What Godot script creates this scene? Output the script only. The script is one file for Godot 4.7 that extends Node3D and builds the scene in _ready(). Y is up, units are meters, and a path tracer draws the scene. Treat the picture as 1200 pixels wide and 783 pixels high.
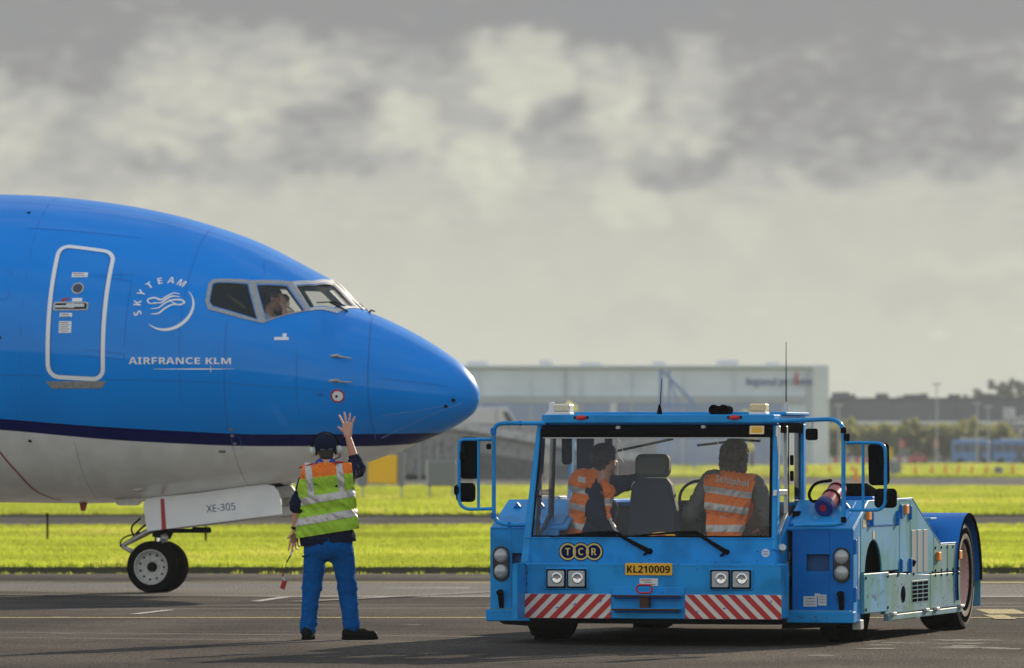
extends Node3D
# An apron scene: an airliner's nose, a tow tractor with its crew and a marshaller, airfield and hangars behind.

var M := {}
var taken := {}
var rng := RandomNumberGenerator.new()


func lin(r: float, g: float, b: float, a := 1.0) -> Color:
	var c := Color(r, g, b).linear_to_srgb()
	c.a = a
	return c


# ------------------------------------------------------------------ geometry
class Geo:
	var v := PackedVector3Array()
	var n := PackedVector3Array()
	var u := PackedVector2Array()

	func tri(a: Vector3, b: Vector3, c: Vector3, na: Vector3, nb: Vector3, nc: Vector3) -> void:
		if (b - a).cross(c - a).dot(na + nb + nc) > 0.0:
			v.append(a); v.append(c); v.append(b)
			n.append(na); n.append(nc); n.append(nb)
		else:
			v.append(a); v.append(b); v.append(c)
			n.append(na); n.append(nb); n.append(nc)

	func quad(a: Vector3, b: Vector3, c: Vector3, d: Vector3, m: Vector3) -> void:
		tri(a, b, c, m, m, m)
		tri(a, c, d, m, m, m)

	func quadn(a: Vector3, b: Vector3, c: Vector3, d: Vector3, na: Vector3, nb: Vector3, nc: Vector3, nd: Vector3) -> void:
		tri(a, b, c, na, nb, nc)
		tri(a, c, d, na, nc, nd)

	func poly(pts: Array, m: Vector3) -> void:
		for i in range(1, pts.size() - 1):
			tri(pts[0], pts[i], pts[i + 1], m, m, m)

	# a box with chamfered edges
	func box(c: Vector3, s: Vector3, bev := 0.0, B := Basis()) -> void:
		var h := s * 0.5
		var e := minf(bev, minf(h.x, minf(h.y, h.z)) * 0.9)
		for ax in 3:
			var a1 := (ax + 1) % 3
			var a2 := (ax + 2) % 3
			for sg in [-1.0, 1.0]:
				var nn := Vector3()
				nn[ax] = sg
				var q := []
				for k in [[-1, -1], [1, -1], [1, 1], [-1, 1]]:
					var p := Vector3()
					p[ax] = sg * h[ax]
					p[a1] = k[0] * (h[a1] - e)
					p[a2] = k[1] * (h[a2] - e)
					q.append(c + B * p)
				quad(q[0], q[1], q[2], q[3], B * nn)
		if e <= 0.0:
			return
		for ax in 3:
			var a1 := (ax + 1) % 3
			var a2 := (ax + 2) % 3
			for s1 in [-1.0, 1.0]:
				for s2 in [-1.0, 1.0]:
					var n1 := Vector3()
					var n2 := Vector3()
					n1[a1] = s1
					n2[a2] = s2
					var p := []
					for t in [-1.0, 1.0]:
						var x := Vector3()
						x[ax] = t * (h[ax] - e)
						var y := x
						x[a1] = s1 * h[a1]
						x[a2] = s2 * (h[a2] - e)
						y[a1] = s1 * (h[a1] - e)
						y[a2] = s2 * h[a2]
						p.append(c + B * x)
						p.append(c + B * y)
					quadn(p[0], p[1], p[3], p[2], B * n1, B * n2, B * n2, B * n1)
		for sx in [-1.0, 1.0]:
			for sy in [-1.0, 1.0]:
				for sz in [-1.0, 1.0]:
					var w := Vector3(sx, sy, sz)
					var a := Vector3(sx * h.x, sy * (h.y - e), sz * (h.z - e))
					var b := Vector3(sx * (h.x - e), sy * h.y, sz * (h.z - e))
					var d := Vector3(sx * (h.x - e), sy * (h.y - e), sz * h.z)
					tri(c + B * a, c + B * b, c + B * d, B * Vector3(sx, 0, 0), B * Vector3(0, sy, 0), B * Vector3(0, 0, sz))

	# a round bar along a path
	func tube(pts: Array, rad: Variant, seg := 8, caps := true) -> void:
		var rings := []
		var nors := []
		var up := Vector3.UP
		var cnt := pts.size()
		for i in cnt:
			var a: Vector3 = pts[maxi(i - 1, 0)]
			var b: Vector3 = pts[mini(i + 1, cnt - 1)]
			var t := (b - a).normalized()
			if i == 0:
				up = Vector3.UP if absf(t.y) < 0.9 else Vector3.RIGHT
			var x := up.cross(t).normalized()
			var y := t.cross(x).normalized()
			up = y
			var r: float = rad[i] if rad is Array else rad
			var ring := []
			var rn := []
			for k in seg:
				var an := TAU * k / seg
				var d := x * cos(an) + y * sin(an)
				ring.append(pts[i] + d * r)
				rn.append(d)
			rings.append(ring)
			nors.append(rn)
		for i in cnt - 1:
			for k in seg:
				var l := (k + 1) % seg
				quadn(rings[i][k], rings[i][l], rings[i + 1][l], rings[i + 1][k], nors[i][k], nors[i][l], nors[i + 1][l], nors[i + 1][k])
		if caps:
			poly(rings[0], (pts[0] - pts[1]).normalized())
			poly(rings[cnt - 1], (pts[cnt - 1] - pts[cnt - 2]).normalized())

	# profile of (radius, height) turned round the axis B.y at c; corners stay sharp unless smooth
	func lathe(prof: Array, c: Vector3, B := Basis(), seg := 24, smooth := false) -> void:
		var ns := []
		for i in prof.size() - 1:
			var d: Vector2 = prof[i + 1] - prof[i]
			ns.append(Vector2(d.y, -d.x).normalized())
		for i in prof.size() - 1:
			var n0: Vector2 = ns[i]
			var n1: Vector2 = ns[i]
			if smooth:
				n0 = (ns[i] + ns[maxi(i - 1, 0)]).normalized()
				n1 = (ns[i] + ns[mini(i + 1, ns.size() - 1)]).normalized()
			for k in seg:
				var a := TAU * k / seg
				var b := TAU * (k + 1) / seg
				var da := B * Vector3(cos(a), 0, sin(a))
				var db := B * Vector3(cos(b), 0, sin(b))
				var p: Vector2 = prof[i]
				var q: Vector2 = prof[i + 1]
				quadn(c + da * p.x + B.y * p.y, c + db * p.x + B.y * p.y, c + db * q.x + B.y * q.y, c + da * q.x + B.y * q.y, da * n0.x + B.y * n0.y, db * n0.x + B.y * n0.y, db * n1.x + B.y * n1.y, da * n1.x + B.y * n1.y)

	# polygon in T's xy plane, pushed along its z from 0 to depth, front edge chamfered
	func prism(pts: PackedVector2Array, T: Transform3D, depth: float, bev := 0.0) -> void:
		var cnt := pts.size()
		var ar := 0.0
		for i in cnt:
			ar += pts[i].cross(pts[(i + 1) % cnt])
		var p := pts.duplicate()
		if ar < 0.0:
			p.reverse()
		var ins := PackedVector2Array()
		for i in cnt:
			var e0 := (p[i] - p[(i + cnt - 1) % cnt]).normalized()
			var e1 := (p[(i + 1) % cnt] - p[i]).normalized()
			var m := (Vector2(-e0.y, e0.x) + Vector2(-e1.y, e1.x))
			m = m.normalized() / maxf(0.4, m.length() * 0.5)
			ins.append(p[i] + m * bev)
		var f := Vector3(0, 0, 1)
		var idx := Geometry2D.triangulate_polygon(ins)
		for k in range(0, idx.size(), 3):
			tri(T * Vector3(ins[idx[k]].x, ins[idx[k]].y, depth), T * Vector3(ins[idx[k + 1]].x, ins[idx[k + 1]].y, depth), T * Vector3(ins[idx[k + 2]].x, ins[idx[k + 2]].y, depth), T.basis * f, T.basis * f, T.basis * f)
		idx = Geometry2D.triangulate_polygon(p)
		for k in range(0, idx.size(), 3):
			tri(T * Vector3(p[idx[k]].x, p[idx[k]].y, 0), T * Vector3(p[idx[k + 1]].x, p[idx[k + 1]].y, 0), T * Vector3(p[idx[k + 2]].x, p[idx[k + 2]].y, 0), T.basis * -f, T.basis * -f, T.basis * -f)
		for i in cnt:
			var j := (i + 1) % cnt
			var e := (p[j] - p[i]).normalized()
			var sn := T.basis * Vector3(e.y, -e.x, 0)
			quad(T * Vector3(p[i].x, p[i].y, 0), T * Vector3(p[j].x, p[j].y, 0), T * Vector3(p[j].x, p[j].y, depth - bev), T * Vector3(p[i].x, p[i].y, depth - bev), sn)
			if bev > 0.0:
				quad(T * Vector3(p[i].x, p[i].y, depth - bev), T * Vector3(p[j].x, p[j].y, depth - bev), T * Vector3(ins[j].x, ins[j].y, depth), T * Vector3(ins[i].x, ins[i].y, depth), (sn + T.basis * f).normalized())

	func sheet(x0: float, x1: float, z0: float, z1: float, y: float) -> void:
		quad(Vector3(x0, y, z0), Vector3(x1, y, z0), Vector3(x1, y, z1), Vector3(x0, y, z1), Vector3.UP)

	func ball(c: Vector3, r: Vector3, seg := 16, B := Basis(), from := 0.0, to := PI) -> void:
		var rows := maxi(4, seg / 2)
		for i in rows:
			for k in seg:
				var q := []
				var m := []
				for w in [[i, k], [i, k + 1], [i + 1, k + 1], [i + 1, k]]:
					var t: float = from + (to - from) * w[0] / rows
					var f: float = TAU * w[1] / seg
					var d := Vector3(sin(t) * cos(f), cos(t), sin(t) * sin(f))
					q.append(c + B * (d * r))
					m.append((B * (d / r)).normalized())
				quadn(q[0], q[1], q[2], q[3], m[0], m[1], m[2], m[3])

	func add(o: Geo, T := Transform3D()) -> void:
		for i in o.v.size():
			v.append(T * o.v[i])
			n.append((T.basis * o.n[i]).normalized())

	func mesh() -> ArrayMesh:
		var a := []
		a.resize(Mesh.ARRAY_MAX)
		a[Mesh.ARRAY_VERTEX] = v
		a[Mesh.ARRAY_NORMAL] = n
		if u.size() == v.size():
			a[Mesh.ARRAY_TEX_UV] = u
		var m := ArrayMesh.new()
		m.add_surface_from_arrays(Mesh.PRIMITIVE_TRIANGLES, a)
		return m


func numbered(called: String) -> String:
	if not taken.has(called):
		taken[called] = 0
		return called
	taken[called] += 1
	return "%s_%03d" % [called, taken[called]]


func tag(o: Node3D, label: String, category: String, group := "") -> void:
	o.set_meta("label", label)
	o.set_meta("category", category)
	if group != "":
		o.set_meta("group", group)


func thing(called: String, label: String, category: String, at := Vector3.ZERO, turn := 0.0, group := "") -> Node3D:
	var o := Node3D.new()
	o.name = numbered(called)
	o.position = at
	o.rotation.y = turn
	tag(o, label, category, group)
	add_child(o)
	return o


func part(called: String, g: Variant, m: Material, parent: Node3D, label := "") -> MeshInstance3D:
	var o := MeshInstance3D.new()
	o.name = called
	o.mesh = g.mesh() if g is Geo else g
	o.material_override = m
	if label != "":
		o.set_meta("label", label)
	parent.add_child(o, true)
	return o


func struct(called: String, g: Variant, m: Material) -> MeshInstance3D:
	var o := MeshInstance3D.new()
	o.name = numbered(called)
	o.mesh = g.mesh() if g is Geo else g
	o.material_override = m
	o.set_meta("kind", "structure")
	add_child(o)
	return o


func gbox(c: Vector3, s: Vector3, bev := 0.0, B := Basis()) -> Geo:
	var g := Geo.new()
	g.box(c, s, bev, B)
	return g


func gtube(pts: Array, rad: Variant, seg := 8) -> Geo:
	var g := Geo.new()
	g.tube(pts, rad, seg)
	return g


func gprism(pts: Array, T: Transform3D, depth: float, bev := 0.0) -> Geo:
	var g := Geo.new()
	g.prism(PackedVector2Array(pts), T, depth, bev)
	return g


func glathe(prof: Array, c: Vector3, B := Basis(), seg := 24, smooth := false) -> Geo:
	var g := Geo.new()
	g.lathe(prof, c, B, seg, smooth)
	return g


func rrect(x0: float, y0: float, x1: float, y1: float, r: float, k := 4) -> Array:
	var out := []
	for c in [[x1 - r, y1 - r, 0.0], [x0 + r, y1 - r, 0.5], [x0 + r, y0 + r, 1.0], [x1 - r, y0 + r, 1.5]]:
		for i in k + 1:
			var a: float = PI * (c[2] + 0.5 * i / k)
			out.append(Vector2(c[0] + r * cos(a), c[1] + r * sin(a)))
	return out


# a path with rounded corners
func bend(pts: Array, r: float, k := 4) -> Array:
	var out := [pts[0]]
	for i in range(1, pts.size() - 1):
		var a: Vector3 = pts[i - 1]
		var b: Vector3 = pts[i]
		var c: Vector3 = pts[i + 1]
		var p := b + (a - b).normalized() * minf(r, a.distance_to(b) * 0.45)
		var q := b + (c - b).normalized() * minf(r, c.distance_to(b) * 0.45)
		for j in k + 1:
			var t := float(j) / k
			out.append(p.lerp(b, t).lerp(b.lerp(q, t), t))
	out.append(pts[pts.size() - 1])
	return out


# lettering as triangles in the xy plane: centred on x, feet on y = 0, capitals of the given height
func letters(text: String, cap: float, width := 0.0, bold := 0.0, serif := "Droid Sans") -> Array:
	var sf := SystemFont.new()
	sf.font_names = PackedStringArray([serif])
	sf.font_weight = 700 if bold > 0.0 else 400
	var t := TextMesh.new()
	t.text = text
	t.font = sf
	t.font_size = 64
	t.pixel_size = 0.01
	t.depth = 0.0
	t.curve_step = 1.0
	var a := t.get_mesh_arrays()
	var vs: PackedVector3Array = a[Mesh.ARRAY_VERTEX]
	var ix = a[Mesh.ARRAY_INDEX]
	var order: Array = range(vs.size()) if ix == null else Array(ix)
	var lo := Vector3.INF
	var hi := -Vector3.INF
	for p in vs:
		lo = lo.min(p)
		hi = hi.max(p)
	var base := lo.y
	var ref := 0.46  # capital height of the font at this size
	var sy := cap / ref
	var sx := sy if width <= 0.0 else width / (hi.x - lo.x)
	if "p" in text or "g" in text or "j" in text:
		base = hi.y - ref * 1.04
	var out := []
	for i in order:
		out.append(Vector3((vs[i].x - (lo.x + hi.x) * 0.5) * sx, (vs[i].y - base) * sy, 0))
	return out


func flat_text(text: String, T: Transform3D, cap: float, width := 0.0, bold := 0.0, thick := 0.003) -> Geo:
	var g := Geo.new()
	var p := letters(text, cap, width, bold)
	var nn := T.basis.z.normalized()
	for i in range(0, p.size(), 3):
		g.tri(T * (p[i] + Vector3(0, 0, thick)), T * (p[i + 1] + Vector3(0, 0, thick)), T * (p[i + 2] + Vector3(0, 0, thick)), nn, nn, nn)
	return g


# ------------------------------------------------------------------ smooth bodies
# bones: [a, b, ra, rb, flatten of z (1 = round), middle of z]; the joined distance field meshed as surface nets
func nets(bones: Array, cell: float, k: float) -> Dictionary:
	var lo := Vector3.INF
	var hi := -Vector3.INF
	for b in bones:
		var r: float = maxf(b[2], b[3]) + k * 0.5 + cell * 2.5
		lo = lo.min(b[0] - Vector3.ONE * r).min(b[1] - Vector3.ONE * r)
		hi = hi.max(b[0] + Vector3.ONE * r).max(b[1] + Vector3.ONE * r)
	var nx := int(ceil((hi.x - lo.x) / cell)) + 1
	var ny := int(ceil((hi.y - lo.y) / cell)) + 1
	var nz := int(ceil((hi.z - lo.z) / cell)) + 1
	var d := PackedFloat32Array()
	d.resize(nx * ny * nz)
	d.fill(9.0)
	for b in bones:
		var a: Vector3 = b[0]
		var e: Vector3 = b[1]
		var ra: float = b[2]
		var rb: float = b[3]
		var zs: float = b[4] if b.size() > 4 else 1.0
		var zc: float = b[5] if b.size() > 5 else 0.0
		if zs != 1.0:
			a.z = zc + (a.z - zc) / zs
			e.z = zc + (e.z - zc) / zs
		var ab := e - a
		var den := maxf(ab.length_squared(), 1e-9)
		var m: float = maxf(ra, rb) + k + cell * 2.0
		var l3: Vector3 = ((b[0] as Vector3).min(b[1]) - Vector3.ONE * m - lo) / cell
		var h3: Vector3 = ((b[0] as Vector3).max(b[1]) + Vector3.ONE * m - lo) / cell
		for z in range(maxi(0, int(l3.z)), mini(nz, int(h3.z) + 2)):
			var pz := lo.z + z * cell
			if zs != 1.0:
				pz = zc + (pz - zc) / zs
			for y in range(maxi(0, int(l3.y)), mini(ny, int(h3.y) + 2)):
				var row := (z * ny + y) * nx
				var py := lo.y + y * cell
				for x in range(maxi(0, int(l3.x)), mini(nx, int(h3.x) + 2)):
					var pa := Vector3(lo.x + x * cell, py, pz) - a
					var h := clampf(pa.dot(ab) / den, 0.0, 1.0)
					var q := (pa - ab * h).length() - ra - (rb - ra) * h
					var o := d[row + x]
					var w := k - absf(o - q)
					q = minf(o, q)
					if w > 0.0:
						q -= w * w / k * 0.25
					d[row + x] = q
	var at := PackedInt32Array()
	at.resize(nx * ny * nz)
	at.fill(-1)
	var vs := PackedVector3Array()
	var idx := PackedInt32Array()
	var sy := nx
	var sz := nx * ny
	var corner := [0, 1, sy, sy + 1, sz, sz + 1, sz + sy, sz + sy + 1]
	var edges := [[0, 1], [2, 3], [4, 5], [6, 7], [0, 2], [1, 3], [4, 6], [5, 7], [0, 4], [1, 5], [2, 6], [3, 7]]
	for z in nz - 1:
		for y in ny - 1:
			for x in nx - 1:
				var i := z * sz + y * sy + x
				var s0 := d[i] < 0.0
				if s0 == (d[i + 1] < 0.0) and s0 == (d[i + sy] < 0.0) and s0 == (d[i + sy + 1] < 0.0) and s0 == (d[i + sz] < 0.0) and s0 == (d[i + sz + 1] < 0.0) and s0 == (d[i + sz + sy] < 0.0) and s0 == (d[i + sz + sy + 1] < 0.0):
					continue
				var sum := Vector3()
				var c := 0
				for e in edges:
					var v0 := d[i + corner[e[0]]]
					var v1 := d[i + corner[e[1]]]
					if (v0 < 0.0) != (v1 < 0.0):
						var t := v0 / (v0 - v1)
						var p := Vector3(e[0] & 1, (e[0] >> 1) & 1, e[0] >> 2)
						var q := Vector3(e[1] & 1, (e[1] >> 1) & 1, e[1] >> 2)
						sum += p.lerp(q, t)
						c += 1
				at[i] = vs.size()
				vs.append(lo + (Vector3(x, y, z) + sum / c) * cell)
	for z in range(1, nz - 1):
		for y in range(1, ny - 1):
			for x in range(1, nx - 1):
				var i := z * sz + y * sy + x
				if at[i] < 0:
					continue
				var s0 := d[i] < 0.0
				for ax in [[1, sy, sz], [sy, sz, 1], [sz, 1, sy]]:
					var s1: bool = d[i + ax[0]] < 0.0
					if s0 == s1:
						continue
					var p := at[i]
					var q := at[i - ax[1]]
					var r := at[i - ax[1] - ax[2]]
					var s := at[i - ax[2]]
					if p < 0 or q < 0 or r < 0 or s < 0:
						continue
					if s0:
						idx.append_array(PackedInt32Array([p, r, q, p, s, r]))
					else:
						idx.append_array(PackedInt32Array([p, q, r, p, r, s]))
	return {"v": vs, "i": idx}


func wrinkle(b: Dictionary, freq: Vector3, amp: float, sd := 1, slant := 0.0) -> void:
	var nz := FastNoiseLite.new()
	nz.seed = sd
	nz.frequency = 1.0
	nz.fractal_octaves = 2
	nz.fractal_type = FastNoiseLite.FRACTAL_RIDGED
	var vs: PackedVector3Array = b.v
	var ns := normals(b)
	for i in vs.size():
		vs[i] += ns[i] * nz.get_noise_3dv(vs[i].rotated(Vector3.BACK, slant) * freq) * amp
	b.v = vs


func normals(b: Dictionary) -> PackedVector3Array:
	var vs: PackedVector3Array = b.v
	var ix: PackedInt32Array = b.i
	var ns := PackedVector3Array()
	ns.resize(vs.size())
	for k in range(0, ix.size(), 3):
		var f := (vs[ix[k + 2]] - vs[ix[k]]).cross(vs[ix[k + 1]] - vs[ix[k]])
		ns[ix[k]] += f
		ns[ix[k + 1]] += f
		ns[ix[k + 2]] += f
	for i in ns.size():
		ns[i] = ns[i].normalized()
	return ns


# the piece of a body that lies behind all planes (side over > 0 is cut off), pushed out by off
func slice(b: Dictionary, planes: Array, off := 0.0) -> Geo:
	var g := Geo.new()
	if not b.has("n"):
		b.n = normals(b)
	var vs: PackedVector3Array = b.v
	var ns: PackedVector3Array = b.n
	var ix: PackedInt32Array = b.i
	for k in range(0, ix.size(), 3):
		var ps := [vs[ix[k]], vs[ix[k + 1]], vs[ix[k + 2]]]
		var qs := [ns[ix[k]], ns[ix[k + 1]], ns[ix[k + 2]]]
		for pl in planes:
			var p2 := []
			var q2 := []
			for j in ps.size():
				var a: Vector3 = ps[j]
				var c: Vector3 = ps[(j + 1) % ps.size()]
				var da: float = pl.distance_to(a)
				var dc: float = pl.distance_to(c)
				if da <= 0.0:
					p2.append(a)
					q2.append(qs[j])
				if (da <= 0.0) != (dc <= 0.0):
					var t := da / (da - dc)
					p2.append(a.lerp(c, t))
					q2.append((qs[j] as Vector3).lerp(qs[(j + 1) % qs.size()], t).normalized())
			ps = p2
			qs = q2
			if ps.size() < 3:
				break
		for j in range(1, ps.size() - 1):
			g.tri(ps[0] + qs[0] * off, ps[j] + qs[j] * off, ps[j + 1] + qs[j + 1] * off, qs[0], qs[j], qs[j + 1])
	return g


func whole(b: Dictionary) -> Geo:
	return slice(b, [])


# a hand: wrist, finger direction, palm side, thumb side; bends are how far each finger closes
func hand_bones(w: Vector3, d: Vector3, palm: Vector3, thumb: Vector3, bends: Array, spread := 0.1, s := 1.0) -> Array:
	var out := []
	var base := w + d * 0.015 * s
	for f in 4:
		var side := (1.5 - f) * 0.022 * s
		var kn := base + d * (0.088 - absf(f - 1.2) * 0.006) * s + thumb * side
		out.append([w + thumb * side * 0.5, kn, 0.017 * s, 0.0115 * s])
		var lens: Array = [[0.04, 0.025, 0.022], [0.045, 0.028, 0.023], [0.042, 0.026, 0.022], [0.033, 0.02, 0.019]][f]
		var dir := (d + thumb * (1.5 - f) * spread).normalized()
		var p := kn
		for j in 3:
			dir = dir.rotated(dir.cross(palm).normalized(), bends[f] * [0.8, 1.0, 0.7][j])
			var q: Vector3 = p + dir * lens[j] * s
			out.append([p, q, (0.0095 - j * 0.0008) * s, (0.0087 - j * 0.0009) * s])
			p = q
	var t0 := w + d * 0.028 * s + thumb * 0.024 * s + palm * 0.008
	var td := (d * 0.62 + thumb * 0.8 + palm * 0.25).normalized()
	out.append([w + d * 0.02 * s, t0, 0.016 * s, 0.0145 * s])
	var t1 := t0 + td * 0.042 * s
	td = (td + d * bends[4]).normalized()
	out.append([t0, t1, 0.0135 * s, 0.0105 * s])
	out.append([t1, t1 + td * 0.032 * s, 0.0105 * s, 0.0085 * s])
	return out


# a head whose middle is H's origin, face along H's z
func head_bones(H: Transform3D) -> Array:
	var out := []
	for b in [[0, 0.035, -0.025, 0, 0.045, 0.012, 0.087, 0.08], [0, 0.0, 0.02, 0, -0.045, 0.035, 0.072, 0.06], [0, -0.06, 0.035, 0, -0.098, 0.062, 0.05, 0.03], [-0.035, -0.07, 0.0, 0.035, -0.07, 0.0, 0.04, 0.04],
			[-0.03, 0.032, 0.078, 0.03, 0.032, 0.078, 0.016, 0.016], [0, 0.02, 0.092, 0, -0.022, 0.116, 0.008, 0.013], [-0.012, -0.026, 0.102, 0.012, -0.026, 0.102, 0.009, 0.009], [-0.018, -0.058, 0.088, 0.018, -0.058, 0.088, 0.009, 0.009],
			[-0.016, -0.07, 0.087, 0.016, -0.07, 0.087, 0.009, 0.009], [0.082, 0.02, -0.012, 0.086, -0.022, -0.004, 0.016, 0.011], [-0.082, 0.02, -0.012, -0.086, -0.022, -0.004, 0.016, 0.011], [0, -0.05, -0.03, 0, -0.19, -0.045, 0.058, 0.062]]:
		out.append([H * Vector3(b[0], b[1], b[2]), H * Vector3(b[3], b[4], b[5]), b[6], b[7]])
	return out


func add_eyes(o: Node3D, H: Transform3D) -> void:
	for s in [-1.0, 1.0]:
		var g := Geo.new()
		g.ball(H * Vector3(s * 0.031, 0.008, 0.083), Vector3.ONE * 0.0115, 10)
		part("eye", g, M.eye_white, o)
		g = Geo.new()
		g.ball(H * Vector3(s * 0.031, 0.008, 0.0895), Vector3.ONE * 0.0062, 8)
		part("iris", g, M.eye_dark, o)


# ------------------------------------------------------------------ materials
func noise_tex(size: int, freq: float, lo: Color, hi: Color, oct := 4, kind := FastNoiseLite.TYPE_SIMPLEX_SMOOTH, sd := 3, a := 0.0, b := 1.0) -> NoiseTexture2D:
	var t := NoiseTexture2D.new()
	t.width = size
	t.height = size
	t.seamless = true
	var f := FastNoiseLite.new()
	f.noise_type = kind
	f.frequency = freq
	f.fractal_octaves = oct
	f.seed = sd
	t.noise = f
	var g := Gradient.new()
	g.offsets = PackedFloat32Array([a, b])
	g.colors = PackedColorArray([lo, hi])
	t.color_ramp = g
	return t


func bump_tex(size: int, freq: float, oct := 4, sd := 5, strength := 4.0) -> NoiseTexture2D:
	var t := NoiseTexture2D.new()
	t.width = size
	t.height = size
	t.seamless = true
	t.as_normal_map = true
	t.bump_strength = strength
	var f := FastNoiseLite.new()
	f.frequency = freq
	f.fractal_octaves = oct
	f.seed = sd
	t.noise = f
	return t


func mat(called: String, c: Color, rough := 0.6, metal := 0.0) -> StandardMaterial3D:
	var m := StandardMaterial3D.new()
	m.resource_name = called
	m.albedo_color = c
	m.roughness = rough
	m.metallic = metal
	m.cull_mode = BaseMaterial3D.CULL_DISABLED
	M[called] = m
	return m


# own-axes mottling of tone and relief
func worn(m: StandardMaterial3D, tone: Texture2D, scale: float, bump: Texture2D = null, bscale := 0.3) -> StandardMaterial3D:
	m.uv1_triplanar = true
	m.uv1_scale = Vector3.ONE * scale
	m.albedo_texture = tone
	if bump:
		m.normal_enabled = true
		m.normal_texture = bump
		m.normal_scale = bscale
	return m


func coat(m: StandardMaterial3D, rough := 0.05, amount := 1.0) -> StandardMaterial3D:
	m.clearcoat_enabled = true
	m.clearcoat = amount
	m.clearcoat_roughness = rough
	return m


func pane(called: String, c: Color, a: float) -> StandardMaterial3D:
	var m := mat(called, Color(c.r, c.g, c.b, a), 0.02)
	m.transparency = BaseMaterial3D.TRANSPARENCY_ALPHA
	return m


func make_materials() -> void:
	var white := Color(1, 1, 1)
	var dirt := noise_tex(512, 0.012, Color(0.86, 0.88, 0.88), white, 5, FastNoiseLite.TYPE_SIMPLEX_SMOOTH, 11, 0.25, 0.5)
	var soft := noise_tex(256, 0.01, Color(0.9, 0.91, 0.92), white, 4, FastNoiseLite.TYPE_SIMPLEX_SMOOTH, 12)
	var faded := noise_tex(512, 0.008, Color(0.84, 0.9, 0.78), Color(1, 0.97, 1.0), 5, FastNoiseLite.TYPE_SIMPLEX_SMOOTH, 14, 0.28, 0.62)
	var weave := noise_tex(256, 0.05, Color(0.82, 0.82, 0.82), white, 3, FastNoiseLite.TYPE_SIMPLEX_SMOOTH, 15)
	var wb := bump_tex(256, 0.03, 3, 7, 3.0)
	var dent := bump_tex(256, 0.006, 2, 9, 2.0)
	# aircraft
	coat(worn(mat("plane_blue", lin(0.0, 0.265, 0.86), 0.35), soft, 0.25, dent, 0.06), 0.03, 0.42)
	M.plane_blue.metallic_specular = 0.15
	coat(worn(mat("plane_navy", lin(0.001, 0.003, 0.1), 0.35), soft, 0.3), 0.04, 0.25)
	M.plane_navy.metallic_specular = 0.1
	coat(worn(mat("plane_white", lin(0.87, 0.89, 0.9), 0.4), worn_belly(), 0.5), 0.06)
	mat("decal_white", lin(0.8, 0.82, 0.85), 0.4)
	mat("decal_red", lin(0.36, 0.012, 0.02), 0.4)
	mat("decal_navy", lin(0.01, 0.02, 0.16), 0.4)
	mat("seam", lin(0.0, 0.12, 0.45), 0.6)
	worn(mat("bare_metal", lin(0.42, 0.41, 0.4), 0.42, 0.6), dirt, 2.0)
	worn(mat("frame_grey", lin(0.36, 0.37, 0.38), 0.5, 0.2), dirt, 4.0)
	worn(mat("gear_white", lin(0.84, 0.85, 0.88), 0.4), soft, 0.5)
	worn(mat("rim_grey", lin(0.4, 0.4, 0.39), 0.5), dirt, 2.5)
	mat("black", lin(0.007, 0.007, 0.008), 0.5)
	mat("dark", lin(0.012, 0.012, 0.014), 0.6)
	mat("interior", lin(0.05, 0.055, 0.065), 0.8)
	mat("instrument", lin(0.03, 0.035, 0.045), 0.5)
	worn(mat("rubber", lin(0.009, 0.009, 0.0095), 0.75), weave, 3.0, wb, 0.2)
	worn(mat("worn_rubber", lin(0.16, 0.14, 0.12), 0.9), dirt, 3.0, wb, 0.3)
	# tractor
	coat(worn(mat("tug_blue", lin(0.015, 0.28, 0.68), 0.45), dirt, 0.3, dent, 0.1), 0.12, 0.2)
	coat(worn(mat("tug_deep", lin(0.001, 0.165, 0.56), 0.45), soft, 0.7, dent, 0.1), 0.1, 0.2)
	coat(worn(mat("tug_faded", lin(0.1, 0.34, 0.54), 0.55), faded, 0.5, dent, 0.15), 0.2, 0.15)
	worn(mat("tug_bare", lin(0.19, 0.34, 0.4), 0.55), faded, 0.7, dent, 0.2)
	mat("black_gloss", lin(0.006, 0.006, 0.008), 0.2)
	for k in ["tug_faded", "tug_bare"]:
		M[k].uv1_scale = Vector3(0.42, 0.3, 0.32)
	for k in ["tug_blue", "tug_deep", "tug_faded", "tug_bare"]:
		M[k].metallic_specular = 0.16
	for k in ["rubber", "dark", "black"]:
		M[k].specular_mode = BaseMaterial3D.SPECULAR_DISABLED
	mat("plate_yellow", lin(0.75, 0.4, 0.015), 0.45)
	mat("board_white", lin(0.62, 0.6, 0.57), 0.5)
	mat("board_red", lin(0.42, 0.012, 0.015), 0.5)
	mat("sticker", lin(0.6, 0.62, 0.62), 0.5)
	mat("sticker_print", lin(0.2, 0.21, 0.22), 0.5)
	mat("amber", lin(0.85, 0.25, 0.01), 0.25)
	mat("amber_lens", lin(0.8, 0.6, 0.3), 0.2)
	mat("beacon_white", lin(0.72, 0.66, 0.52), 0.25)
	mat("red_lens", lin(0.6, 0.01, 0.01), 0.2)
	mat("belt", lin(0.12, 0.08, 0.02), 0.6)
	mat("lining_bounce", lin(0.5, 0.5, 0.48), 0.8)
	mat("badge_navy", lin(0.003, 0.004, 0.06), 0.6).metallic_specular = 0.15
	mat("chrome", lin(0.8, 0.8, 0.8), 0.12, 1.0)
	var ll := mat("lamp_lens", lin(0.4, 0.41, 0.42), 0.25)
	ll.metallic = 0.3
	pane("lamp_glass", Color(0.9, 0.95, 1), 0.08)
	pane("glass", Color(0.1, 0.14, 0.13), 0.02).metallic_specular = 0.28
	pane("cockpit_glass", Color(0.3, 0.34, 0.33), 0.22).metallic_specular = 0.35
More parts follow.
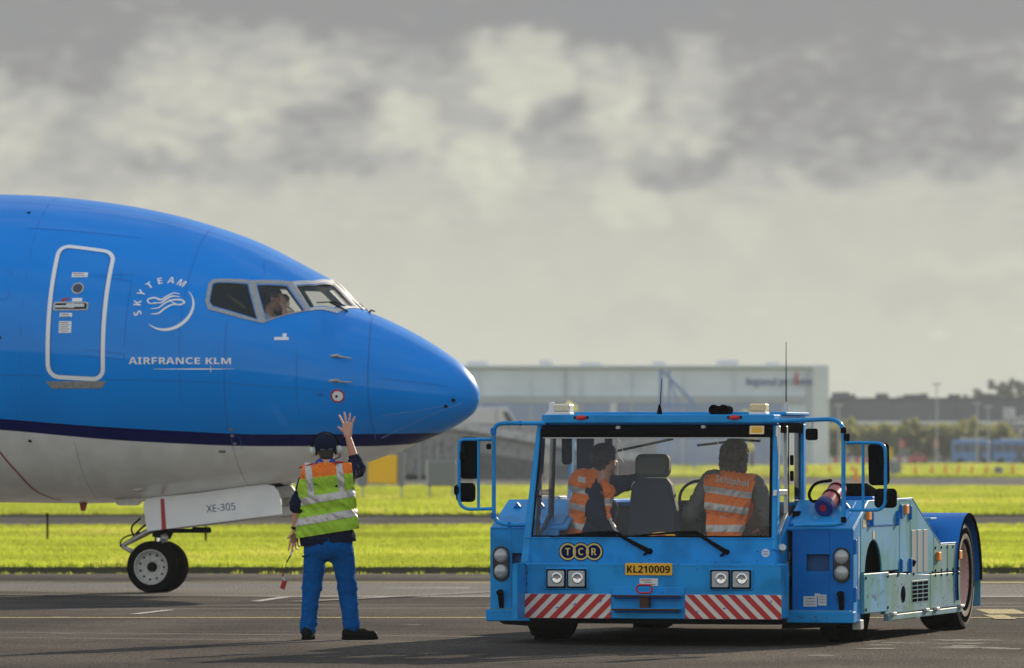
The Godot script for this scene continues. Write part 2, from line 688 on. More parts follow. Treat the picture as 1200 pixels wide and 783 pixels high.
	worn(mat("seat_cloth", lin(0.008, 0.016, 0.04), 0.8), weave, 5.0, wb, 0.3)
	mat("headrest", lin(0.05, 0.055, 0.05), 0.8)
	mat("rust", lin(0.05, 0.02, 0.015), 0.8)
	mat("bottle_red", lin(0.35, 0.02, 0.03), 0.25)
	mat("mesh_grey", lin(0.13, 0.16, 0.19), 0.7)
	mat("hub_pink", lin(0.5, 0.33, 0.29), 0.6)
	# people
	var sk := mat("skin", lin(0.52, 0.27, 0.19), 0.5)
	sk.subsurf_scatter_enabled = true
	sk.subsurf_scatter_strength = 0.12
	mat("eye_white", lin(0.7, 0.68, 0.65), 0.3)
	mat("eye_dark", lin(0.03, 0.02, 0.015), 0.2)
	worn(mat("trouser_blue", lin(0.0, 0.1, 0.36), 0.95), weave, 3.0, wb, 0.5)
	worn(mat("navy_cloth", lin(0.012, 0.018, 0.046), 0.9), weave, 4.0, wb, 0.4)
	worn(mat("grey_cloth", lin(0.13, 0.135, 0.13), 0.9), weave, 4.0, wb, 0.5)
	worn(mat("white_cloth", lin(0.7, 0.72, 0.75), 0.85), weave, 4.0, wb, 0.4)
	var lime := worn(mat("lime", lin(0.42, 0.7, 0.04), 0.8), weave, 3.0, wb, 0.4)
	lime.backlight_enabled = true
	lime.backlight = Color(0.3, 0.3, 0.1)
	var org := worn(mat("orange", lin(1.0, 0.22, 0.012), 0.8), weave, 3.0, wb, 0.4)
	org.backlight_enabled = true
	org.backlight = Color(0.3, 0.2, 0.1)
	worn(mat("tape", lin(0.6, 0.57, 0.55), 0.35, 0.15), weave, 6.0)
	for k in ["trouser_blue", "navy_cloth", "grey_cloth"]:
		M[k].metallic_specular = 0.15
	mat("collar_blue", lin(0.01, 0.05, 0.3), 0.8)
	worn(mat("hair_dark", lin(0.03, 0.024, 0.02), 0.6), weave, 8.0, wb, 0.8)
	worn(mat("hair_brown", lin(0.07, 0.042, 0.026), 0.55), weave, 8.0, wb, 0.8)
	mat("cup_grey", lin(0.42, 0.45, 0.42), 0.35)
	mat("print_grey", lin(0.5, 0.47, 0.45), 0.5)
	mat("boot", lin(0.008, 0.008, 0.008), 0.6).metallic_specular = 0.15
	# place
	var chips := noise_tex(1024, 0.22, Color(0.45, 0.45, 0.45), Color(1.0, 0.98, 0.95), 3, FastNoiseLite.TYPE_VALUE, 21, 0.2, 0.85)
	var patch := noise_tex(512, 0.006, Color(0.72, 0.73, 0.75), Color(1, 1, 1), 5, FastNoiseLite.TYPE_SIMPLEX_SMOOTH, 22, 0.2, 0.75)
	var gravel := bump_tex(512, 0.2, 3, 23, 6.0)
	for a in [["asphalt", lin(0.19, 0.168, 0.147)], ["asphalt_far", lin(0.17, 0.165, 0.16)], ["asphalt_pale", lin(0.24, 0.22, 0.19)], ["concrete_pale", lin(0.34, 0.34, 0.33)]]:
		var m := mat(a[0], a[1], 0.85)
		m.uv1_triplanar = true
		m.uv1_world_triplanar = true
		m.uv1_scale = Vector3.ONE * 0.28
		m.albedo_texture = chips
		m.normal_enabled = true
		m.normal_texture = gravel
		m.normal_scale = 0.5
		m.uv2_triplanar = true
		m.uv2_world_triplanar = true
		m.uv2_scale = Vector3(0.09, 0.05, 0.045)
		m.detail_enabled = true
		m.detail_blend_mode = BaseMaterial3D.BLEND_MODE_MUL
		m.detail_uv_layer = BaseMaterial3D.DETAIL_UV_2
		m.detail_albedo = patch
		m.metallic_specular = 0.15
	var scuffed := noise_tex(512, 0.05, Color(0.45, 0.44, 0.42), white, 5, FastNoiseLite.TYPE_SIMPLEX_SMOOTH, 31, 0.3, 0.55)
	worn(mat("line_yellow", lin(0.42, 0.34, 0.1), 0.8), scuffed, 0.8)
	worn(mat("line_white", lin(0.36, 0.345, 0.32), 0.8), scuffed, 0.8)
	worn(mat("line_bright", lin(0.55, 0.54, 0.5), 0.8), scuffed, 0.8)
	worn(mat("soil", lin(0.06, 0.055, 0.025), 0.95), dirt, 0.5)
	worn(mat("turf", lin(0.18, 0.215, 0.025), 0.95), noise_tex(512, 0.02, Color(0.6, 0.62, 0.4), white, 5, FastNoiseLite.TYPE_SIMPLEX_SMOOTH, 33), 0.15)
	var gr := mat("grass_blade", lin(0.335, 0.385, 0.065), 0.5)
	gr.vertex_color_use_as_albedo = true
	gr.backlight_enabled = true
	gr.backlight = Color(1.4, 1.4, 1.25)
	var lf := mat("leaf", lin(0.075, 0.085, 0.022), 0.7)
	lf.backlight_enabled = true
	lf.backlight = Color(0.7, 0.7, 0.4)
	var lf2 := mat("leaf_yellow", lin(0.24, 0.26, 0.035), 0.7)
	lf2.backlight_enabled = true
	lf2.backlight = Color(0.9, 0.9, 0.5)
	mat("leaf_hazed", lin(0.19, 0.2, 0.17), 0.8)  # pale grey: distance haze put into the leaf colour
	mat("bark", lin(0.07, 0.055, 0.04), 0.9)
	worn(mat("cladding", lin(0.7, 0.76, 0.82), 0.6), soft, 0.05)
	worn(mat("cladding_dark", lin(0.46, 0.49, 0.52), 0.6), soft, 0.05)
	worn(mat("cladding_pale", lin(0.72, 0.74, 0.75), 0.6), soft, 0.05)
	worn(mat("hangar_door", lin(0.28, 0.35, 0.52), 0.5), soft, 0.08)
	worn(mat("warehouse", lin(0.13, 0.14, 0.158), 0.7), soft, 0.03)
	mat("sign_blue", lin(0.04, 0.06, 0.22), 0.6)
	mat("sign_red", lin(0.5, 0.06, 0.05), 0.6)
	mat("girder", lin(0.2, 0.3, 0.55), 0.5)
	worn(mat("concrete", lin(0.3, 0.3, 0.3), 0.85), dirt, 0.3)
	worn(mat("concrete_light", lin(0.5, 0.5, 0.49), 0.85), dirt, 0.3)
	worn(mat("concrete_dark", lin(0.13, 0.13, 0.13), 0.85), dirt, 0.3)
	mat("bus_blue", lin(0.08, 0.22, 0.5), 0.4)
	mat("window_dark", lin(0.05, 0.06, 0.08), 0.15)
	mat("sign_face", lin(0.95, 0.52, 0.0), 0.5)
	mat("sign_grey", lin(0.2, 0.21, 0.22), 0.6)
	mat("cone_orange", lin(0.75, 0.25, 0.03), 0.6)
	mat("post_yellow", lin(0.6, 0.45, 0.04), 0.6)
	mat("steel", lin(0.45, 0.46, 0.47), 0.5, 0.2)
	mat("barrier_red", lin(0.5, 0.1, 0.1), 0.6)
	mat("barrier_white", lin(0.55, 0.55, 0.54), 0.6)


func worn_belly() -> NoiseTexture2D:
	return noise_tex(512, 0.01, Color(0.9, 0.9, 0.89), Color(1, 1, 1), 4, FastNoiseLite.TYPE_SIMPLEX_SMOOTH, 41)


# ------------------------------------------------------------------ sky
var sky_noise := FastNoiseLite.new()


func blob(p: Vector2, cx: float, cy: float, rx: float, ry: float) -> float:
	var q := Vector2((p.x - cx) / rx, (p.y - cy) / ry).length_squared()
	return exp(-q * q * 0.6 - q * 0.25)


# radiance of the sky towards az degrees right of north and el degrees up
func sky_color(az: float, el: float) -> Color:
	var a := deg_to_rad(az)
	var e := deg_to_rad(maxf(el, 0.0))
	var dir := Vector3(sin(a) * cos(e), sin(e), -cos(a) * cos(e))
	var n := sky_noise
	# the whole dome: layered grey cloud, brighter opposite the sun, thinner and bluer overhead
	var q := Vector3(dir.x, dir.y * 2.6, dir.z) * 100.0
	var f := n.get_noise_3dv(q * 2.2)
	var f2 := n.get_noise_3dv(q * 7.0 + Vector3(90, 0, 0))
	var away := 0.5 - 0.5 * dir.dot(Vector3(0.44, 0.317, -0.84))
	# out of view: dim bank low in front, brightness behind set to light camera-facing sides
	var lit := maxf(smoothstep(0.5, 0.8, away), smoothstep(14.0, 45.0, el) * 0.75)
	var lum := lerpf(0.355, 0.98, lit) + (smoothstep(-0.25, 0.3, f) * 0.26 - 0.13) * (0.6 + 0.5 * lit) + f2 * 0.1
	var sun := exp(-pow(rad_to_deg(acos(clampf(dir.dot(Vector3(0.44, 0.317, -0.84)), -1.0, 1.0))) / 13.0, 2.0))
	lum += sun * 0.8
	var gap := smoothstep(-0.02, 0.3, f + 0.35 * (dir.y - 0.25)) * smoothstep(4.0, 25.0, el) * 0.75
	var c := Color(lum, lum * 1.0, lum * lerpf(0.97, 0.9, smoothstep(0.3, 0.7, lum)))
	c = c.lerp(Color(0.2, 0.36, 0.68) * (0.75 + away * 0.5), gap)
	var near := (1.0 - smoothstep(6.0, 13.0, absf(az))) * (1.0 - smoothstep(4.6, 8.5, el))
	if near > 0.0:
		var p := Vector2(600.0 + az * 139.6, 530.0 - el * 139.6)
		var w := Vector3(p.x, p.y, 0)
		p += Vector2(n.get_noise_3dv(w * 1.1), n.get_noise_3dv(w * 1.1 + Vector3(0, 0, 50))) * 34.0
		p += Vector2(n.get_noise_3dv(w * 3.2), n.get_noise_3dv(w * 3.2 + Vector3(0, 0, 70))) * 17.0
		var l := lerpf(0.31, 0.43, smoothstep(0.0, 140.0, p.y)) + 0.11 * smoothstep(120.0, 260.0, p.y) + 0.055 * smoothstep(250.0, 430.0, p.y)
		var edge := 0.34 * n.get_noise_3dv(w * 3.0 + Vector3(0, 0, 140)) + 0.2 * n.get_noise_3dv(w * 7.0 + Vector3(0, 0, 160))
		for b in [[265, 80, 105, 60, 0.13], [180, 152, 65, 24, 0.11], [395, 90, 45, 26, 0.1], [480, 150, 46, 30, 0.16], [615, 85, 60, 52, 0.2], [720, 95, 40, 50, 0.13], [740, 165, 55, 30, 0.1], [570, 190, 32, 42, 0.13], [820, 110, 34, 60, 0.1],
				[735, 242, 50, 20, 0.07], [862, 266, 20, 18, 0.05], [1188, 135, 16, 14, 0.2], [1150, 312, 75, 14, 0.05], [15, 140, 50, 45, 0.1], [285, 155, 30, 20, 0.08], [1150, 88, 22, 8, 0.09],
				[50, 60, 110, 55, -0.08], [395, 150, 60, 55, -0.08], [1040, 140, 190, 66, -0.125], [795, 192, 70, 26, -0.15], [655, 160, 44, 36, -0.1], [520, 10, 330, 26, -0.07], [1000, 10, 330, 46, -0.06], [300, 195, 130, 22, -0.04], [760, 378, 70, 22, -0.035], [1120, 345, 90, 16, -0.03], [100, 195, 90, 30, -0.05]]:
			l += b[4] * 0.85 * smoothstep(0.18, 0.62, blob(p, b[0], b[1], b[2] * 1.05, b[3] * 1.05) + edge * (1.0 if b[4] > 0.0 else 0.5))
		var fine := n.get_noise_3dv(w * 4.5 + Vector3(0, 0, 20))
		l += fine * lerpf(0.11, 0.012, smoothstep(170.0, 280.0, p.y)) + n.get_noise_3dv(w * 1.6 + Vector3(0, 0, 99)) * lerpf(0.07, 0.018, smoothstep(170.0, 280.0, p.y)) + n.get_noise_3dv(w * 10.0 + Vector3(0, 0, 220)) * lerpf(0.07, 0.008, smoothstep(190.0, 300.0, p.y))
		l *= 0.92
		var k := smoothstep(0.33, 0.57, l)
		c = c.lerp(Color(l * lerpf(1.01, 1.01, k), l * lerpf(1.0, 1.01, k), l * lerpf(0.98, 0.85, k)), near)
	return c


func make_sky() -> Sky:
	sky_noise.seed = 8
	sky_noise.frequency = 0.01
	sky_noise.fractal_octaves = 5
	var low := Image.create(512, 512, false, Image.FORMAT_RGBF)
	for y in 512:
		var el := 90.0 - (y + 0.5) * 180.0 / 512
		for x in 512:
			low.set_pixel(posmod(x + 256, 512), y, sky_color((x + 0.5) * 360.0 / 512 - 180.0, el) if el > -1.0 else Color(0.2, 0.2, 0.17))
	low.resize(4096, 4096, Image.INTERPOLATE_BILINEAR)
	# the part of the sky above the airfield in finer steps
	for y in range(1798, 2053):
		var el := 90.0 - (y + 0.5) * 180.0 / 4096
		for x in range(1890, 2206):
			var az := (x + 0.5) * 360.0 / 4096 - 180.0
			var w := minf(1.0, minf((13.9 - absf(az)) / 2.0, (11.0 - el) / 1.5))
			if w > 0.0:
				low.set_pixel(posmod(x + 2048, 4096), y, low.get_pixel(posmod(x + 2048, 4096), y).lerp(sky_color(az, el), w))
	var m := PanoramaSkyMaterial.new()
	m.panorama = ImageTexture.create_from_image(low)
	var s := Sky.new()
	s.sky_material = m
	return s


func make_air() -> void:
	var cam := Camera3D.new()
	cam.name = "camera"
	cam.position = Vector3(0, 1.69, 0)
	cam.rotation_degrees = Vector3(0.9919, 0, 0)
	cam.near = 0.5
	cam.far = 8000.0
	var ca := CameraAttributesPhysical.new()
	ca.frustum_focal_length = 357.6
	ca.frustum_focus_distance = 61.5
	ca.frustum_near = 0.5
	ca.frustum_far = 8000.0
	ca.exposure_aperture = 7.0
	cam.attributes = ca
	cam.fov = 5.6031
	cam.current = true
	add_child(cam)
	var we := WorldEnvironment.new()
	we.name = "world"
	var e := Environment.new()
	e.background_mode = Environment.BG_SKY
	e.sky = make_sky()
	e.tonemap_mode = Environment.TONE_MAPPER_LINEAR
	e.tonemap_exposure = 1.12
	e.sdfgi_enabled = true
	e.ssao_enabled = true
	e.ssil_enabled = true
	e.fog_enabled = true
	e.fog_density = 0.00016
	e.fog_light_color = Color(0.92, 0.95, 0.97)
	we.environment = e
	add_child(we)
	var sun := DirectionalLight3D.new()
	sun.name = "sun"
	sun.light_energy = 1.6
	sun.light_color = Color(1.0, 0.93, 0.82)
	sun.light_angular_distance = 0.5
	sun.shadow_enabled = true
	sun.look_at_from_position(Vector3(0.44, 0.317, -0.84), Vector3.ZERO)
	add_child(sun)


# ------------------------------------------------------------------ ground
func marking(pts: Array, m: Material, y := 0.004) -> void:
	var g := Geo.new()
	var q := []
	for p in pts:
		q.append(Vector3(p[0], y, p[1]))
	g.poly(q, Vector3.UP)
	struct("road_marking", g, m)


func make_ground() -> void:
	var g := Geo.new()
	g.sheet(-2600, 2600, 60, -5200, -0.03)
	struct("ground", g, M.turf)
	g = Geo.new()
	g.sheet(-90, 90, 60, -95.3, 0.0)
	struct("apron", g, M.asphalt)
	g = Geo.new()
	g.sheet(-90, 90, -91.2, -95.3, 0.004)
	struct("apron_edge_strip", g, M.asphalt_pale)
	# raised lawns, their front edge ragged
	var nz := FastNoiseLite.new()
	nz.frequency = 0.9
	for b in [["lawn", -95.2, -147.0, 0.09, 40.0], ["lawn", -180.0, -322.0, 0.05, 70.0], ["lawn", -450.0, -905.0, 0.03, 160.0]]:
		g = Geo.new()
		var lip := Geo.new()
		var k := 400 if b[1] > -100.0 else 40
		for i in k:
			var x0: float = -b[4] + 2.0 * b[4] * i / k
			var x1: float = -b[4] + 2.0 * b[4] * (i + 1) / k
			var z0: float = b[1] - 0.25 * nz.get_noise_2d(x0 * 2.0, 0.0)
			var z1: float = b[1] - 0.25 * nz.get_noise_2d(x1 * 2.0, 0.0)
			g.quad(Vector3(x0, b[3], z0), Vector3(x1, b[3], z1), Vector3(x1, b[3], b[2]), Vector3(x0, b[3], b[2]), Vector3.UP)
			lip.quad(Vector3(x0, -0.02, z0 + 0.1), Vector3(x1, -0.02, z1 + 0.1), Vector3(x1, b[3], z1), Vector3(x0, b[3], z0), Vector3(0, 0.3, 1).normalized())
		struct(b[0], g, M.turf)
		struct("lawn_edge", lip, M.soil)
	for b in [["taxiway", -147.0, -166.0, 0.0, M.asphalt_pale], ["taxiway", -166.0, -180.0, 0.0, M.asphalt_far], ["taxiway", -322.0, -450.0, 0.0, M.concrete_pale], ["taxiway", -905.0, -1010.0, 0.0, M.asphalt_far]]:
		g = Geo.new()
		g.sheet(-170, 170, b[1], b[2], b[3])
		struct(b[0], g, b[4])
	# a paved spur between the lawns behind the tractor
	marking([[-3.4, -243.0], [-0.2, -247.0], [-0.6, -300.0], [-4.6, -300.0]], M.asphalt_pale, 0.055)
	# painted lines
	marking([[-60, -88.0], [60, -88.0], [60, -88.9], [-60, -88.9]], M.line_yellow, 0.004)
	marking([[-60, -99.0 + 2.2], [-6.18, -82.0], [-2.5, -79.6], [60, -79.2], [60, -79.75], [-2.5, -80.15], [-6.18, -82.75], [-60, -98.2 + 2.2]], M.line_white, 0.004)
	marking([[-60, -69.55], [60, -69.55], [60, -69.85], [-60, -69.85]], M.line_yellow, 0.004)
	marking([[-3.98, -71.0], [-3.87, -71.0], [-3.6, -72.9], [-3.7, -72.9]], M.line_bright, 0.008)
	marking([[-2.96, -77.1], [-2.83, -77.1], [-2.56, -79.4], [-2.7, -79.4]], M.line_bright, 0.008)
	marking([[-1.62, -84.5], [-0.55, -84.5], [-0.5, -85.5], [-1.55, -85.5]], M.line_bright, 0.004)
	marking([[-2.5, -76.9], [-0.3, -82.3], [-0.1, -82.3], [-2.3, -76.9]], M.line_white, 0.012)
	marking([[4.98, -71.3], [5.4, -71.3], [5.4, -73.4], [4.98, -73.4]], M.line_yellow, 0.004)
	marking([[4.88, -68.9], [5.1, -68.9], [5.1, -70.7], [4.88, -70.7]], M.line_yellow, 0.008)
	# joints, a sealed crack and oil marks in the asphalt
	for z in [-64.2, -66.9, -75.6, -85.6]:
		marking([[-60, z], [60, z - 0.1], [60, z - 0.16], [-60, z - 0.06]], M.tar)
	var crack := FastNoiseLite.new()
	crack.frequency = 0.6
	for c in [[-4.5, -61.0, -0.3], [1.5, -58.3, -0.2], [3.9, -63.0, 0.35], [-3.2, -67.4, 0.2], [2.6, -78.0, 0.5]]:
		var g2 := Geo.new()
		for i in 40:
			var q := []
			for k in [i, i + 1]:
				var off: float = crack.get_noise_2d(k * 0.5, c[0] * 10.0) * 0.35
				q.append(Vector3(c[0] + k * 0.06, 0.003, c[1] + k * 0.06 * c[2] + off))
			g2.quad(q[0], q[1], q[1] + Vector3(0, 0, -0.03), q[0] + Vector3(0, 0, -0.03), Vector3.UP)
		struct("road_crack", g2, M.tar)
	var rr := RandomNumberGenerator.new()
	rr.seed = 61
	for i in 16:
		var at := Vector2(rr.randf_range(-5, 5), rr.randf_range(-56.5, -80))
		var pts := []
		var rad := rr.randf_range(0.04, 0.16)
		for k in 12:
			var a := TAU * k / 12
			pts.append([at.x + cos(a) * rad * rr.randf_range(0.7, 1.2), at.y + sin(a) * rad * 2.0 * rr.randf_range(0.7, 1.2)])
		marking(pts, M.tar, 0.0025)
	for t in [[-6.0, -73.2, 6.0, -74.6, 0.3], [-6.0, -74.9, 6.0, -76.3, 0.3], [-6, -62.6, 1.0, -60.2, 0.22], [-6, -64.4, 1.0, -62.0, 0.22]]:
		marking([[t[0], t[1]], [t[2], t[3]], [t[2], t[3] - t[4]], [t[0], t[1] - t[4]]], M.tyre_mark, 0.0015)
	# tyre scuffs on the asphalt beside the tractor
	for i in 26:
		var at := Vector2(rr.randf_range(2.9, 4.3), rr.randf_range(-58.2, -61.6))
		var pts := []
		var w := rr.randf_range(0.04, 0.22)
		for k in 9:
			var a := TAU * k / 9
			pts.append([at.x + cos(a) * w * rr.randf_range(0.4, 1.3), at.y + sin(a) * w * 0.9 * rr.randf_range(0.4, 1.3)])
		marking(pts, M.scuff, 0.001 + i * 0.0001)


func tuft(blades: int, h: float, spread: float, wid: float, sd: int) -> ArrayMesh:
	var r := RandomNumberGenerator.new()
	r.seed = sd
	var g := Geo.new()
	for i in blades:
		var a := r.randf() * TAU
		var p := Vector3(r.randf_range(-1, 1), 0, r.randf_range(-1, 1)) * spread
		var hh := h * r.randf_range(0.55, 1.1)
		var side := Vector3(cos(a), 0, sin(a)) * wid
		var lean := Vector3(r.randf_range(-1, 1), 0, r.randf_range(-1, 1)) * hh * 0.45
		var m := side.cross(Vector3.UP).normalized()
		var q := p + lean * 0.35 + Vector3(0, hh * 0.6, 0)
		g.tri(p - side, p + side, q + side * 0.7, m, m, m)
		g.tri(p - side, q + side * 0.7, q - side * 0.7, m, m, m)
		g.tri(q - side * 0.7, q + side * 0.7, p + lean + Vector3(0, hh, 0), m, m, m)
	return g.mesh()


func grass_field(x0: Array, x1: Array, z0: float, z1: float, y: float, count: int, mesh: Mesh, sd: int, smin := 0.7, smax := 1.3) -> void:
	var r := RandomNumberGenerator.new()
	r.seed = sd
	var nz := FastNoiseLite.new()
	nz.frequency = 0.11
	nz.seed = sd
	nz.fractal_octaves = 3
	var mm := MultiMesh.new()
	mm.transform_format = MultiMesh.TRANSFORM_3D
	mm.use_colors = true
	mm.mesh = mesh
	mm.instance_count = count
	for i in count:
		var t := sqrt(r.randf() * (z1 * z1 - z0 * z0) + z0 * z0) / z1 if false else r.randf()
		var z := lerpf(z0, z1, t * t * 0.45 + t * 0.55)
		var f := (z - z0) / (z1 - z0)
		var x := r.randf_range(lerpf(x0[0], x0[1], f), lerpf(x1[0], x1[1], f))
		var v := nz.get_noise_2d(x * 1.2, z * 0.35)
		var s := r.randf_range(smin, smax) * (1.0 + v * 0.5)
		mm.set_instance_transform(i, Transform3D(Basis(Vector3.UP, r.randf() * TAU).scaled(Vector3(s, s * r.randf_range(0.7, 1.2), s)), Vector3(x, y, z)))
		var straw := maxf(0.0, r.randf() - 0.75 + maxf(v, 0.0)) * 0.8
		var b := 0.93 + v * 0.3 + nz.get_noise_2d(500.0 + x * 0.06, z * 1.3) * 0.45 + r.randf_range(-0.2, 0.16)
		mm.set_instance_color(i, Color(b * (0.94 + straw * 0.5), b * (1.0 - straw * 0.1), b * (0.9 + straw * 2.5)))
	var o := MultiMeshInstance3D.new()
	o.name = numbered("grass")
	o.multimesh = mm
	o.material_override = M.grass_blade
	o.set_meta("kind", "stuff")
	tag(o, ["bright green grass verge right behind the apron edge", "grass strip between the two taxiways", "far grass strip beyond the pale taxiway, below the hangars", "dry weeds along the edge of the tarmac"][sd - 1], "grass")
	add_child(o)


func make_grass() -> void:
	grass_field([-14.0, -18.0], [14.0, 18.0], -95.15, -147.2, 0.08, 78000, tuft(13, 0.075, 0.09, 0.006, 1), 1)
	grass_field([-22.0, -34.0], [22.0, 34.0], -180.0, -322.5, 0.04, 70000, tuft(14, 0.13, 0.2, 0.013, 2), 2)
	grass_field([-38.0, -75.0], [38.0, 75.0], -450.0, -905.0, 0.02, 60000, tuft(16, 0.22, 0.5, 0.04, 3), 3)
	grass_field([-9.0, -9.0], [9.0, 9.0], -94.3, -95.4, 0.0, 260, tuft(9, 0.06, 0.1, 0.006, 4), 4, 0.3, 1.0)


# ------------------------------------------------------------------ background
func crown_mesh(w: float, h: float, leaves: int, size: float, sd: int) -> ArrayMesh:
	var r := RandomNumberGenerator.new()
	r.seed = sd
	var g := Geo.new()
	var cl := []
	for i in 11:
		cl.append([Vector3(r.randf_range(-0.36, 0.36) * w, r.randf_range(0.2, 0.85) * h, r.randf_range(-0.36, 0.36) * w), r.randf_range(0.12, 0.24) * minf(w, h)])
	for i in leaves:
		var c: Array = cl[r.randi() % 11]
		var d := Vector3(r.randfn(), r.randfn(), r.randfn())
		d = d.normalized() * pow(r.randf(), 0.4)
		var p: Vector3 = c[0] + d * c[1] * Vector3(1.0, 1.15, 1.0)
		p.y = maxf(p.y, 0.03 * h)
		var m := Vector3(r.randfn(), r.randfn() + 0.4, r.randfn()).normalized()
		var s := m.cross(Vector3(r.randfn(), r.randfn(), r.randfn())).normalized() * size * r.randf_range(0.6, 1.2)
		var t := m.cross(s) * 0.8
		g.quad(p - s, p + t * 0.6, p + s, p - t * 0.6, m)
	return g.mesh()


func tree(label: String, at: Vector3, w: float, h: float, leaf: String, sd: int, leaves: int, size: float, group := "", stem := 0.25) -> void:
	var o := thing("tree", label, "tree", at, 0.0, group)
	part("trunk", gtube([Vector3.ZERO, Vector3(0.02 * w, h * stem, 0), Vector3(-0.03 * w, h * 0.7, 0.02 * w)], [h * 0.035, h * 0.025, h * 0.008], 7), M.bark, o)
	var c := part("crown", crown_mesh(w, h * (1.0 - stem * 0.7), leaves, size, sd), M[leaf], o)
	c.position.y = h * stem * 0.7


func lamp_mast(at: Vector3, h: float, label: String) -> void:
	var o := thing("light_mast", label, "mast", at, 0.0, "")
	part("pole", gtube([Vector3.ZERO, Vector3(0, h, 0)], [0.11, 0.07], 8), M.steel, o)
	part("lamp_head", gbox(Vector3(0, h + 0.15, 0), Vector3(1.1, 0.2, 0.4), 0.05), M.steel, o)


func make_background() -> void:
	# the maintenance hangar
	var h := thing("hangar", "large grey hangar with blue lettering and bluish doors, its roof level behind the tractor", "hangar", Vector3(0, 0, -795))
	part("wall", gbox(Vector3(7.4, 5.75, -20.0), Vector3(58.5, 11.5, 39.6)), M.cladding, h)
	part("roof_edge", gbox(Vector3(7.4, 11.66, -20.0), Vector3(59.0, 0.34, 40.6), 0.08), M.cladding_pale, h)
	part("lintel_band", gbox(Vector3(6.2, 7.85, -0.08), Vector3(55.5, 0.85, 0.3)), M.cladding_dark, h)
	part("corner_pier", gbox(Vector3(35.95, 5.75, 0.0), Vector3(1.9, 11.5, 0.8), 0.05), M.cladding_pale, h)
	for i in 9:
		var x := -18.5 + i * 5.9
		var d := part("door", gbox(Vector3(x, 3.7, -0.05), Vector3(5.6, 7.2, 0.25), 0.04), M.hangar_door, h)
		part("door_rail", gbox(Vector3(x, 3.7, 0.12), Vector3(5.4, 0.2, 0.1)), M.cladding_dark, d)
		part("wall_rib", gbox(Vector3(x + 2.95, 9.9, -0.14), Vector3(0.1, 3.2, 0.3)), M.cladding, h)
	part("door_post", gbox(Vector3(11.8, 3.7, 0.2), Vector3(0.8, 7.4, 0.4)), M.cladding_pale, h)
	part("lettering", flat_text("Regional Jet Center", Transform3D(Basis(), Vector3(31.3, 9.55, 0.0)), 0.78, 8.0, 0.9, 0.06), M.sign_blue, h)
	part("emblem", gprism([Vector2(-0.22, 0), Vector2(0.28, 0), Vector2(0.1, 0.55), Vector2(0.16, 1.3), Vector2(-0.14, 1.5)], Transform3D(Basis(), Vector3(33.15, 9.6, 0.06)), 0.06), M.sign_red, h)
	for i in 7:
		part("roof_unit", gbox(Vector3(-12.0 + i * 7.1 + (i % 3) * 0.9, 12.0, -6.0), Vector3(1.6 + i % 2, 0.5 + 0.25 * (i % 3), 2.0), 0.1), M.cladding_pale, h)
	part("downpipe", gbox(Vector3(34.4, 5.6, 0.1), Vector3(0.18, 11.2, 0.2)), M.cladding_dark, h)
	part("downpipe", gbox(Vector3(6.2, 9.9, 0.1), Vector3(0.16, 3.4, 0.2)), M.cladding_dark, h)
	# a blue steel gantry in front of it
	var o := thing("gantry", "pale blue steel A-shaped gantry standing in front of the hangar", "gantry", Vector3(13.1, 0, -600))
	part("column", gbox(Vector3(0, 4.5, 0), Vector3(0.34, 9.0, 0.34), 0.03), M.girder, o)
	part("column", gbox(Vector3(0.72, 4.5, 0), Vector3(0.22, 9.0, 0.3), 0.03), M.girder, o)
	part("brace", gtube([Vector3(0.2, 8.8, 0), Vector3(2.9, 6.0, 0)], 0.15, 6), M.girder, o)
	part("brace", gtube([Vector3(0.7, 8.2, 0), Vector3(1.5, 6.0, 0)], 0.11, 6), M.girder, o)
	part("crossbeam", gbox(Vector3(1.4, 5.85, 0.0), Vector3(3.3, 0.3, 0.26), 0.03), M.girder, o)
	part("post", gbox(Vector3(2.95, 2.9, 0), Vector3(0.24, 5.8, 0.24), 0.03), M.girder, o)
	# the long shed on the right
	o = thing("warehouse", "long low dark grey shed behind the row of trees on the right", "warehouse", Vector3(0, 0, -1100))
	part("wall", gbox(Vector3(92.5, 5.1, -15), Vector3(82.0, 10.2, 30)), M.warehouse, o)
	part("roof_edge", gbox(Vector3(92.5, 10.33, -15), Vector3(82.5, 0.26, 30.6)), M.concrete_dark, o)
	part("base_band", gbox(Vector3(92.5, 6.45, 0.1), Vector3(81.6, 0.5, 0.3)), M.cladding_pale, o)
	for i in 8:
		part("wall_panel", gbox(Vector3(56.5 + i * 10.0, 8.4, 0.06), Vector3(9.7, 3.1, 0.2), 0.04), M.warehouse, o)
	for i in 9:
		part("roof_unit", gbox(Vector3(55.0 + i * 3.9 + (i * 7) % 3, 10.75, -5.0), Vector3(1.2 + (i % 3) * 0.8, 0.6 + 0.3 * (i % 2), 2.0), 0.1), M.concrete_dark if i % 2 else M.warehouse, o)
	part("roof_vent", gprism([Vector2(-1.5, 0), Vector2(1.7, 0), Vector2(1.1, 1.0), Vector2(-1.5, 0.9)], Transform3D(Basis(), Vector3(53.2, 10.4, -4)), 2.0), M.warehouse, o)
	# pale pavilion at the right edge
	o = thing("pavilion", "small pale building with a sloping roof at the right, above the blue buses", "building", Vector3(0, 0, -950))
	part("wall", gbox(Vector3(73.3, 2.6, -4.0), Vector3(11.0, 5.2, 8.0)), M.concrete_light, o)
	var rf := part("roof", gprism([Vector2(67.2, 5.2), Vector2(79.2, 7.9), Vector2(79.2, 8.4), Vector2(67.2, 5.7)], Transform3D(Basis(), Vector3(0, 0, -8.5)), 9.2), M.concrete, o)
	part("chimney", gbox(Vector3(69.4, 7.1, -3.0), Vector3(1.6, 1.6, 1.6), 0.1), M.concrete_light, rf)
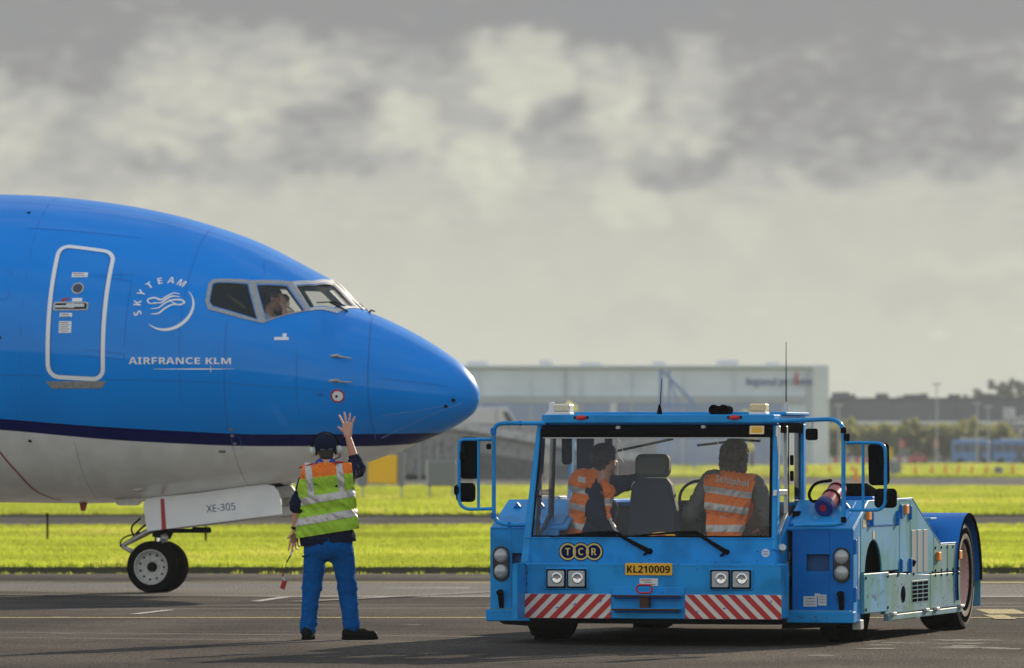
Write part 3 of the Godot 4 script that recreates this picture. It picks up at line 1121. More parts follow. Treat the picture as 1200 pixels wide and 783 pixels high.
	for i in 3:
		part("window", gbox(Vector3(69.9 + i * 2.6, 3.6, 0.0), Vector3(1.1, 2.6, 0.12)), M.window_dark, o)
	# trees: a row below the shed, a few on the skyline, a bush before the hangar
	var spots := [42.5, 44.6, 46.3, 48.6, 50.9, 52.4, 54.9, 56.6, 58.9, 60.4, 62.8, 64.6, 66.5, 68.6]
	var which := ["olive bushy tree at the left end of the far row, nearest the tractor cab", "olive bushy tree in the far row, second from its left end", "bushy tree in the far row behind the mirror post of the tractor", "olive tree in the far row, left of the tractor's big right mirror", "bushy tree in the far row directly above the tractor's right mirror", "olive bushy tree in the far row just right of the tractor's mirror",
		"rounded olive tree in the far row, left of the tall light mast", "olive tree in the far row under the tall light mast", "bushy tree in the far row right of the tall light mast", "olive tree in the far row just left of the blue buses", "olive tree behind the left end of the blue bus row", "bushy tree behind the middle of the left blue bus", "bushy tree between the blue buses and the pale building", "last olive tree of the far row, beside the pale building"]
	for i in spots.size():
		tree(which[i], Vector3(spots[i], 0, -930 - (i * 7) % 5), 4.6 + (i * 5) % 3 * 0.5, 5.6 + (i * 7) % 4 * 0.4, "leaf", 40 + i % 4, 1500, 0.36, "trees of the far row", 0.1)
	tree("grey distant tree on the skyline at the right edge of the picture", Vector3(88.6, 0, -1250), 6.0, 16.5, "leaf_hazed", 51, 800, 0.45)
	tree("round distant tree on the skyline left of the tallest one", Vector3(84.0, 0, -1250), 5.5, 14.6, "leaf_hazed", 52, 800, 0.45)
	tree("low distant tree on the skyline beside the tall light mast", Vector3(72.5, 0, -1250), 5.0, 12.9, "leaf_hazed", 53, 700, 0.45)
	tree("tall distant tree on the skyline, cut by the picture's right edge", Vector3(92.8, 0, -1250), 5.0, 17.5, "leaf_hazed", 54, 700, 0.45)
	tree("yellow green bush before the hangar, above the tractor's left beacon", Vector3(5.7, 0, -700), 3.6, 6.9, "leaf_yellow", 55, 600, 0.28)
	tree("yellow green bush before the hangar, behind the tractor's amber beacon", Vector3(24.6, 0, -700), 2.6, 6.4, "leaf_yellow", 56, 500, 0.28)
	lamp_mast(Vector3(52.9, 0, -850), 10.0, "tallest slim light mast standing above the row of trees")
	lamp_mast(Vector3(40.7, 0, -850), 7.4, "grey light mast beside the right end of the hangar")
	lamp_mast(Vector3(57.9, 0, -850), 7.6, "slim light mast, left one of the close pair above the buses")
	lamp_mast(Vector3(59.3, 0, -850), 7.2, "slim light mast, right one of the close pair above the buses")
	# buses
	for i in 3:
		var b := thing("bus", ["pale blue bus, leftmost of the parked row at the right", "pale blue bus in the middle of the parked row", "pale blue bus cut by the right edge of the picture"][i], "bus", Vector3(60.6 + i * 5.35, 0, -900), 0.0, "blue buses parked in a row")
		var body := part("body", gbox(Vector3(0, 1.85, -1.2), Vector3(5.05, 2.9, 2.5), 0.2), M.bus_blue, b)
		part("roof_pod", gbox(Vector3(0.2, 3.4, -1.2), Vector3(3.4, 0.28, 1.7), 0.1), M.concrete_light, body)
		for k in 4:
			part("window", gbox(Vector3(-1.8 + k * 1.2, 2.25, 0.03), Vector3(1.02, 1.1, 0.1), 0.02), M.window_dark, b)
		part("door", gbox(Vector3(1.0, 1.4, 0.04), Vector3(0.9, 2.0, 0.1), 0.02), M.window_dark, b)
		for k in [-1.5, 1.6]:
			part("wheel", glathe([Vector2(0.0, 0.0), Vector2(0.46, 0.0), Vector2(0.46, 0.26), Vector2(0, 0.26)], Vector3(k, 0.46, -0.2), Basis(Vector3.RIGHT, PI / 2), 14), M.rubber, b)
	# the sloping concrete ramp and a service vehicle behind the aircraft's nose
	o = thing("flyover", "grey sloping concrete ramp with a pale parapet, seen below the aircraft's nose", "ramp", Vector3(0, 0, -420))
	part("side_wall", gprism([Vector2(-9, 0.3), Vector2(8.0, 0.3), Vector2(8.0, 1.05), Vector2(-2.6, 3.0), Vector2(-9, 3.6)], Transform3D(Basis(), Vector3(0, 0, -6)), 6.0), M.concrete, o)
	part("parapet", gprism([Vector2(-9, 3.6), Vector2(-2.6, 3.0), Vector2(8.0, 1.05), Vector2(8.0, 1.6), Vector2(-2.6, 3.5), Vector2(-9, 4.0)], Transform3D(Basis(), Vector3(0, 0, 0.0)), 0.4), M.concrete_light, o)
	part("retaining_wall", gprism([Vector2(-9, 0), Vector2(9, 0), Vector2(9, 3.5), Vector2(-1.8, 3.5), Vector2(-9, 3.9)], Transform3D(Basis(), Vector3(0, 0, -6.6)), 0.5), M.concrete, o)
	part("underside", gprism([Vector2(-2.4, 0.0), Vector2(8.0, 0.0), Vector2(8.0, 0.95), Vector2(3.0, 0.9), Vector2(-2.4, 1.75)], Transform3D(Basis(), Vector3(0, 0, 0.05)), 0.12), M.concrete_dark, o)
	for i in 6:
		part("buttress", gbox(Vector3(-8.0 + i * 1.15, 1.3, 0.25), Vector3(0.18, 2.6, 0.5)), M.concrete, o)
	o = thing("service_truck", "white service truck with a ramp body, just right of the aircraft's nose tip", "truck", Vector3(-1.6, 0, -440))
	part("body", gbox(Vector3(-0.6, 3.4, 0), Vector3(2.4, 2.3, 2.2), 0.1), M.barrier_white, o)
	part("cab", gprism([Vector2(0.6, 2.3), Vector2(2.2, 2.3), Vector2(2.15, 3.2), Vector2(1.3, 4.6), Vector2(0.6, 4.6)], Transform3D(Basis(), Vector3(0, 0, -1.0)), 2.0, 0.05), M.barrier_white, o)
	part("windscreen", gprism([Vector2(1.4, 3.3), Vector2(1.95, 3.3), Vector2(1.3, 4.3), Vector2(1.0, 4.3)], Transform3D(Basis(), Vector3(0, 0, 1.0)), 0.03), M.window_dark, o)
	part("chassis", gbox(Vector3(0.2, 1.6, 0), Vector3(4.2, 1.4, 1.8), 0.05), M.concrete_dark, o)
	for k in [-1.2, 1.4]:
		part("wheel", glathe([Vector2(0, 0), Vector2(0.5, 0), Vector2(0.5, 0.3), Vector2(0, 0.3)], Vector3(k, 0.5, 0.8), Basis(Vector3.RIGHT, PI / 2), 14), M.rubber, o)
		part("support", gbox(Vector3(k, 0.9, 0.4), Vector3(0.5, 0.9, 0.4)), M.concrete_dark, o)
	# the taxiway signs
	o = thing("taxiway_sign", "yellow taxiway sign in a grey frame on short legs, behind the raised arm", "sign", Vector3(-4.4, 0.04, -232))
	part("frame", gbox(Vector3(-0.68, 1.03, -0.06), Vector3(0.3, 1.06, 0.36), 0.02), M.sign_grey, o)
	part("frame", gbox(Vector3(0.64, 1.06, -0.06), Vector3(0.22, 1.12, 0.36), 0.02), M.sign_grey, o)
	part("sign_face", gbox(Vector3(0.0, 1.07, -0.02), Vector3(1.02, 0.98, 0.24), 0.03, Basis(Vector3.BACK, -0.03)), M.sign_face, o)
	for x in [-0.68, 0.64]:
		part("leg", gtube([Vector3(x, 0, 0), Vector3(x, 0.6, 0)], 0.035, 6), M.steel, o)
		part("foot", gbox(Vector3(x, 0.02, 0), Vector3(0.3, 0.04, 0.2)), M.concrete_dark, o)
	o = thing("taxiway_sign", "plain grey back of a taxiway sign, left of the tractor's mirror", "sign", Vector3(-2.4, 0.04, -232))
	part("panel", gbox(Vector3(0.0, 0.92, 0), Vector3(1.02, 0.84, 0.3), 0.03), M.sign_grey, o)
	part("panel_rim", gbox(Vector3(-0.48, 0.92, 0.02), Vector3(0.08, 0.86, 0.34), 0.02), M.steel, o)
	for x in [-0.4, 0.4]:
		part("leg", gtube([Vector3(x, 0, 0), Vector3(x, 0.55, 0)], 0.035, 6), M.steel, o)
	# marker posts in the near lawn
	for p in [[Vector3(-8.37, 0.08, -122.98), "thin dark marker post on the lawn near the left edge"], [Vector3(-5.37, 0.08, -119.71), "thin dark marker post on the lawn behind the nose wheels"]]:
		o = thing("marker_post", p[1], "post", p[0], 0.0, "marker posts on the lawn")
		part("post", gtube([Vector3.ZERO, Vector3(0, 0.5, 0)], 0.022, 6), M.black, o)
		part("cap", gbox(Vector3(0, 0.5, 0), Vector3(0.05, 0.03, 0.05), 0.005), M.black, o)
	# cones, posts and barriers far off on the right
	var cones := [[945, 557], [972, 556], [999, 556], [1003, 562], [1046, 556], [1073, 556], [1092, 556], [1108, 556], [1123, 556], [1139, 556], [1156, 556], [1187, 556]]
	var cl := ["leftmost traffic cone, low behind the fire extinguisher", "small traffic cone between the cab and the mirror post, left one", "traffic cone directly behind the mirror post", "larger traffic cone standing nearer than the others, beside the mirror post", "traffic cone at the left side of the grey block", "traffic cone at the right side of the grey block", "first traffic cone right of the grey block", "second traffic cone right of the grey block", "third traffic cone right of the grey block, near the line's middle", "fourth traffic cone right of the grey block", "traffic cone left of the small dark box", "traffic cone right of the small dark box"]
	for i in cones.size():
		var d: float = 13520.0 / (cones[i][1] + 2.5 - 530.0)
		o = thing("traffic_cone", cl[i], "cone", Vector3((cones[i][0] - 600) / 8000.0 * d, 0.03, -d), 0.0, "traffic cones on the far grass")
		part("base", gbox(Vector3(0, 0.03, 0), Vector3(0.42, 0.06, 0.42), 0.02), M.cone_orange, o)
		part("cone", glathe([Vector2(0.17, 0.06), Vector2(0.04, 0.8), Vector2(0, 0.8)], Vector3.ZERO, Basis(), 12), M.cone_orange, o)
	o = thing("concrete_block", "grey ballast block between two traffic cones, right of the mirror", "block", Vector3(25.8, 0.03, -466))
	part("block", gbox(Vector3(0, 0.55, 0), Vector3(1.5, 1.1, 0.9), 0.06), M.concrete, o)
	part("sign_board", gbox(Vector3(-0.1, 1.55, 0), Vector3(0.62, 0.8, 0.08), 0.03), M.post_yellow, o, "yellow board on the block")
	o = thing("equipment_box", "small dark box standing among the far traffic cones", "box", Vector3(33.5, 0.03, -470))
	part("box", gbox(Vector3(0, 0.35, 0), Vector3(0.55, 0.6, 0.4), 0.04), M.sign_grey, o)
	part("foot", gbox(Vector3(0, 0.04, 0), Vector3(0.7, 0.06, 0.5)), M.black, o)
	for p in [[38.6, 3.2, "tall yellow post on the far grass beside the mirror post"], [34.5, 2.0, "short yellow post on the far grass right of the cab"]]:
		o = thing("marker_post", p[2], "post", Vector3(p[0] + 4.0, 0.02, -880))
		part("post", gbox(Vector3(0, p[1] * 0.5, 0), Vector3(0.5, p[1], 0.4), 0.05), M.post_yellow, o)
		part("foot", gbox(Vector3(0, 0.1, 0), Vector3(0.9, 0.2, 0.8), 0.05), M.concrete_dark, o)
	for i in 5:
		o = thing("road_barrier", ["red and white road barrier right of the cab, leftmost of its row", "red and white road barrier just left of the mirror post", "red and white road barrier just right of the mirror post", "red and white road barrier left of the big mirror", "red and white road barrier behind the big mirror"][i], "barrier", Vector3(39.6 + i * 2.75, 0.02, -886), 0.0, "road barriers before the far trees")
		for k in 4:
			part("panel", gbox(Vector3(-0.95 + k * 0.64, 0.62, 0), Vector3(0.62, 0.75, 0.3), 0.05), M.barrier_red if k % 2 else M.barrier_white, o)
		part("foot", gbox(Vector3(0, 0.12, 0), Vector3(2.5, 0.22, 0.5), 0.04), M.concrete_dark, o)
	for p in [[Vector3(50.6, 0.02, -890), "pinkish windsock flag on a pole above the red barriers"], [Vector3(55.0, 0.02, -890), "small red flag on a pole before the far trees, left of the buses"]]:
		o = thing("flag_pole", p[1], "flag", p[0])
		part("pole", gtube([Vector3.ZERO, Vector3(0, 3.4, 0)], 0.05, 6), M.steel, o)
		part("flag", gprism([Vector2(0, 0), Vector2(0.6, 0.15), Vector2(0.55, 1.0), Vector2(0, 1.2)], Transform3D(Basis(), Vector3(0.03, 2.2, 0)), 0.03), M.barrier_red, o)
	o = thing("parked_car", "dark red car parked before the far trees, left of the buses", "car", Vector3(53.2, 0.02, -892))
	part("body", gprism([Vector2(-1.0, 0.35), Vector2(1.0, 0.35), Vector2(1.0, 0.95), Vector2(0.75, 1.05), Vector2(0.5, 1.6), Vector2(-0.5, 1.6), Vector2(-0.8, 1.0), Vector2(-1.0, 0.95)], Transform3D(Basis(), Vector3(0, 0, -1.6)), 1.6, 0.05), M.barrier_red, o)
	part("window", gprism([Vector2(-0.6, 1.05), Vector2(0.6, 1.05), Vector2(0.42, 1.5), Vector2(-0.42, 1.5)], Transform3D(), 0.03), M.window_dark, o)
	for k in [-0.65, 0.65]:
		part("wheel", glathe([Vector2(0, 0), Vector2(0.33, 0), Vector2(0.33, 0.2), Vector2(0, 0.2)], Vector3(k, 0.33, -0.15), Basis(Vector3.RIGHT, PI / 2), 14), M.rubber, o)


# ------------------------------------------------------------------ aircraft
# the fuselage: crown, keel, height of the greatest width and half width, against the metres aft of the nose tip
const TU := [0, .03, .058, .174, .437, .859, 1.2, 1.43, 1.79, 1.917, 2.237, 2.77, 3.305, 3.842, 4.38, 4.92, 5.462, 6.0, 6.6, 18]
const TY := [2.34, 2.48, 2.54, 2.69, 2.89, 3.135, 3.295, 3.39, 3.72, 3.79, 3.959, 4.219, 4.407, 4.556, 4.663, 4.74, 4.792, 4.815, 4.82, 4.82]
const BU := [0, .03, .058, .174, .437, .753, 1.175, 1.704, 2.342, 3.302, 4.161, 4.916, 6.0, 18]
const BY := [2.34, 2.23, 2.177, 2.076, 1.929, 1.802, 1.639, 1.466, 1.302, 1.178, 1.094, 1.072, 1.08, 1.1]
const WU := [0, .03, .058, .174, .437, .859, 1.43, 1.9, 2.5, 3.3, 4.2, 5.2, 6.5, 18]
const WV := [0, .135, .19, .34, .55, .80, 1.07, 1.24, 1.41, 1.57, 1.68, 1.735, 1.76, 1.76]
const MU := [0, 1, 2, 4, 6, 18]
const MV := [2.34, 2.45, 2.6, 2.82, 2.93, 2.95]
const PU := [0, .42, .94, 2.29, 3.34, 4.395, 5.458, 18]   # upper edge of the navy stripe
const PY := [1.93, 1.92, 1.908, 1.9, 1.941, 2.003, 2.085, 2.9]
const QU := [0, .55, 1.28, 2.32, 3.9, 5.49, 18]           # its lower edge
const QY := [1.845, 1.805, 1.76, 1.76, 1.821, 1.954, 2.7]
# cockpit windows, as (metres aft, angle from the crown)
const GLASS := [[[2.063, .576], [1.889, .4], [1.765, .11], [1.61, .12], [1.48, .13], [1.628, .58], [1.844, .795], [1.95, .685]], [[2.465, .776], [2.155, .635], [1.894, .858], [2.278, 1.095]], [[2.943, .91], [2.9, .885], [2.567, .805], [2.388, 1.114], [2.566, 1.108], [2.9, 1.1], [2.943, 1.07]]]
const FRAMES := [[[2.122, .548], [1.93, .35], [1.82, .035], [1.625, .035], [1.44, .035], [1.575, .62], [1.822, .83], [1.971, .688]], [[2.524, .748], [2.122, .548], [1.822, .83], [2.315, 1.138]], [[2.995, .91], [2.95, .866], [2.524, .748], [2.315, 1.138], [2.579, 1.149], [2.95, 1.14], [2.995, 1.08]]]
var tab := {}


func pchip_m(xs: Array, ys: Array) -> Array:
	var m := []
	var n := xs.size()
	var h := []
	var d := []
	for i in n - 1:
		h.append(float(xs[i + 1] - xs[i]))
		d.append((ys[i + 1] - ys[i]) / float(xs[i + 1] - xs[i]))
	m.append(d[0])
	for i in range(1, n - 1):
		if d[i - 1] * d[i] > 0.0:
			var w1: float = 2 * h[i] + h[i - 1]
			var w2: float = h[i] + 2 * h[i - 1]
			m.append((w1 + w2) / (w1 / d[i - 1] + w2 / d[i]))
		else:
			m.append(0.0)
	m.append(d[n - 2])
	return m


func curve(called: String, x: float) -> float:
	var t: Array = tab[called]
	var xs: Array = t[0]
	var ys: Array = t[1]
	var m: Array = t[2]
	x = clampf(x, xs[0], xs[xs.size() - 1])
	var i := clampi(xs.bsearch(x) - 1, 0, xs.size() - 2)
	var h: float = xs[i + 1] - xs[i]
	var s: float = (x - xs[i]) / h
	return (2 * s * s * s - 3 * s * s + 1) * ys[i] + (s * s * s - 2 * s * s + s) * h * m[i] + (-2 * s * s * s + 3 * s * s) * ys[i + 1] + (s * s * s - s * s) * h * m[i + 1]


func section(u: float) -> Array:
	var v := sqrt(maxf(u, 0.0))
	return [curve("top", v), curve("bottom", v), curve("mid", u), curve("wide", v)]


func skin(u: float, t: float, side := 1.0) -> Vector3:
	var s := section(u)
	var r: float = s[0] - s[2] if t < PI / 2 else s[2] - s[1]
	return Vector3(-u, s[2] + r * cos(t), side * s[3] * sin(t))


func skin_n(u: float, t: float, side := 1.0) -> Vector3:
	var e := 0.004
	var du := skin(u + e, t, side) - skin(maxf(u - e, 0.0), t, side)
	var dt := skin(u, t + e, side) - skin(u, t - e, side)
	var m := dt.cross(du).normalized()
	var s := section(u)
	if m.dot(skin(u, t, side) - Vector3(-u - 0.5, s[2], 0)) < 0.0:
		m = -m
	return m


func out_at(u: float, t: float, off: float, side := 1.0) -> Vector3:
	return skin(u, t, side) + skin_n(u, t, side) * off


# the angle from the crown at which the skin has this height
func angle_at(u: float, y: float) -> float:
	var s := section(u)
	if y > s[2]:
		return acos(clampf((y - s[2]) / maxf(s[0] - s[2], 1e-4), -1.0, 1.0))
	return acos(clampf((y - s[2]) / maxf(s[2] - s[1], 1e-4), -1.0, 1.0))


# a patch of skin between angle functions, window openings cut out of it
func shell(us: Array, rows: int, lo: Callable, hi: Callable, side: float, holes: Array, off := 0.0) -> Geo:
	var g := Geo.new()
	for i in us.size() - 1:
		for j in rows:
			var p := []
			for w in [[i, j], [i + 1, j], [i + 1, j + 1], [i, j + 1]]:
				var u: float = us[w[0]]
				p.append(Vector2(u, lerpf(lo.call(u), hi.call(u), float(w[1]) / rows)))
			if absf(p[0].y - p[3].y) + absf(p[1].y - p[2].y) < 1e-5:
				continue
			var polys := [PackedVector2Array(p)]
			var cut := false
			for h in holes:
				var bb: Rect2 = h[1]
				var cb := Rect2(p[0], Vector2.ZERO).expand(p[1]).expand(p[2]).expand(p[3])
				if not bb.intersects(cb):
					continue
				var nxt := []
				for q in polys:
					nxt.append_array(Geometry2D.clip_polygons(q, h[0]))
				polys = nxt
				cut = true
			if not cut:
				var m := []
				var c := []
				for q in p:
					m.append(skin_n(q.x, q.y, side))
					c.append(skin(q.x, q.y, side) + m[m.size() - 1] * off)
				g.quadn(c[0], c[1], c[2], c[3], m[0], m[1], m[2], m[3])
			else:
				for q in polys:
					fill_skin(g, q, off, side)
	return g


func fill_skin(g: Geo, q: PackedVector2Array, off: float, side: float) -> void:
	var ix := Geometry2D.triangulate_polygon(q)
	for k in range(0, ix.size(), 3):
		var m := []
		var c := []
		for z in 3:
			var w := q[ix[k + z]]
			m.append(skin_n(w.x, w.y, side))
			c.append(skin(w.x, w.y, side) + m[z] * off)
		g.tri(c[0], c[1], c[2], m[0], m[1], m[2])


# a painted line on the skin through (u, angle) points
func ribbon(pts: Array, width: float, off := 0.004, side := 1.0, closed := false, widths: Array = []) -> Geo:
	var g := Geo.new()
	var l := []
	var n := pts.size()
	for i in n:
		var p: Vector2 = pts[i]
		var a: Vector2 = pts[(i + n - 1) % n if closed else maxi(i - 1, 0)]
		var b: Vector2 = pts[(i + 1) % n if closed else mini(i + 1, n - 1)]
		var m := skin_n(p.x, p.y, side)
		var t := (skin(b.x, b.y, side) - skin(a.x, a.y, side)).normalized()
		var s: Vector3 = m.cross(t).normalized() * (width if widths.is_empty() else widths[i]) * 0.5
		var c := skin(p.x, p.y, side) + m * off
		l.append([c - s, c + s, m])
	for i in (n if closed else n - 1):
		var a: Array = l[i]
		var b: Array = l[(i + 1) % n]
		g.quadn(a[0], a[1], b[1], b[0], a[2], a[2], b[2], b[2])
	return g


# metres forward and up round a point of the skin
func local(u0: float, t0: float, p: Vector2) -> Vector2:
	var len := (skin(u0, t0 + 0.01) - skin(u0, t0 - 0.01)).length() / 0.02
	var level := angle_at(u0 - p.x, skin(u0, t0).y)
	return Vector2(u0 - p.x, level - p.y / len)


func patch(u0: float, t0: float, pts: Array, off := 0.004) -> Geo:
	var q := PackedVector2Array()
	for p in pts:
		q.append(local(u0, t0, p))
	var g := Geo.new()
	fill_skin(g, q, off, 1.0)
	return g


func stroke(u0: float, t0: float, pts: Array, width: float, widths: Array = [], off := 0.005) -> Geo:
	var q := []
	for p in pts:
		q.append(local(u0, t0, p))
	return ribbon(q, width, off, 1.0, false, widths)


func skin_text(text: String, u0: float, t0: float, cap: float, width := 0.0, bold := 0.0, turn := 0.0) -> Geo:
	var g := Geo.new()
	var p := letters(text, cap, width, bold)
	for i in range(0, p.size(), 3):
		var c := []
		var m := []
		for k in 3:
			var w := local(u0, t0, Vector2(p[i + k].x, p[i + k].y).rotated(turn))
			m.append(skin_n(w.x, w.y))
			c.append(skin(w.x, w.y) + m[k] * 0.005)
		g.tri(c[0], c[1], c[2], m[0], m[1], m[2])
	return g


func spline(pts: Array, k := 8) -> Array:
	var c := Curve2D.new()
	for i in pts.size():
		var a: Vector2 = pts[maxi(i - 1, 0)]
		var b: Vector2 = pts[mini(i + 1, pts.size() - 1)]
		var t := (b - a) / 6.0
		c.add_point(pts[i], -t, t)
	var out := []
	for i in (pts.size() - 1) * k + 1:
		out.append(c.samplef(float(i) / k))
	return out


func make_plane() -> void:
	var root := func(a: Array) -> Array: return a.map(func(x): return sqrt(float(x)))
	for e in [["top", root.call(TU), TY], ["bottom", root.call(BU), BY], ["wide", root.call(WU), WV], ["mid", MU, MV], ["stripe_hi", PU, PY], ["stripe_lo", QU, QY]]:
		tab[e[0]] = [e[1], e[2], pchip_m(e[1], e[2])]
	var o := thing("airliner", "blue and white airliner nose with a white-outlined door and cockpit windows", "airplane", Vector3(-0.39, 0, -81.185), deg_to_rad(-14.5))
	var us := []
	var u := 0.0
	for i in 29:
		us.append(1.118 * pow(i / 28.0, 2.0))
	var nose := us.duplicate()
	us = [1.118]
	while us[us.size() - 1] < 3.2:
		us.append(us[us.size() - 1] + 0.06)
	while us[us.size() - 1] < 7.0:
		us.append(us[us.size() - 1] + 0.16)
	while us[us.size() - 1] < 17.0:
		us.append(us[us.size() - 1] + 1.0)
	var holes := []
	for w in GLASS:
		var q := PackedVector2Array()
		for p in w:
			q.append(Vector2(p[0], p[1]))
		var bb := Rect2(q[0], Vector2.ZERO)
		for p in q:
			bb = bb.expand(p)
		holes.append([q, bb])
	var zero := func(_u): return 0.0
	var hi := func(x): return angle_at(x, curve("stripe_hi", x))
	var lo := func(x): return angle_at(x, curve("stripe_lo", x))
	var pi := func(_u): return PI
	var radome := Geo.new()
	var blue := Geo.new()
	var navy := Geo.new()
	var white := Geo.new()
	for s in [1.0, -1.0]:
		radome.add(shell(nose, 26, zero, hi, s, []))
		blue.add(shell(us, 34, zero, hi, s, holes))
		for l in [nose, us]:
			navy.add(shell(l, 3, hi, lo, s, []))
			white.add(shell(l, 14, lo, pi, s, []))
	part("radome", radome, M.plane_blue, o)
	part("upper_fuselage", blue, M.plane_blue, o)
	part("navy_stripe", navy, M.plane_navy, o)
	part("belly", white, M.plane_white, o)
	# flight deck: lining, glareshield, floor, bulkhead
	var ins := []
	u = 1.36
	while u < 3.6:
		ins.append(u)
		u += 0.08
	var low := func(_u): return 1.75
	var lining := Geo.new()
	for s in [1.0, -1.0]:
		lining.add(shell(ins, 26, zero, low, s, holes, -0.05))
	part("cockpit_lining", lining, M.interior, o)
	var g := Geo.new()
	var q := PackedVector2Array()
	for k in 40:
		var a := TAU * k / 40
		var p := skin(3.3, a if a < PI else TAU - a, 1.0 if a < PI else -1.0)
		q.append(Vector2(p.z * 0.96, (p.y - 3.0) * 0.97 + 3.0))
	g.prism(q, Transform3D(Basis(Vector3.UP, PI / 2), Vector3(-3.32, 0, 0)), 0.02)
	part("bulkhead", g, M.interior, o)
	part("cockpit_floor", gbox(Vector3(-2.5, 2.45, 0), Vector3(1.5, 0.05, 1.9)), M.interior, o)
	part("glareshield", gprism([Vector2(-1.45, 3.0), Vector2(-1.5, 3.33), Vector2(-1.75, 3.33), Vector2(-2.0, 3.27), Vector2(-1.98, 3.1), Vector2(-1.9, 2.6)], Transform3D(Basis(), Vector3(0, 0, -0.55)), 1.1), M.instrument, o)
	part("overhead_panel", gbox(Vector3(-2.35, 3.83, 0), Vector3(0.5, 0.04, 0.5), 0.01, Basis(Vector3.BACK, -0.4)), M.instrument, o)
	for s in [0.52, -0.52]:
		var st := part("pilot_seat", gbox(Vector3(-2.52, 3.02, s), Vector3(0.12, 0.85, 0.46), 0.05, Basis(Vector3.BACK, 0.1)), M.seat_cloth, o)
		part("seat_cushion", gbox(Vector3(-2.28, 2.68, s), Vector3(0.46, 0.12, 0.46), 0.04), M.seat_cloth, st)
		part("headrest", gbox(Vector3(-2.58, 3.5, s), Vector3(0.1, 0.2, 0.26), 0.04), M.headrest, st)
	part("seat_belt", gtube([Vector3(-2.85, 3.55, 0.9), Vector3(-2.62, 3.4, 0.95)], 0.02, 6), M.belt, o)
	# windows
	for s in [1.0, -1.0]:
		for w in 3:
			g = Geo.new()
			fill_skin(g, holes[w][0], -0.012, s)
			var pn := part("window", g, M.cockpit_glass, o)
			g = Geo.new()
			var m: int = GLASS[w].size()
			for i in m:
				var j := (i + 1) % m
				for h in 4:
					var c := []
					for e in [[i, h], [i, h + 1], [j, h + 1], [j, h]]:
						var a := i if e[0] == i else j
						var va := Vector2(GLASS[w][a][0], GLASS[w][a][1]).lerp(Vector2(FRAMES[w][a][0], FRAMES[w][a][1]), e[1] / 4.0)
						c.append([out_at(va.x, va.y, 0.008 if e[1] > 0 else -0.014, s), skin_n(va.x, va.y, s)])
					# long edges bend with the skin
					var steps := 6
					for r in steps:
						var f0 := float(r) / steps
						var f1 := float(r + 1) / steps
						var qs := []
						for e in [[f0, h], [f0, h + 1], [f1, h + 1], [f1, h]]:
							var ga := Vector2(GLASS[w][i][0], GLASS[w][i][1]).lerp(Vector2(GLASS[w][j][0], GLASS[w][j][1]), e[0])
							var fa := Vector2(FRAMES[w][i][0], FRAMES[w][i][1]).lerp(Vector2(FRAMES[w][j][0], FRAMES[w][j][1]), e[0])
							var va := ga.lerp(fa, e[1] / 4.0)
							qs.append([out_at(va.x, va.y, 0.008 if e[1] > 0 else -0.014, s), skin_n(va.x, va.y, s)])
						g.quadn(qs[0][0], qs[1][0], qs[2][0], qs[3][0], qs[0][1], qs[1][1], qs[2][1], qs[3][1])
			part("window_frame", g, M.frame_grey if w > 0 else M.barrier_white, pn)
	part("centre_post", ribbon([Vector2(1.42, 0.0), Vector2(1.6, 0.0), Vector2(1.84, 0.0)], 0.09, 0.01), M.barrier_white, o)
	# wipers
	for s in [1.0, -1.0]:
		g = Geo.new()
		g.tube([out_at(1.5, 0.44, 0.01, s), out_at(1.55, 0.48, 0.02, s), out_at(1.68, 0.56, 0.014, s)], 0.011, 6)
		g.tube([out_at(1.55, 0.36, 0.008, s), out_at(1.65, 0.5, 0.014, s), out_at(1.79, 0.69, 0.008, s)], 0.008, 6)
		part("wiper", g, M.dark, o)
	g = Geo.new()
	g.tube([out_at(1.36, 0.0, 0.0), out_at(1.35, 0.0, 0.035), out_at(1.3, 0.0, 0.04)], [0.015, 0.012, 0.008], 6)
	part("temperature_probe", g, M.dark, o)
	# seams
	for l in [[[1.263, 0.0], [1.263, .179], [1.155, .849], [1.118, 1.405], [1.108, 1.915], [1.105, 2.281], [1.11, 2.45]], [[.98, 1.42], [.6, 1.38], [.28, 1.33]], [[2.72, 1.2], [2.72, 1.6], [2.74, 2.1]], [[3.25, 0.1], [3.22, 0.7], [3.25, 1.2], [3.24, 1.9]], [[1.98, 0.2], [2.25, 0.3], [2.5, 0.42], [2.42, 0.62]],
			[[4.02, 0.95], [4.02, 1.03], [3.88, 1.03], [3.9, 1.5]], [[4.3, 1.02], [4.1, 1.0], [3.86, 0.97]], [[5.3, .68], [4.6, .66], [3.9, .63]], [[6.4, 1.75], [4.9, 1.735]], [[4.1, 1.735], [2.8, 1.7], [1.2, 1.68]], [[5.2, .1], [5.16, .9], [5.16, 2.0]], [[3.9, .3], [3.2, .27], [2.5, .25]], [[2.72, 2.3], [2.74, 2.9]], [[4.6, 2.2], [4.62, 2.9]], [[1.9, 1.3], [1.9, 1.95]], [[4.38, 1.54], [3.9, 1.55], [3.9, 1.59], [4.38, 1.58]], [[4.34, 1.03], [4.0, 1.03]]]:
		var pts := []
		for p in l:
			pts.append(Vector2(p[0], p[1]))
		part("panel_seam", ribbon(spline(pts) if l.size() > 5 else pts_fine(pts), 0.012 if l.size() > 5 else 0.006, 0.003), M.seam if l[0][1] < 2.2 else M.frame_grey, o)
	for l in [[[1.0, 2.03], [.6, 2.0], [.3, 1.92]], [[1.05, 2.46], [.6, 2.25], [.14, 1.9]]]:
		var pts := []
		for p in l:
			pts.append(Vector2(p[0], p[1]))
		part("lightning_strip", ribbon(pts_fine(pts), 0.014, 0.003), M.seam_light, o)
	# rows of flush rivets beside the main joints
	g = Geo.new()
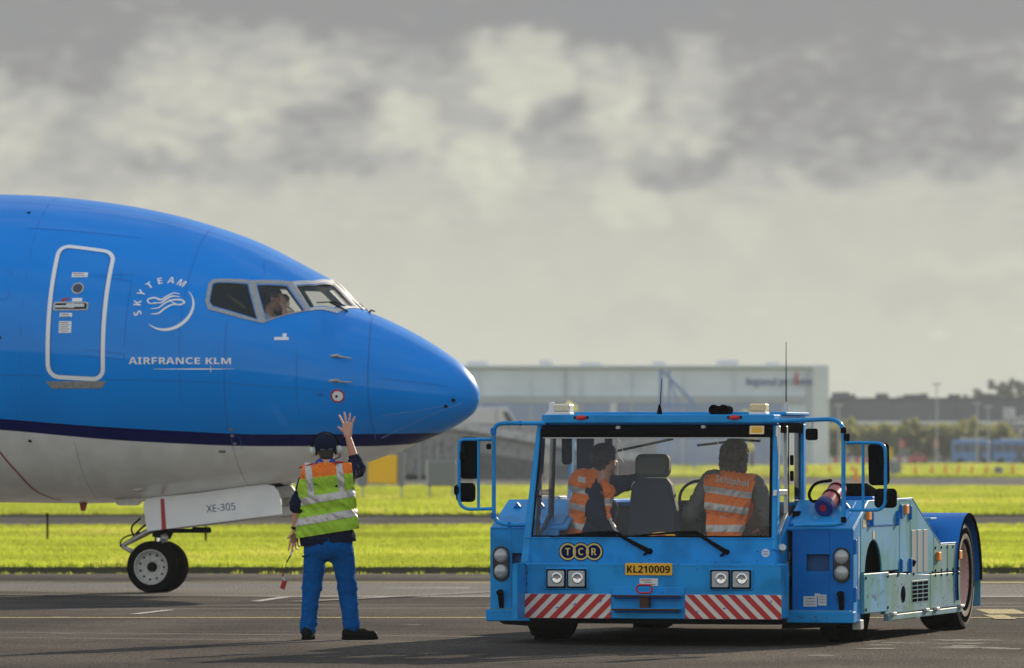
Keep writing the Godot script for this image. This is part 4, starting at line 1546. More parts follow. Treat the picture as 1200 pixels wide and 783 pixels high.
	for l in [[2.755, 1.25, 2.05], [3.285, 0.35, 1.9], [1.145, 0.4, 2.1], [5.2, 0.5, 2.0]]:
		for k in 46:
			var t := lerpf(l[1], l[2], k / 45.0)
			var c := out_at(l[0], t, 0.0025)
			var m := skin_n(l[0], t)
			var x := m.cross(Vector3.RIGHT).normalized() * 0.005
			g.quad(c - x, c + Vector3(0.005, 0, 0), c + x, c - Vector3(0.005, 0, 0), m)
	part("rivet_rows", g, M.seam_light, o).set_meta("kind", "stuff")
	# door with its white outline
	var ring := []
	var dr := []
	for p in rrect(-0.335, -0.0, 0.335, 1.58, 0.13, 6):
		var t := 1.735 - (p as Vector2).y / 1.58 * (1.735 - 0.815)
		dr.append(Vector2(4.49 - p.x, t))
	var df := []
	for i in dr.size():
		var a: Vector2 = dr[i]
		var b: Vector2 = dr[(i + 1) % dr.size()]
		var k := maxi(1, int(a.distance_to(b) / 0.05))
		for j in k:
			df.append(a.lerp(b, float(j) / k))
	var door := part("door", ribbon(df, 0.05, 0.004, 1.0, true), M.decal_white, o, "white painted outline of the closed service door")
	var din := []
	for p in df:
		din.append(Vector2(4.49 + (p.x - 4.49) * 0.9, 1.275 + (p.y - 1.275) * 0.965))
	part("door_gap", ribbon(din, 0.008, 0.003, 1.0, true), M.seam, door)
	part("door_sill", patch(4.49, 1.757, [Vector2(-0.37, 0.0), Vector2(0.37, 0.0), Vector2(0.31, -0.085), Vector2(-0.3, -0.085)], 0.006), M.bare_metal, o)
	var pan := []
	for p in rrect(-0.21, -0.05, 0.21, 0.055, 0.025, 4):
		pan.append(p)
	var hd := part("door_handle", patch(4.57, 1.264, pan, 0.005), M.bare_metal, door)
	pan = []
	for p in rrect(-0.19, -0.032, 0.19, 0.037, 0.015, 4):
		pan.append(p)
	part("handle_recess", patch(4.57, 1.264, pan, 0.008), M.black, hd)
	g = Geo.new()
	for bx in [[Vector2(-0.1, -0.008), Vector3(0.17, 0.03, 0.03)], [Vector2(0.07, 0.004), Vector3(0.2, 0.04, 0.03)], [Vector2(0.0, 0.0), Vector3(0.1, 0.055, 0.035)]]:
		var w := local(4.57, 1.264, bx[0])
		g.box(out_at(w.x, w.y, 0.02), bx[1], 0.008)
	part("lever", g, M.gear_white, hd)
	var circ := func(r: float) -> Array: return range(20).map(func(k): return Vector2(cos(TAU * k / 20), sin(TAU * k / 20)) * r)
	part("peep_window", patch(4.511, 1.134, circ.call(0.075), 0.005), M.bare_metal, door)
	part("peep_glass", patch(4.511, 1.134, circ.call(0.057), 0.008), M.window_dark, door)
	for l in [[4.51, 1.035, 0.19, 0.065], [4.62, 1.325, 0.15, 0.05], [4.62, 1.405, 0.15, 0.14]]:
		var w: float = l[2] / 2
		var b := part("door_label", patch(l[0], l[1], [Vector2(-w, -l[3] / 2), Vector2(w, -l[3] / 2), Vector2(w, l[3] / 2), Vector2(-w, l[3] / 2)], 0.005), M.decal_white, door)
		for r in int(l[3] / 0.025):
			var yy: float = l[3] / 2 - 0.018 - r * 0.025
			part("print_line", stroke(l[0], l[1], [Vector2(-w * 0.8, yy), Vector2(w * (0.75 if r % 2 else 0.5), yy)], 0.008, [], 0.008), M.decal_red if r == 0 else M.sticker_print, b)
	part("door_label", patch(4.5, 1.215, [Vector2(-0.06, -0.022), Vector2(0.06, -0.022), Vector2(0.06, 0.022), Vector2(-0.06, 0.022)], 0.005), M.decal_white, door)
	part("red_arrow", patch(4.64, 1.22, [Vector2(-0.05, -0.035), Vector2(0.04, 0.005), Vector2(0.035, 0.03), Vector2(-0.02, 0.01), Vector2(-0.05, 0.01)], 0.005), M.decal_red, door)
	# lettering and the round emblem
	part("airline_lettering", skin_text("AIRFRANCE KLM", 3.245, 1.585, 0.075, 1.2, 0.9), M.decal_white, o)
	part("lettering_underline", stroke(3.1, 1.613, [Vector2(-0.45, 0), Vector2(0.1, 0), Vector2(0.5, 0)], 0.01, [0.004, 0.016, 0.002]), M.decal_white, o)
	part("lettering_underline", stroke(3.1, 1.613, [Vector2(0.22, -0.045), Vector2(0.22, 0.0), Vector2(0.22, 0.045)], 0.008, [0.003, 0.012, 0.003]), M.decal_white, o)
	var cu := 3.45
	var ct := 1.165
	var word := "SKYTEAM"
	for i in word.length():
		var an := deg_to_rad(lerpf(199.0, 63.0, i / 6.0))
		var w := local(cu, ct, Vector2(cos(an), sin(an)) * 0.285)
		part("emblem_letter", skin_text(word[i], w.x, w.y, 0.088, 0.0, 1.0, an - PI / 2), M.decal_white, o)
	var arc := []
	var aw := []
	for i in 33:
		var an := deg_to_rad(lerpf(-132.0, 42.0, i / 32.0))
		arc.append(Vector2(cos(an), sin(an)) * 0.295 + Vector2(0.03, -0.02))
		aw.append(0.006 + 0.034 * sin(PI * pow(i / 32.0, 0.9)))
	part("emblem_arc", stroke(cu, ct, arc, 0.02, aw), M.decal_white, o)
	for l in [[[-0.06, 0.015], [-0.17, 0.01], [-0.2, 0.06], [-0.12, 0.085], [-0.04, 0.06], [0.03, 0.11], [0.11, 0.155], [0.18, 0.14]],
			[[-0.13, 0.02], [-0.03, 0.02], [0.03, 0.075], [0.1, 0.11], [0.19, 0.1]],
			[[-0.15, -0.06], [-0.06, -0.05], [0.0, 0.0], [0.08, 0.05], [0.2, 0.06], [0.25, 0.02], [0.19, -0.01], [0.11, 0.02], [0.06, 0.06]],
			[[-0.14, -0.13], [-0.05, -0.12], [0.02, -0.06], [0.1, -0.01], [0.17, -0.01]]]:
		var pts := []
		for p in l:
			pts.append(Vector2(p[0], p[1]) * 0.95)
		var sp := spline(pts, 6)
		var ws := []
		for i in sp.size():
			ws.append(0.008 + 0.014 * sin(PI * float(i) / (sp.size() - 1)))
		part("emblem_swirl", stroke(cu + 0.02, ct, sp, 0.024, ws), M.decal_white, o)
	# small fittings
	part("label_plate", patch(2.09, 1.235, [Vector2(-0.08, -0.02), Vector2(0.08, -0.02), Vector2(0.08, 0.018), Vector2(-0.08, 0.018)]), M.decal_white, o)
	part("label_plate", patch(2.06, 1.2, [Vector2(-0.022, -0.03), Vector2(0.022, -0.03), Vector2(0.022, 0.03), Vector2(-0.022, 0.03)]), M.decal_white, o)
	for p in [[1.5, 1.239], [1.49, 1.559]]:
		g = Geo.new()
		g.ball(out_at(p[0], p[1], 0.01), Vector3(0.075, 0.02, 0.02), 12, Basis(Vector3.BACK, 0.12))
		g.tube([out_at(p[0] - 0.04, p[1], 0.012), out_at(p[0] - 0.07, p[1], 0.05), out_at(p[0] - 0.19, p[1] - 0.01, 0.05)], [0.016, 0.012, 0.007], 8)
		part("pitot_probe", g, M.bare_metal, o)
	part("static_port", patch(1.448, 1.74, circ.call(0.08)), M.decal_red, o, "round static port with a red ring")
	part("port_disc", patch(1.448, 1.74, circ.call(0.06), 0.007), M.gear_white, o)
	part("port_hole", patch(1.462, 1.745, circ.call(0.016), 0.01), M.dark, o)
	part("angle_vane", patch(1.64, 1.735, [Vector2(-0.05, -0.01), Vector2(0.05, -0.01), Vector2(0.02, 0.012), Vector2(-0.03, 0.012)], 0.006), M.seam, o)
	for p in [[5.42, 1.5], [.22, 1.75], [.3, 1.95], [5.36, 0.5], [5.15, 2.2]]:
		part("port_hole", patch(p[0], p[1], circ.call(0.022), 0.006), M.dark, o)
	part("service_panel", ribbon([Vector2(5.42, 1.05), Vector2(5.34, 1.06), Vector2(5.34, 1.22), Vector2(5.36, 1.25), Vector2(5.5, 1.25)], 0.008, 0.003), M.seam, o)
	part("service_panel", ribbon([Vector2(2.72, 2.17), Vector2(2.62, 2.17), Vector2(2.62, 2.3), Vector2(2.72, 2.3), Vector2(2.72, 2.17)], 0.006, 0.003), M.seam, o)
	for p in [[2.7, 2.1], [2.7, 2.16], [2.69, 2.24]]:
		part("drain_port", patch(p[0], p[1], [Vector2(-0.018, -0.018), Vector2(0.018, -0.018), Vector2(0.018, 0.018), Vector2(-0.018, 0.018)], 0.008), M.bare_metal, o)
	part("print_line", patch(2.86, 2.32, [Vector2(-0.04, -0.02), Vector2(0.04, -0.02), Vector2(0.04, 0.02), Vector2(-0.04, 0.02)], 0.005), M.sticker_print, o)
	part("red_line", ribbon(spline([Vector2(5.6, 2.25), Vector2(5.42, 2.5), Vector2(5.3, 2.75), Vector2(5.1, 2.95)]), 0.022, 0.004), M.decal_red, o)
	part("drain_mast", gprism([Vector2(-5.0, 1.12), Vector2(-4.88, 1.12), Vector2(-4.92, 0.98), Vector2(-4.97, 0.98)], Transform3D(Basis(), Vector3(0, 0, -0.01)), 0.02), M.decal_red, o)
	part("belly_antenna", gprism([Vector2(-4.45, 1.1), Vector2(-4.1, 1.1), Vector2(-4.15, 1.05), Vector2(-4.4, 1.05)], Transform3D(Basis(), Vector3(0, 0, 0.3)), 0.02), M.bare_metal, o)
	# nose gear
	var well := shell([2.38, 2.7, 3.0, 3.4, 3.8, 4.0], 4, func(x): return angle_at(x, 0.0) - 0.21, pi, 1.0, [], 0.006)
	well.add(shell([2.38, 2.7, 3.0, 3.4, 3.8, 4.0], 4, func(x): return angle_at(x, 0.0) - 0.21, pi, -1.0, [], 0.006))
	part("gear_bay_shade", well, M.dark, o)  # dark sheet on the belly stands for the shade inside the open bay
	for s in [1.0, -1.0]:
		var dp := []
		for p in [[-4.019, 0.739], [-2.336, 0.948], [-2.345, 1.1], [-2.378, 1.22], [-2.43, 1.285], [-2.52, 1.305], [-2.76, 1.285], [-3.4, 1.2], [-3.95, 1.15], [-4.03, 1.13], [-4.062, 1.06]]:
			dp.append(Vector2(p[0], p[1]))
		var gd := part("gear_door", gprism(dp, Transform3D(Basis(), Vector3(0, 0, 0.36 if s > 0 else -0.385)), 0.025, 0.004), M.gear_white, o)
		if s > 0:
			part("red_band", gprism([Vector2(-3.773, 0.769), Vector2(-3.83, 0.762), Vector2(-3.845, 1.135), Vector2(-3.8, 1.13)], Transform3D(Basis(), Vector3(0, 0, 0.386)), 0.003), M.decal_red, gd)
			part("lettering", flat_text("XE-305", Transform3D(Basis(Vector3.BACK, 0.1), Vector3(-3.085, 0.985, 0.386)), 0.085, 0.36, 0.0), M.decal_navy, gd)
		part("door_stiffener", gbox(Vector3(-2.8, 1.05, 0.33 * s), Vector3(0.9, 0.1, 0.04), 0.01, Basis(Vector3.BACK, 0.12)), M.bare_metal, gd)
	var strut := part("gear_strut", gtube([Vector3(-3.93, 1.3, 0), Vector3(-3.95, 0.72, 0)], 0.085, 14), M.bare_metal, o)
	part("piston", gtube([Vector3(-3.95, 0.74, 0), Vector3(-4.0, 0.3, 0)], 0.055, 14), M.chrome, strut)
	part("collar", gtube([Vector3(-3.94, 0.76, 0), Vector3(-3.955, 0.66, 0)], [0.14, 0.11], 14), M.dark, strut)
	part("axle", gtube([Vector3(-4.0, 0.31, -0.24), Vector3(-4.0, 0.31, 0.24)], 0.04, 10), M.bare_metal, strut)
	g = Geo.new()
	g.box(Vector3(-3.6, 0.745, 0.05), Vector3(0.55, 0.05, 0.12), 0.015)
	g.box(Vector3(-3.42, 0.76, 0.1), Vector3(0.22, 0.06, 0.1), 0.015)
	part("steering_actuator", g, M.dark, strut)
	g = Geo.new()
	g.tube([Vector3(-3.97, 0.8, 0.1), Vector3(-4.2, 0.68, 0.1), Vector3(-4.42, 0.56, 0.1)], [0.045, 0.04, 0.025], 8)
	g.tube([Vector3(-4.42, 0.56, 0.1), Vector3(-4.22, 0.46, 0.1), Vector3(-4.05, 0.36, 0.06)], [0.025, 0.035, 0.04], 8)
	part("torque_link", g, M.bare_metal, strut)
	g = Geo.new()
	g.tube(bend([Vector3(-4.12, 0.98, 0.12), Vector3(-4.05, 0.86, 0.14), Vector3(-4.16, 0.78, 0.14), Vector3(-4.24, 0.7, 0.14)], 0.05), 0.013, 6)
	g.tube(bend([Vector3(-4.18, 0.72, 0.14), Vector3(-4.36, 0.68, 0.14), Vector3(-4.43, 0.62, 0.14), Vector3(-4.43, 0.55, 0.12)], 0.08), 0.01, 6)
	part("hydraulic_hose", g, M.black, strut)
	part("taxi_light", glathe([Vector2(0.0, 0.02), Vector2(0.05, 0.015), Vector2(0.06, 0.0), Vector2(0.04, -0.06), Vector2(0.0, -0.07)], Vector3(-3.86, 0.66, 0.12), Basis(Vector3.BACK, -PI / 2), 16, true), M.lamp_lens, strut)
	part("drag_brace", gtube([Vector3(-3.95, 0.85, 0.0), Vector3(-3.3, 1.25, 0.0)], 0.05, 8), M.bare_metal, strut)
	g = Geo.new()
	g.tube(bend([Vector3(-3.9, 0.9, 0.1), Vector3(-3.84, 0.7, 0.13), Vector3(-3.9, 0.52, 0.13), Vector3(-3.98, 0.36, 0.08)], 0.08), 0.012, 6)
	g.tube(bend([Vector3(-4.02, 0.85, -0.1), Vector3(-4.06, 0.66, -0.06), Vector3(-4.02, 0.45, -0.06)], 0.08), 0.01, 6)
	g.tube(bend([Vector3(-4.2, 0.9, 0.05), Vector3(-4.32, 0.78, 0.1), Vector3(-4.25, 0.66, 0.12)], 0.06), 0.012, 6)
	part("brake_hose", g, M.black, strut)
	part("tow_fitting", gtube([Vector3(-3.86, 0.4, 0.0), Vector3(-3.78, 0.4, 0.0)], 0.045, 10), M.bare_metal, strut)
	for z in [0.07, -0.07]:
		part("fork_lug", gbox(Vector3(-3.97, 0.42, z), Vector3(0.09, 0.2, 0.03), 0.01), M.bare_metal, strut)
	part("lamp", gbox(Vector3(-4.13, 0.575, 0.1), Vector3(0.09, 0.06, 0.06), 0.015), M.amber, strut)
	for s in [0.2, -0.2]:
		var c := Vector3(-4.0, 0.312, s)
		var B := Basis(Vector3.RIGHT, PI / 2 * signf(s))
		var wh := part("wheel", glathe([Vector2(0.0, 0.015), Vector2(0.06, 0.015), Vector2(0.07, 0.03), Vector2(0.16, 0.035), Vector2(0.185, 0.055), Vector2(0.2, 0.085), Vector2(0.212, 0.085), Vector2(0.215, 0.07), Vector2(0.215, -0.08), Vector2(0, -0.08)], c, B, 36), M.rim_grey, o)
		part("tyre", glathe([Vector2(0.205, 0.078), Vector2(0.225, 0.092), Vector2(0.255, 0.1), Vector2(0.285, 0.093), Vector2(0.304, 0.072), Vector2(0.311, 0.045), Vector2(0.306, 0.04), Vector2(0.313, 0.03), Vector2(0.313, -0.03), Vector2(0.306, -0.04), Vector2(0.311, -0.045), Vector2(0.304, -0.072), Vector2(0.285, -0.093), Vector2(0.255, -0.1), Vector2(0.205, -0.078)], c, B, 40, true), M.rubber, wh)
		part("hub", glathe([Vector2(0, 0.055), Vector2(0.035, 0.052), Vector2(0.055, 0.035), Vector2(0.058, 0.0)], c, B, 20), M.dark, wh)
		g = Geo.new()
		for k in 11:
			var an := TAU * k / 11
			g.lathe([Vector2(0, 0.043), Vector2(0.013, 0.043), Vector2(0.013, 0.02)], c + Vector3(cos(an), sin(an), 0) * 0.15, B, 8)
		part("bolt_ring", g, M.dark, wh)
	make_pilot(o)


func pts_fine(pts: Array) -> Array:
	var out := []
	for i in pts.size() - 1:
		for j in 6:
			out.append((pts[i] as Vector2).lerp(pts[i + 1], j / 6.0))
	out.append(pts[pts.size() - 1])
	return out


# ------------------------------------------------------------------ people
func V(x: float, y: float, z: float) -> Vector3:
	return Vector3(x, y, z)


func head_at(at: Vector3, yaw: float, pitch: float, roll := 0.0, s := 1.0) -> Transform3D:
	return Transform3D(Basis.from_euler(Vector3(deg_to_rad(pitch), deg_to_rad(yaw), deg_to_rad(roll))).scaled(Vector3.ONE * s), at)


func xf_bones(H: Transform3D, l: Array) -> Array:
	var out := []
	for b in l:
		out.append([H * Vector3(b[0], b[1], b[2]), H * Vector3(b[3], b[4], b[5]), b[6], b[7]])
	return out


func make_marshaller() -> void:
	var o := thing("person", "person in lime and orange vest and blue trousers with one arm raised", "person", Vector3(-1.65, 0, -61.5))
	var H := head_at(V(-0.03, 1.71, -0.06), 184.0, 8.0, -3.0)
	# skin: head, neck, trunk core, arms and hands as one mesh
	var trunk := [[V(-0.03, 1.5, 0), V(-0.02, 1.0, 0), 0.1, 0.1], [V(-0.17, 1.46, 0), V(0.13, 1.49, 0), 0.06, 0.06], [V(-0.02, 1.0, 0), V(-0.13, 0.8, 0), 0.09, 0.08], [V(-0.02, 1.0, 0), V(0.12, 0.8, 0), 0.09, 0.08],
		[V(-0.2, 1.46, 0), V(-0.285, 1.2, 0.01), 0.05, 0.044], [V(-0.285, 1.2, 0.01), V(-0.305, 0.985, -0.03), 0.045, 0.029],
		[V(0.16, 1.49, -0.02), V(0.245, 1.56, -0.22), 0.05, 0.046], [V(0.245, 1.56, -0.22), V(0.165, 1.84, -0.22), 0.045, 0.028],
		[V(-0.13, 0.8, 0), V(-0.155, 0.46, -0.02), 0.07, 0.05], [V(-0.155, 0.46, -0.02), V(-0.19, 0.1, 0.02), 0.05, 0.035], [V(0.12, 0.8, 0), V(0.17, 0.46, -0.02), 0.07, 0.05], [V(0.17, 0.46, -0.02), V(0.205, 0.1, 0.0), 0.05, 0.035]]
	var g := whole(nets(trunk + [[V(-0.03, 1.62, -0.04), V(-0.03, 1.5, 0), 0.056, 0.07]], 0.016, 0.03))
	g.add(whole(nets(head_bones(H), 0.005, 0.022)))
	g.add(whole(nets(hand_bones(V(-0.305, 0.985, -0.03), V(-0.12, -0.97, -0.1).normalized(), V(0.5, 0.1, 0.85).normalized(), V(-0.85, 0.0, 0.5).normalized(), [0.1, 0.35, 0.45, 0.5, 0.15], 0.12), 0.0045, 0.006)))
	g.add(whole(nets(hand_bones(V(0.165, 1.84, -0.22), V(-0.03, 0.99, -0.1).normalized(), V(0, 0.1, -0.99).normalized(), V(-0.99, -0.02, 0).normalized(), [0.07, 0.05, 0.06, 0.1, 0.1], 0.3, 1.08), 0.0045, 0.006)))
	part("body", g, M.skin, o)
	add_eyes(o, H)
	# navy shirt with rolled sleeves and a hem below the vest
	var sh := nets([[V(-0.14, 1.4, 0), V(0.1, 1.42, 0), 0.115, 0.115, 0.8], [V(-0.1, 1.15, 0), V(0.08, 1.15, 0), 0.12, 0.12, 0.8], [V(-0.12, 0.9, 0.0), V(0.105, 0.91, 0.0), 0.136, 0.136, 0.98], [V(-0.03, 1.5, -0.01), V(-0.03, 1.57, -0.02), 0.08, 0.075],
		[V(-0.21, 1.43, 0), V(-0.283, 1.22, 0.01), 0.062, 0.054], [V(-0.283, 1.235, 0.01), V(-0.289, 1.19, 0.005), 0.058, 0.056], [V(0.15, 1.47, 0.0), V(0.245, 1.55, -0.2), 0.078, 0.07], [V(0.245, 1.53, -0.22), V(0.222, 1.65, -0.22), 0.068, 0.052]], 0.012, 0.05)
	wrinkle(sh, V(9, 12, 9), 0.009, 3)
	var cut := [Plane(V(0.1, -1, 0).normalized(), V(-0.1, 0.855, 0)), Plane(V(-0.28, 1, -0.05).normalized(), V(0.222, 1.665, -0.22))]
	part("shirt", slice(sh, cut), M.navy_cloth, o)
	var cb := nets([[V(-0.075, 1.585, 0.0), V(0.015, 1.592, 0.0), 0.05, 0.05]], 0.01, 0.02)
	part("shirt_collar", whole(cb), M.collar_blue, o)
	# trousers
	var tr := nets([[V(-0.09, 0.9, 0.0), V(0.09, 0.91, 0.0), 0.112, 0.112, 0.95], [V(-0.08, 0.83, 0.02), V(0.08, 0.83, 0.02), 0.115, 0.115], [V(-0.12, 0.8, 0.0), V(-0.15, 0.47, -0.015), 0.102, 0.078], [V(-0.15, 0.47, -0.015), V(-0.185, 0.1, 0.025), 0.077, 0.07],
		[V(0.115, 0.8, 0.0), V(0.165, 0.47, -0.03), 0.106, 0.08], [V(0.165, 0.47, -0.03), V(0.205, 0.13, 0.0), 0.079, 0.071]], 0.012, 0.035)
	wrinkle(tr, V(5, 4, 5), 0.008, 5)
	wrinkle(tr, V(8, 20, 8), 0.006, 6, 0.5)
	part("trousers", slice(tr, [Plane(V(0.02, -1, 0).normalized(), V(-0.18, 0.055, 0)), Plane(V(0, 1, 0), V(0, 0.9, 0))]), M.trouser_blue, o)
	g = Geo.new()
	g.tube([V(-0.185, 0.77, 0.1), V(-0.235, 0.75, 0.03), V(-0.225, 0.75, -0.06)], 0.008, 6)
	g.tube([V(0.05, 0.88, 0.128), V(0.12, 0.87, 0.118), V(0.2, 0.75, 0.06)], 0.005, 6)
	g.tube([V(0.0, 0.92, 0.135), V(-0.005, 0.8, 0.138)], 0.004, 6)
	part("pocket_seam", g, M.trouser_blue, o)
	part("pocket_tag", gbox(V(0.09, 0.885, 0.126), V(0.02, 0.013, 0.006)), M.decal_red, o)
	# vest: a loose shell cut into yoke, lime panels and reflective tape
	var ve := nets([[V(-0.155, 1.42, 0), V(0.115, 1.45, 0), 0.125, 0.125, 0.88], [V(-0.13, 1.25, 0), V(0.11, 1.27, 0), 0.137, 0.137, 0.86], [V(-0.13, 1.05, 0.0), V(0.115, 1.09, 0.0), 0.145, 0.145, 0.9], [V(-0.145, 0.93, 0.0), V(0.12, 1.0, 0.0), 0.147, 0.147, 0.92], [V(-0.03, 1.53, 0), V(-0.03, 1.55, 0), 0.1, 0.09, 0.9],
		[V(-0.2, 1.48, 0), V(-0.205, 1.36, 0), 0.088, 0.08], [V(0.15, 1.52, 0), V(0.16, 1.46, 0), 0.07, 0.07]], 0.011, 0.05)
	wrinkle(ve, V(9, 2.2, 5), 0.024, 8, -0.75)
	wrinkle(ve, V(22, 6, 13), 0.007, 9, -0.6)
	ve.erase("n")
	var hem := Plane(V(0.16, -1, 0).normalized(), V(-0.1, 0.945, 0))
	var neck := Plane(V(0.02, 1, 0.1).normalized(), V(-0.03, 1.605, 0))
	var armr := Plane(V(1, 0.12, 0).normalized(), V(0.222, 1.45, 0))
	var arml := Plane(V(-1, 0.25, 0).normalized(), V(-0.262, 1.45, 0))
	var yk := V(-0.12, 1, 0).normalized()
	var base := [hem, neck, armr, arml]
	part("vest_panel", slice(ve, base + [Plane(yk, V(-0.02, 1.475, 0))]), M.lime, o)
	part("vest_yoke", slice(ve, base + [Plane(-yk, V(-0.02, 1.475, 0))]), M.orange, o)
	var up := V(-0.17, 1, 0).normalized()
	for y in [1.285, 1.105]:
		part("reflective_tape", slice(ve, base + [Plane(up, V(0, y + 0.033, 0)), Plane(-up, V(0, y - 0.033, 0))], 0.004), M.tape, o)
	for p in [[V(1, 0.12, 0).normalized(), V(-0.166, 1.4, 0)], [V(1, 0.12, 0).normalized(), V(0.115, 1.4, 0)]]:
		var above := [Plane(-up, V(0, 1.31, 0))]
		part("reflective_tape", slice(ve, base + above + [Plane(p[0], p[1] + V(0.029, 0, 0)), Plane(-p[0], p[1] - V(0.029, 0, 0))], 0.0045), M.tape, o)
	g = Geo.new()
	g.tube([V(-0.272, 1.55, 0.02), V(-0.21, 1.565, 0.05), V(-0.13, 1.59, 0.06)], 0.008, 6)
	g.tube([V(0.05, 1.6, 0.06), V(0.13, 1.6, 0.05)], 0.012, 6)
	part("vest_piping", g, M.decal_red, o)
	# cap, hair and ear defenders
	part("hair", whole(nets(xf_bones(H, [[0, 0.0, -0.05, 0, -0.06, -0.05, 0.075, 0.06]]), 0.008, 0.02)), M.hair_dark, o)
	var cap := nets(xf_bones(H, [[0, 0.05, -0.03, 0, 0.055, 0.01, 0.102, 0.097], [0, 0.02, -0.05, 0, 0.03, -0.04, 0.08, 0.08]]), 0.008, 0.02)
	part("cap", slice(cap, [Plane(H.basis * V(0, -1, 0.1).normalized(), H * V(0, -0.01, 0))]), M.navy_cloth, o)
	part("cap_strap", whole(nets(xf_bones(H, [[-0.05, -0.012, -0.115, 0.05, -0.012, -0.115, 0.009, 0.009]]), 0.006, 0.01)), M.grey_cloth, o)
	part("cap_brim", whole(nets(xf_bones(H, [[-0.05, 0.03, 0.1, 0.05, 0.03, 0.1, 0.012, 0.012], [-0.03, 0.02, 0.15, 0.03, 0.02, 0.15, 0.01, 0.01]]), 0.006, 0.03)), M.navy_cloth, o)
	var hs := []
	for i in 15:
		var a := PI * i / 14.0
		hs.append(H * V(cos(a) * 0.118, sin(a) * 0.125 + 0.03, -0.012))
	var hset := part("ear_defenders", gtube(hs, 0.012, 8), M.black, o)
	for s in [1.0, -1.0]:
		g = Geo.new()
		g.lathe([Vector2(0, 0.038), Vector2(0.03, 0.035), Vector2(0.045, 0.018), Vector2(0.047, 0.0), Vector2(0.042, -0.016)], H * V(s * 0.112, -0.012, -0.005), H.basis * Basis(Vector3.BACK, -PI / 2 * s), 18, true)
		part("ear_cup", g, M.cup_grey, hset)
		part("ear_cushion", glathe([Vector2(0, 0.0), Vector2(0.036, 0.0), Vector2(0.034, -0.03), Vector2(0, -0.03)], H * V(s * 0.108, -0.012, -0.005), H.basis * Basis(Vector3.BACK, -PI / 2 * s), 16), M.black, hset)
	part("microphone_arm", gtube([H * V(-0.14, -0.02, 0.0), H * V(-0.13, -0.06, 0.06), H * V(-0.06, -0.08, 0.12)], 0.005, 6), M.black, hset)
	# boots, watch
	for f in [[V(-0.19, 0.0, 0.02), 175.0], [V(0.215, 0.0, 0.0), 108.0]]:
		var B := Transform3D(Basis(Vector3.UP, deg_to_rad(f[1])), f[0])
		var bt := nets(xf_bones(B, [[0, 0.055, -0.05, 0, 0.052, 0.1, 0.05, 0.046], [0, 0.045, 0.1, 0, 0.04, 0.19, 0.05, 0.042], [0, 0.09, -0.03, 0, 0.11, -0.03, 0.05, 0.045]]), 0.01, 0.03)
		var bo := part("boot", slice(bt, [Plane(V(0, -1, 0), V(0, 0.02, 0))]), M.boot, o)
		g = Geo.new()
		g.prism(PackedVector2Array([Vector2(-0.045, -0.09), Vector2(0.045, -0.09), Vector2(0.05, 0.1), Vector2(0.045, 0.2), Vector2(0.0, 0.24), Vector2(-0.045, 0.2), Vector2(-0.05, 0.1)]), B * Transform3D(Basis(Vector3.RIGHT, PI / 2).scaled_local(V(1, 1, 1)), V(0, 0.028, 0)), 0.026, 0.004)
		part("sole", g, M.rubber, bo)
	part("wrist_watch", gtube([V(-0.301, 1.02, -0.024), V(-0.303, 1.0, -0.028)], 0.036, 12), M.black, o)
	# the strap dangling from the left hand
	var st := thing("pin_strap", "red and white streamer dangling from the marshaller's lowered hand", "strap", Vector3(-1.65 - 0.35, 0, -61.53))
	var seg := [V(0.03, 0.88, -0.01), V(0.018, 0.8, 0.0), V(0.005, 0.76, 0.01), V(-0.03, 0.7, 0.0), V(-0.055, 0.62, 0.0), V(-0.07, 0.565, 0.01), V(-0.045, 0.535, 0.0), V(-0.07, 0.46, 0.0)]
	for i in 7:
		var a: Vector3 = seg[i]
		var b: Vector3 = seg[i + 1]
		var d := (b - a).normalized()
		var x := V(0, 0, 1).cross(d).normalized().rotated(d, 0.5 * i)
		part("webbing", gbox((a + b) / 2, V([0.018, 0.018, 0.02, 0.026, 0.026, 0.024, 0.045][i], a.distance_to(b) * 1.05, 0.004), 0.001, Basis(x, d, x.cross(d))), [M.steel, M.steel, M.rust, M.rust, M.bottle_red, M.barrier_white, M.decal_red][i], st)


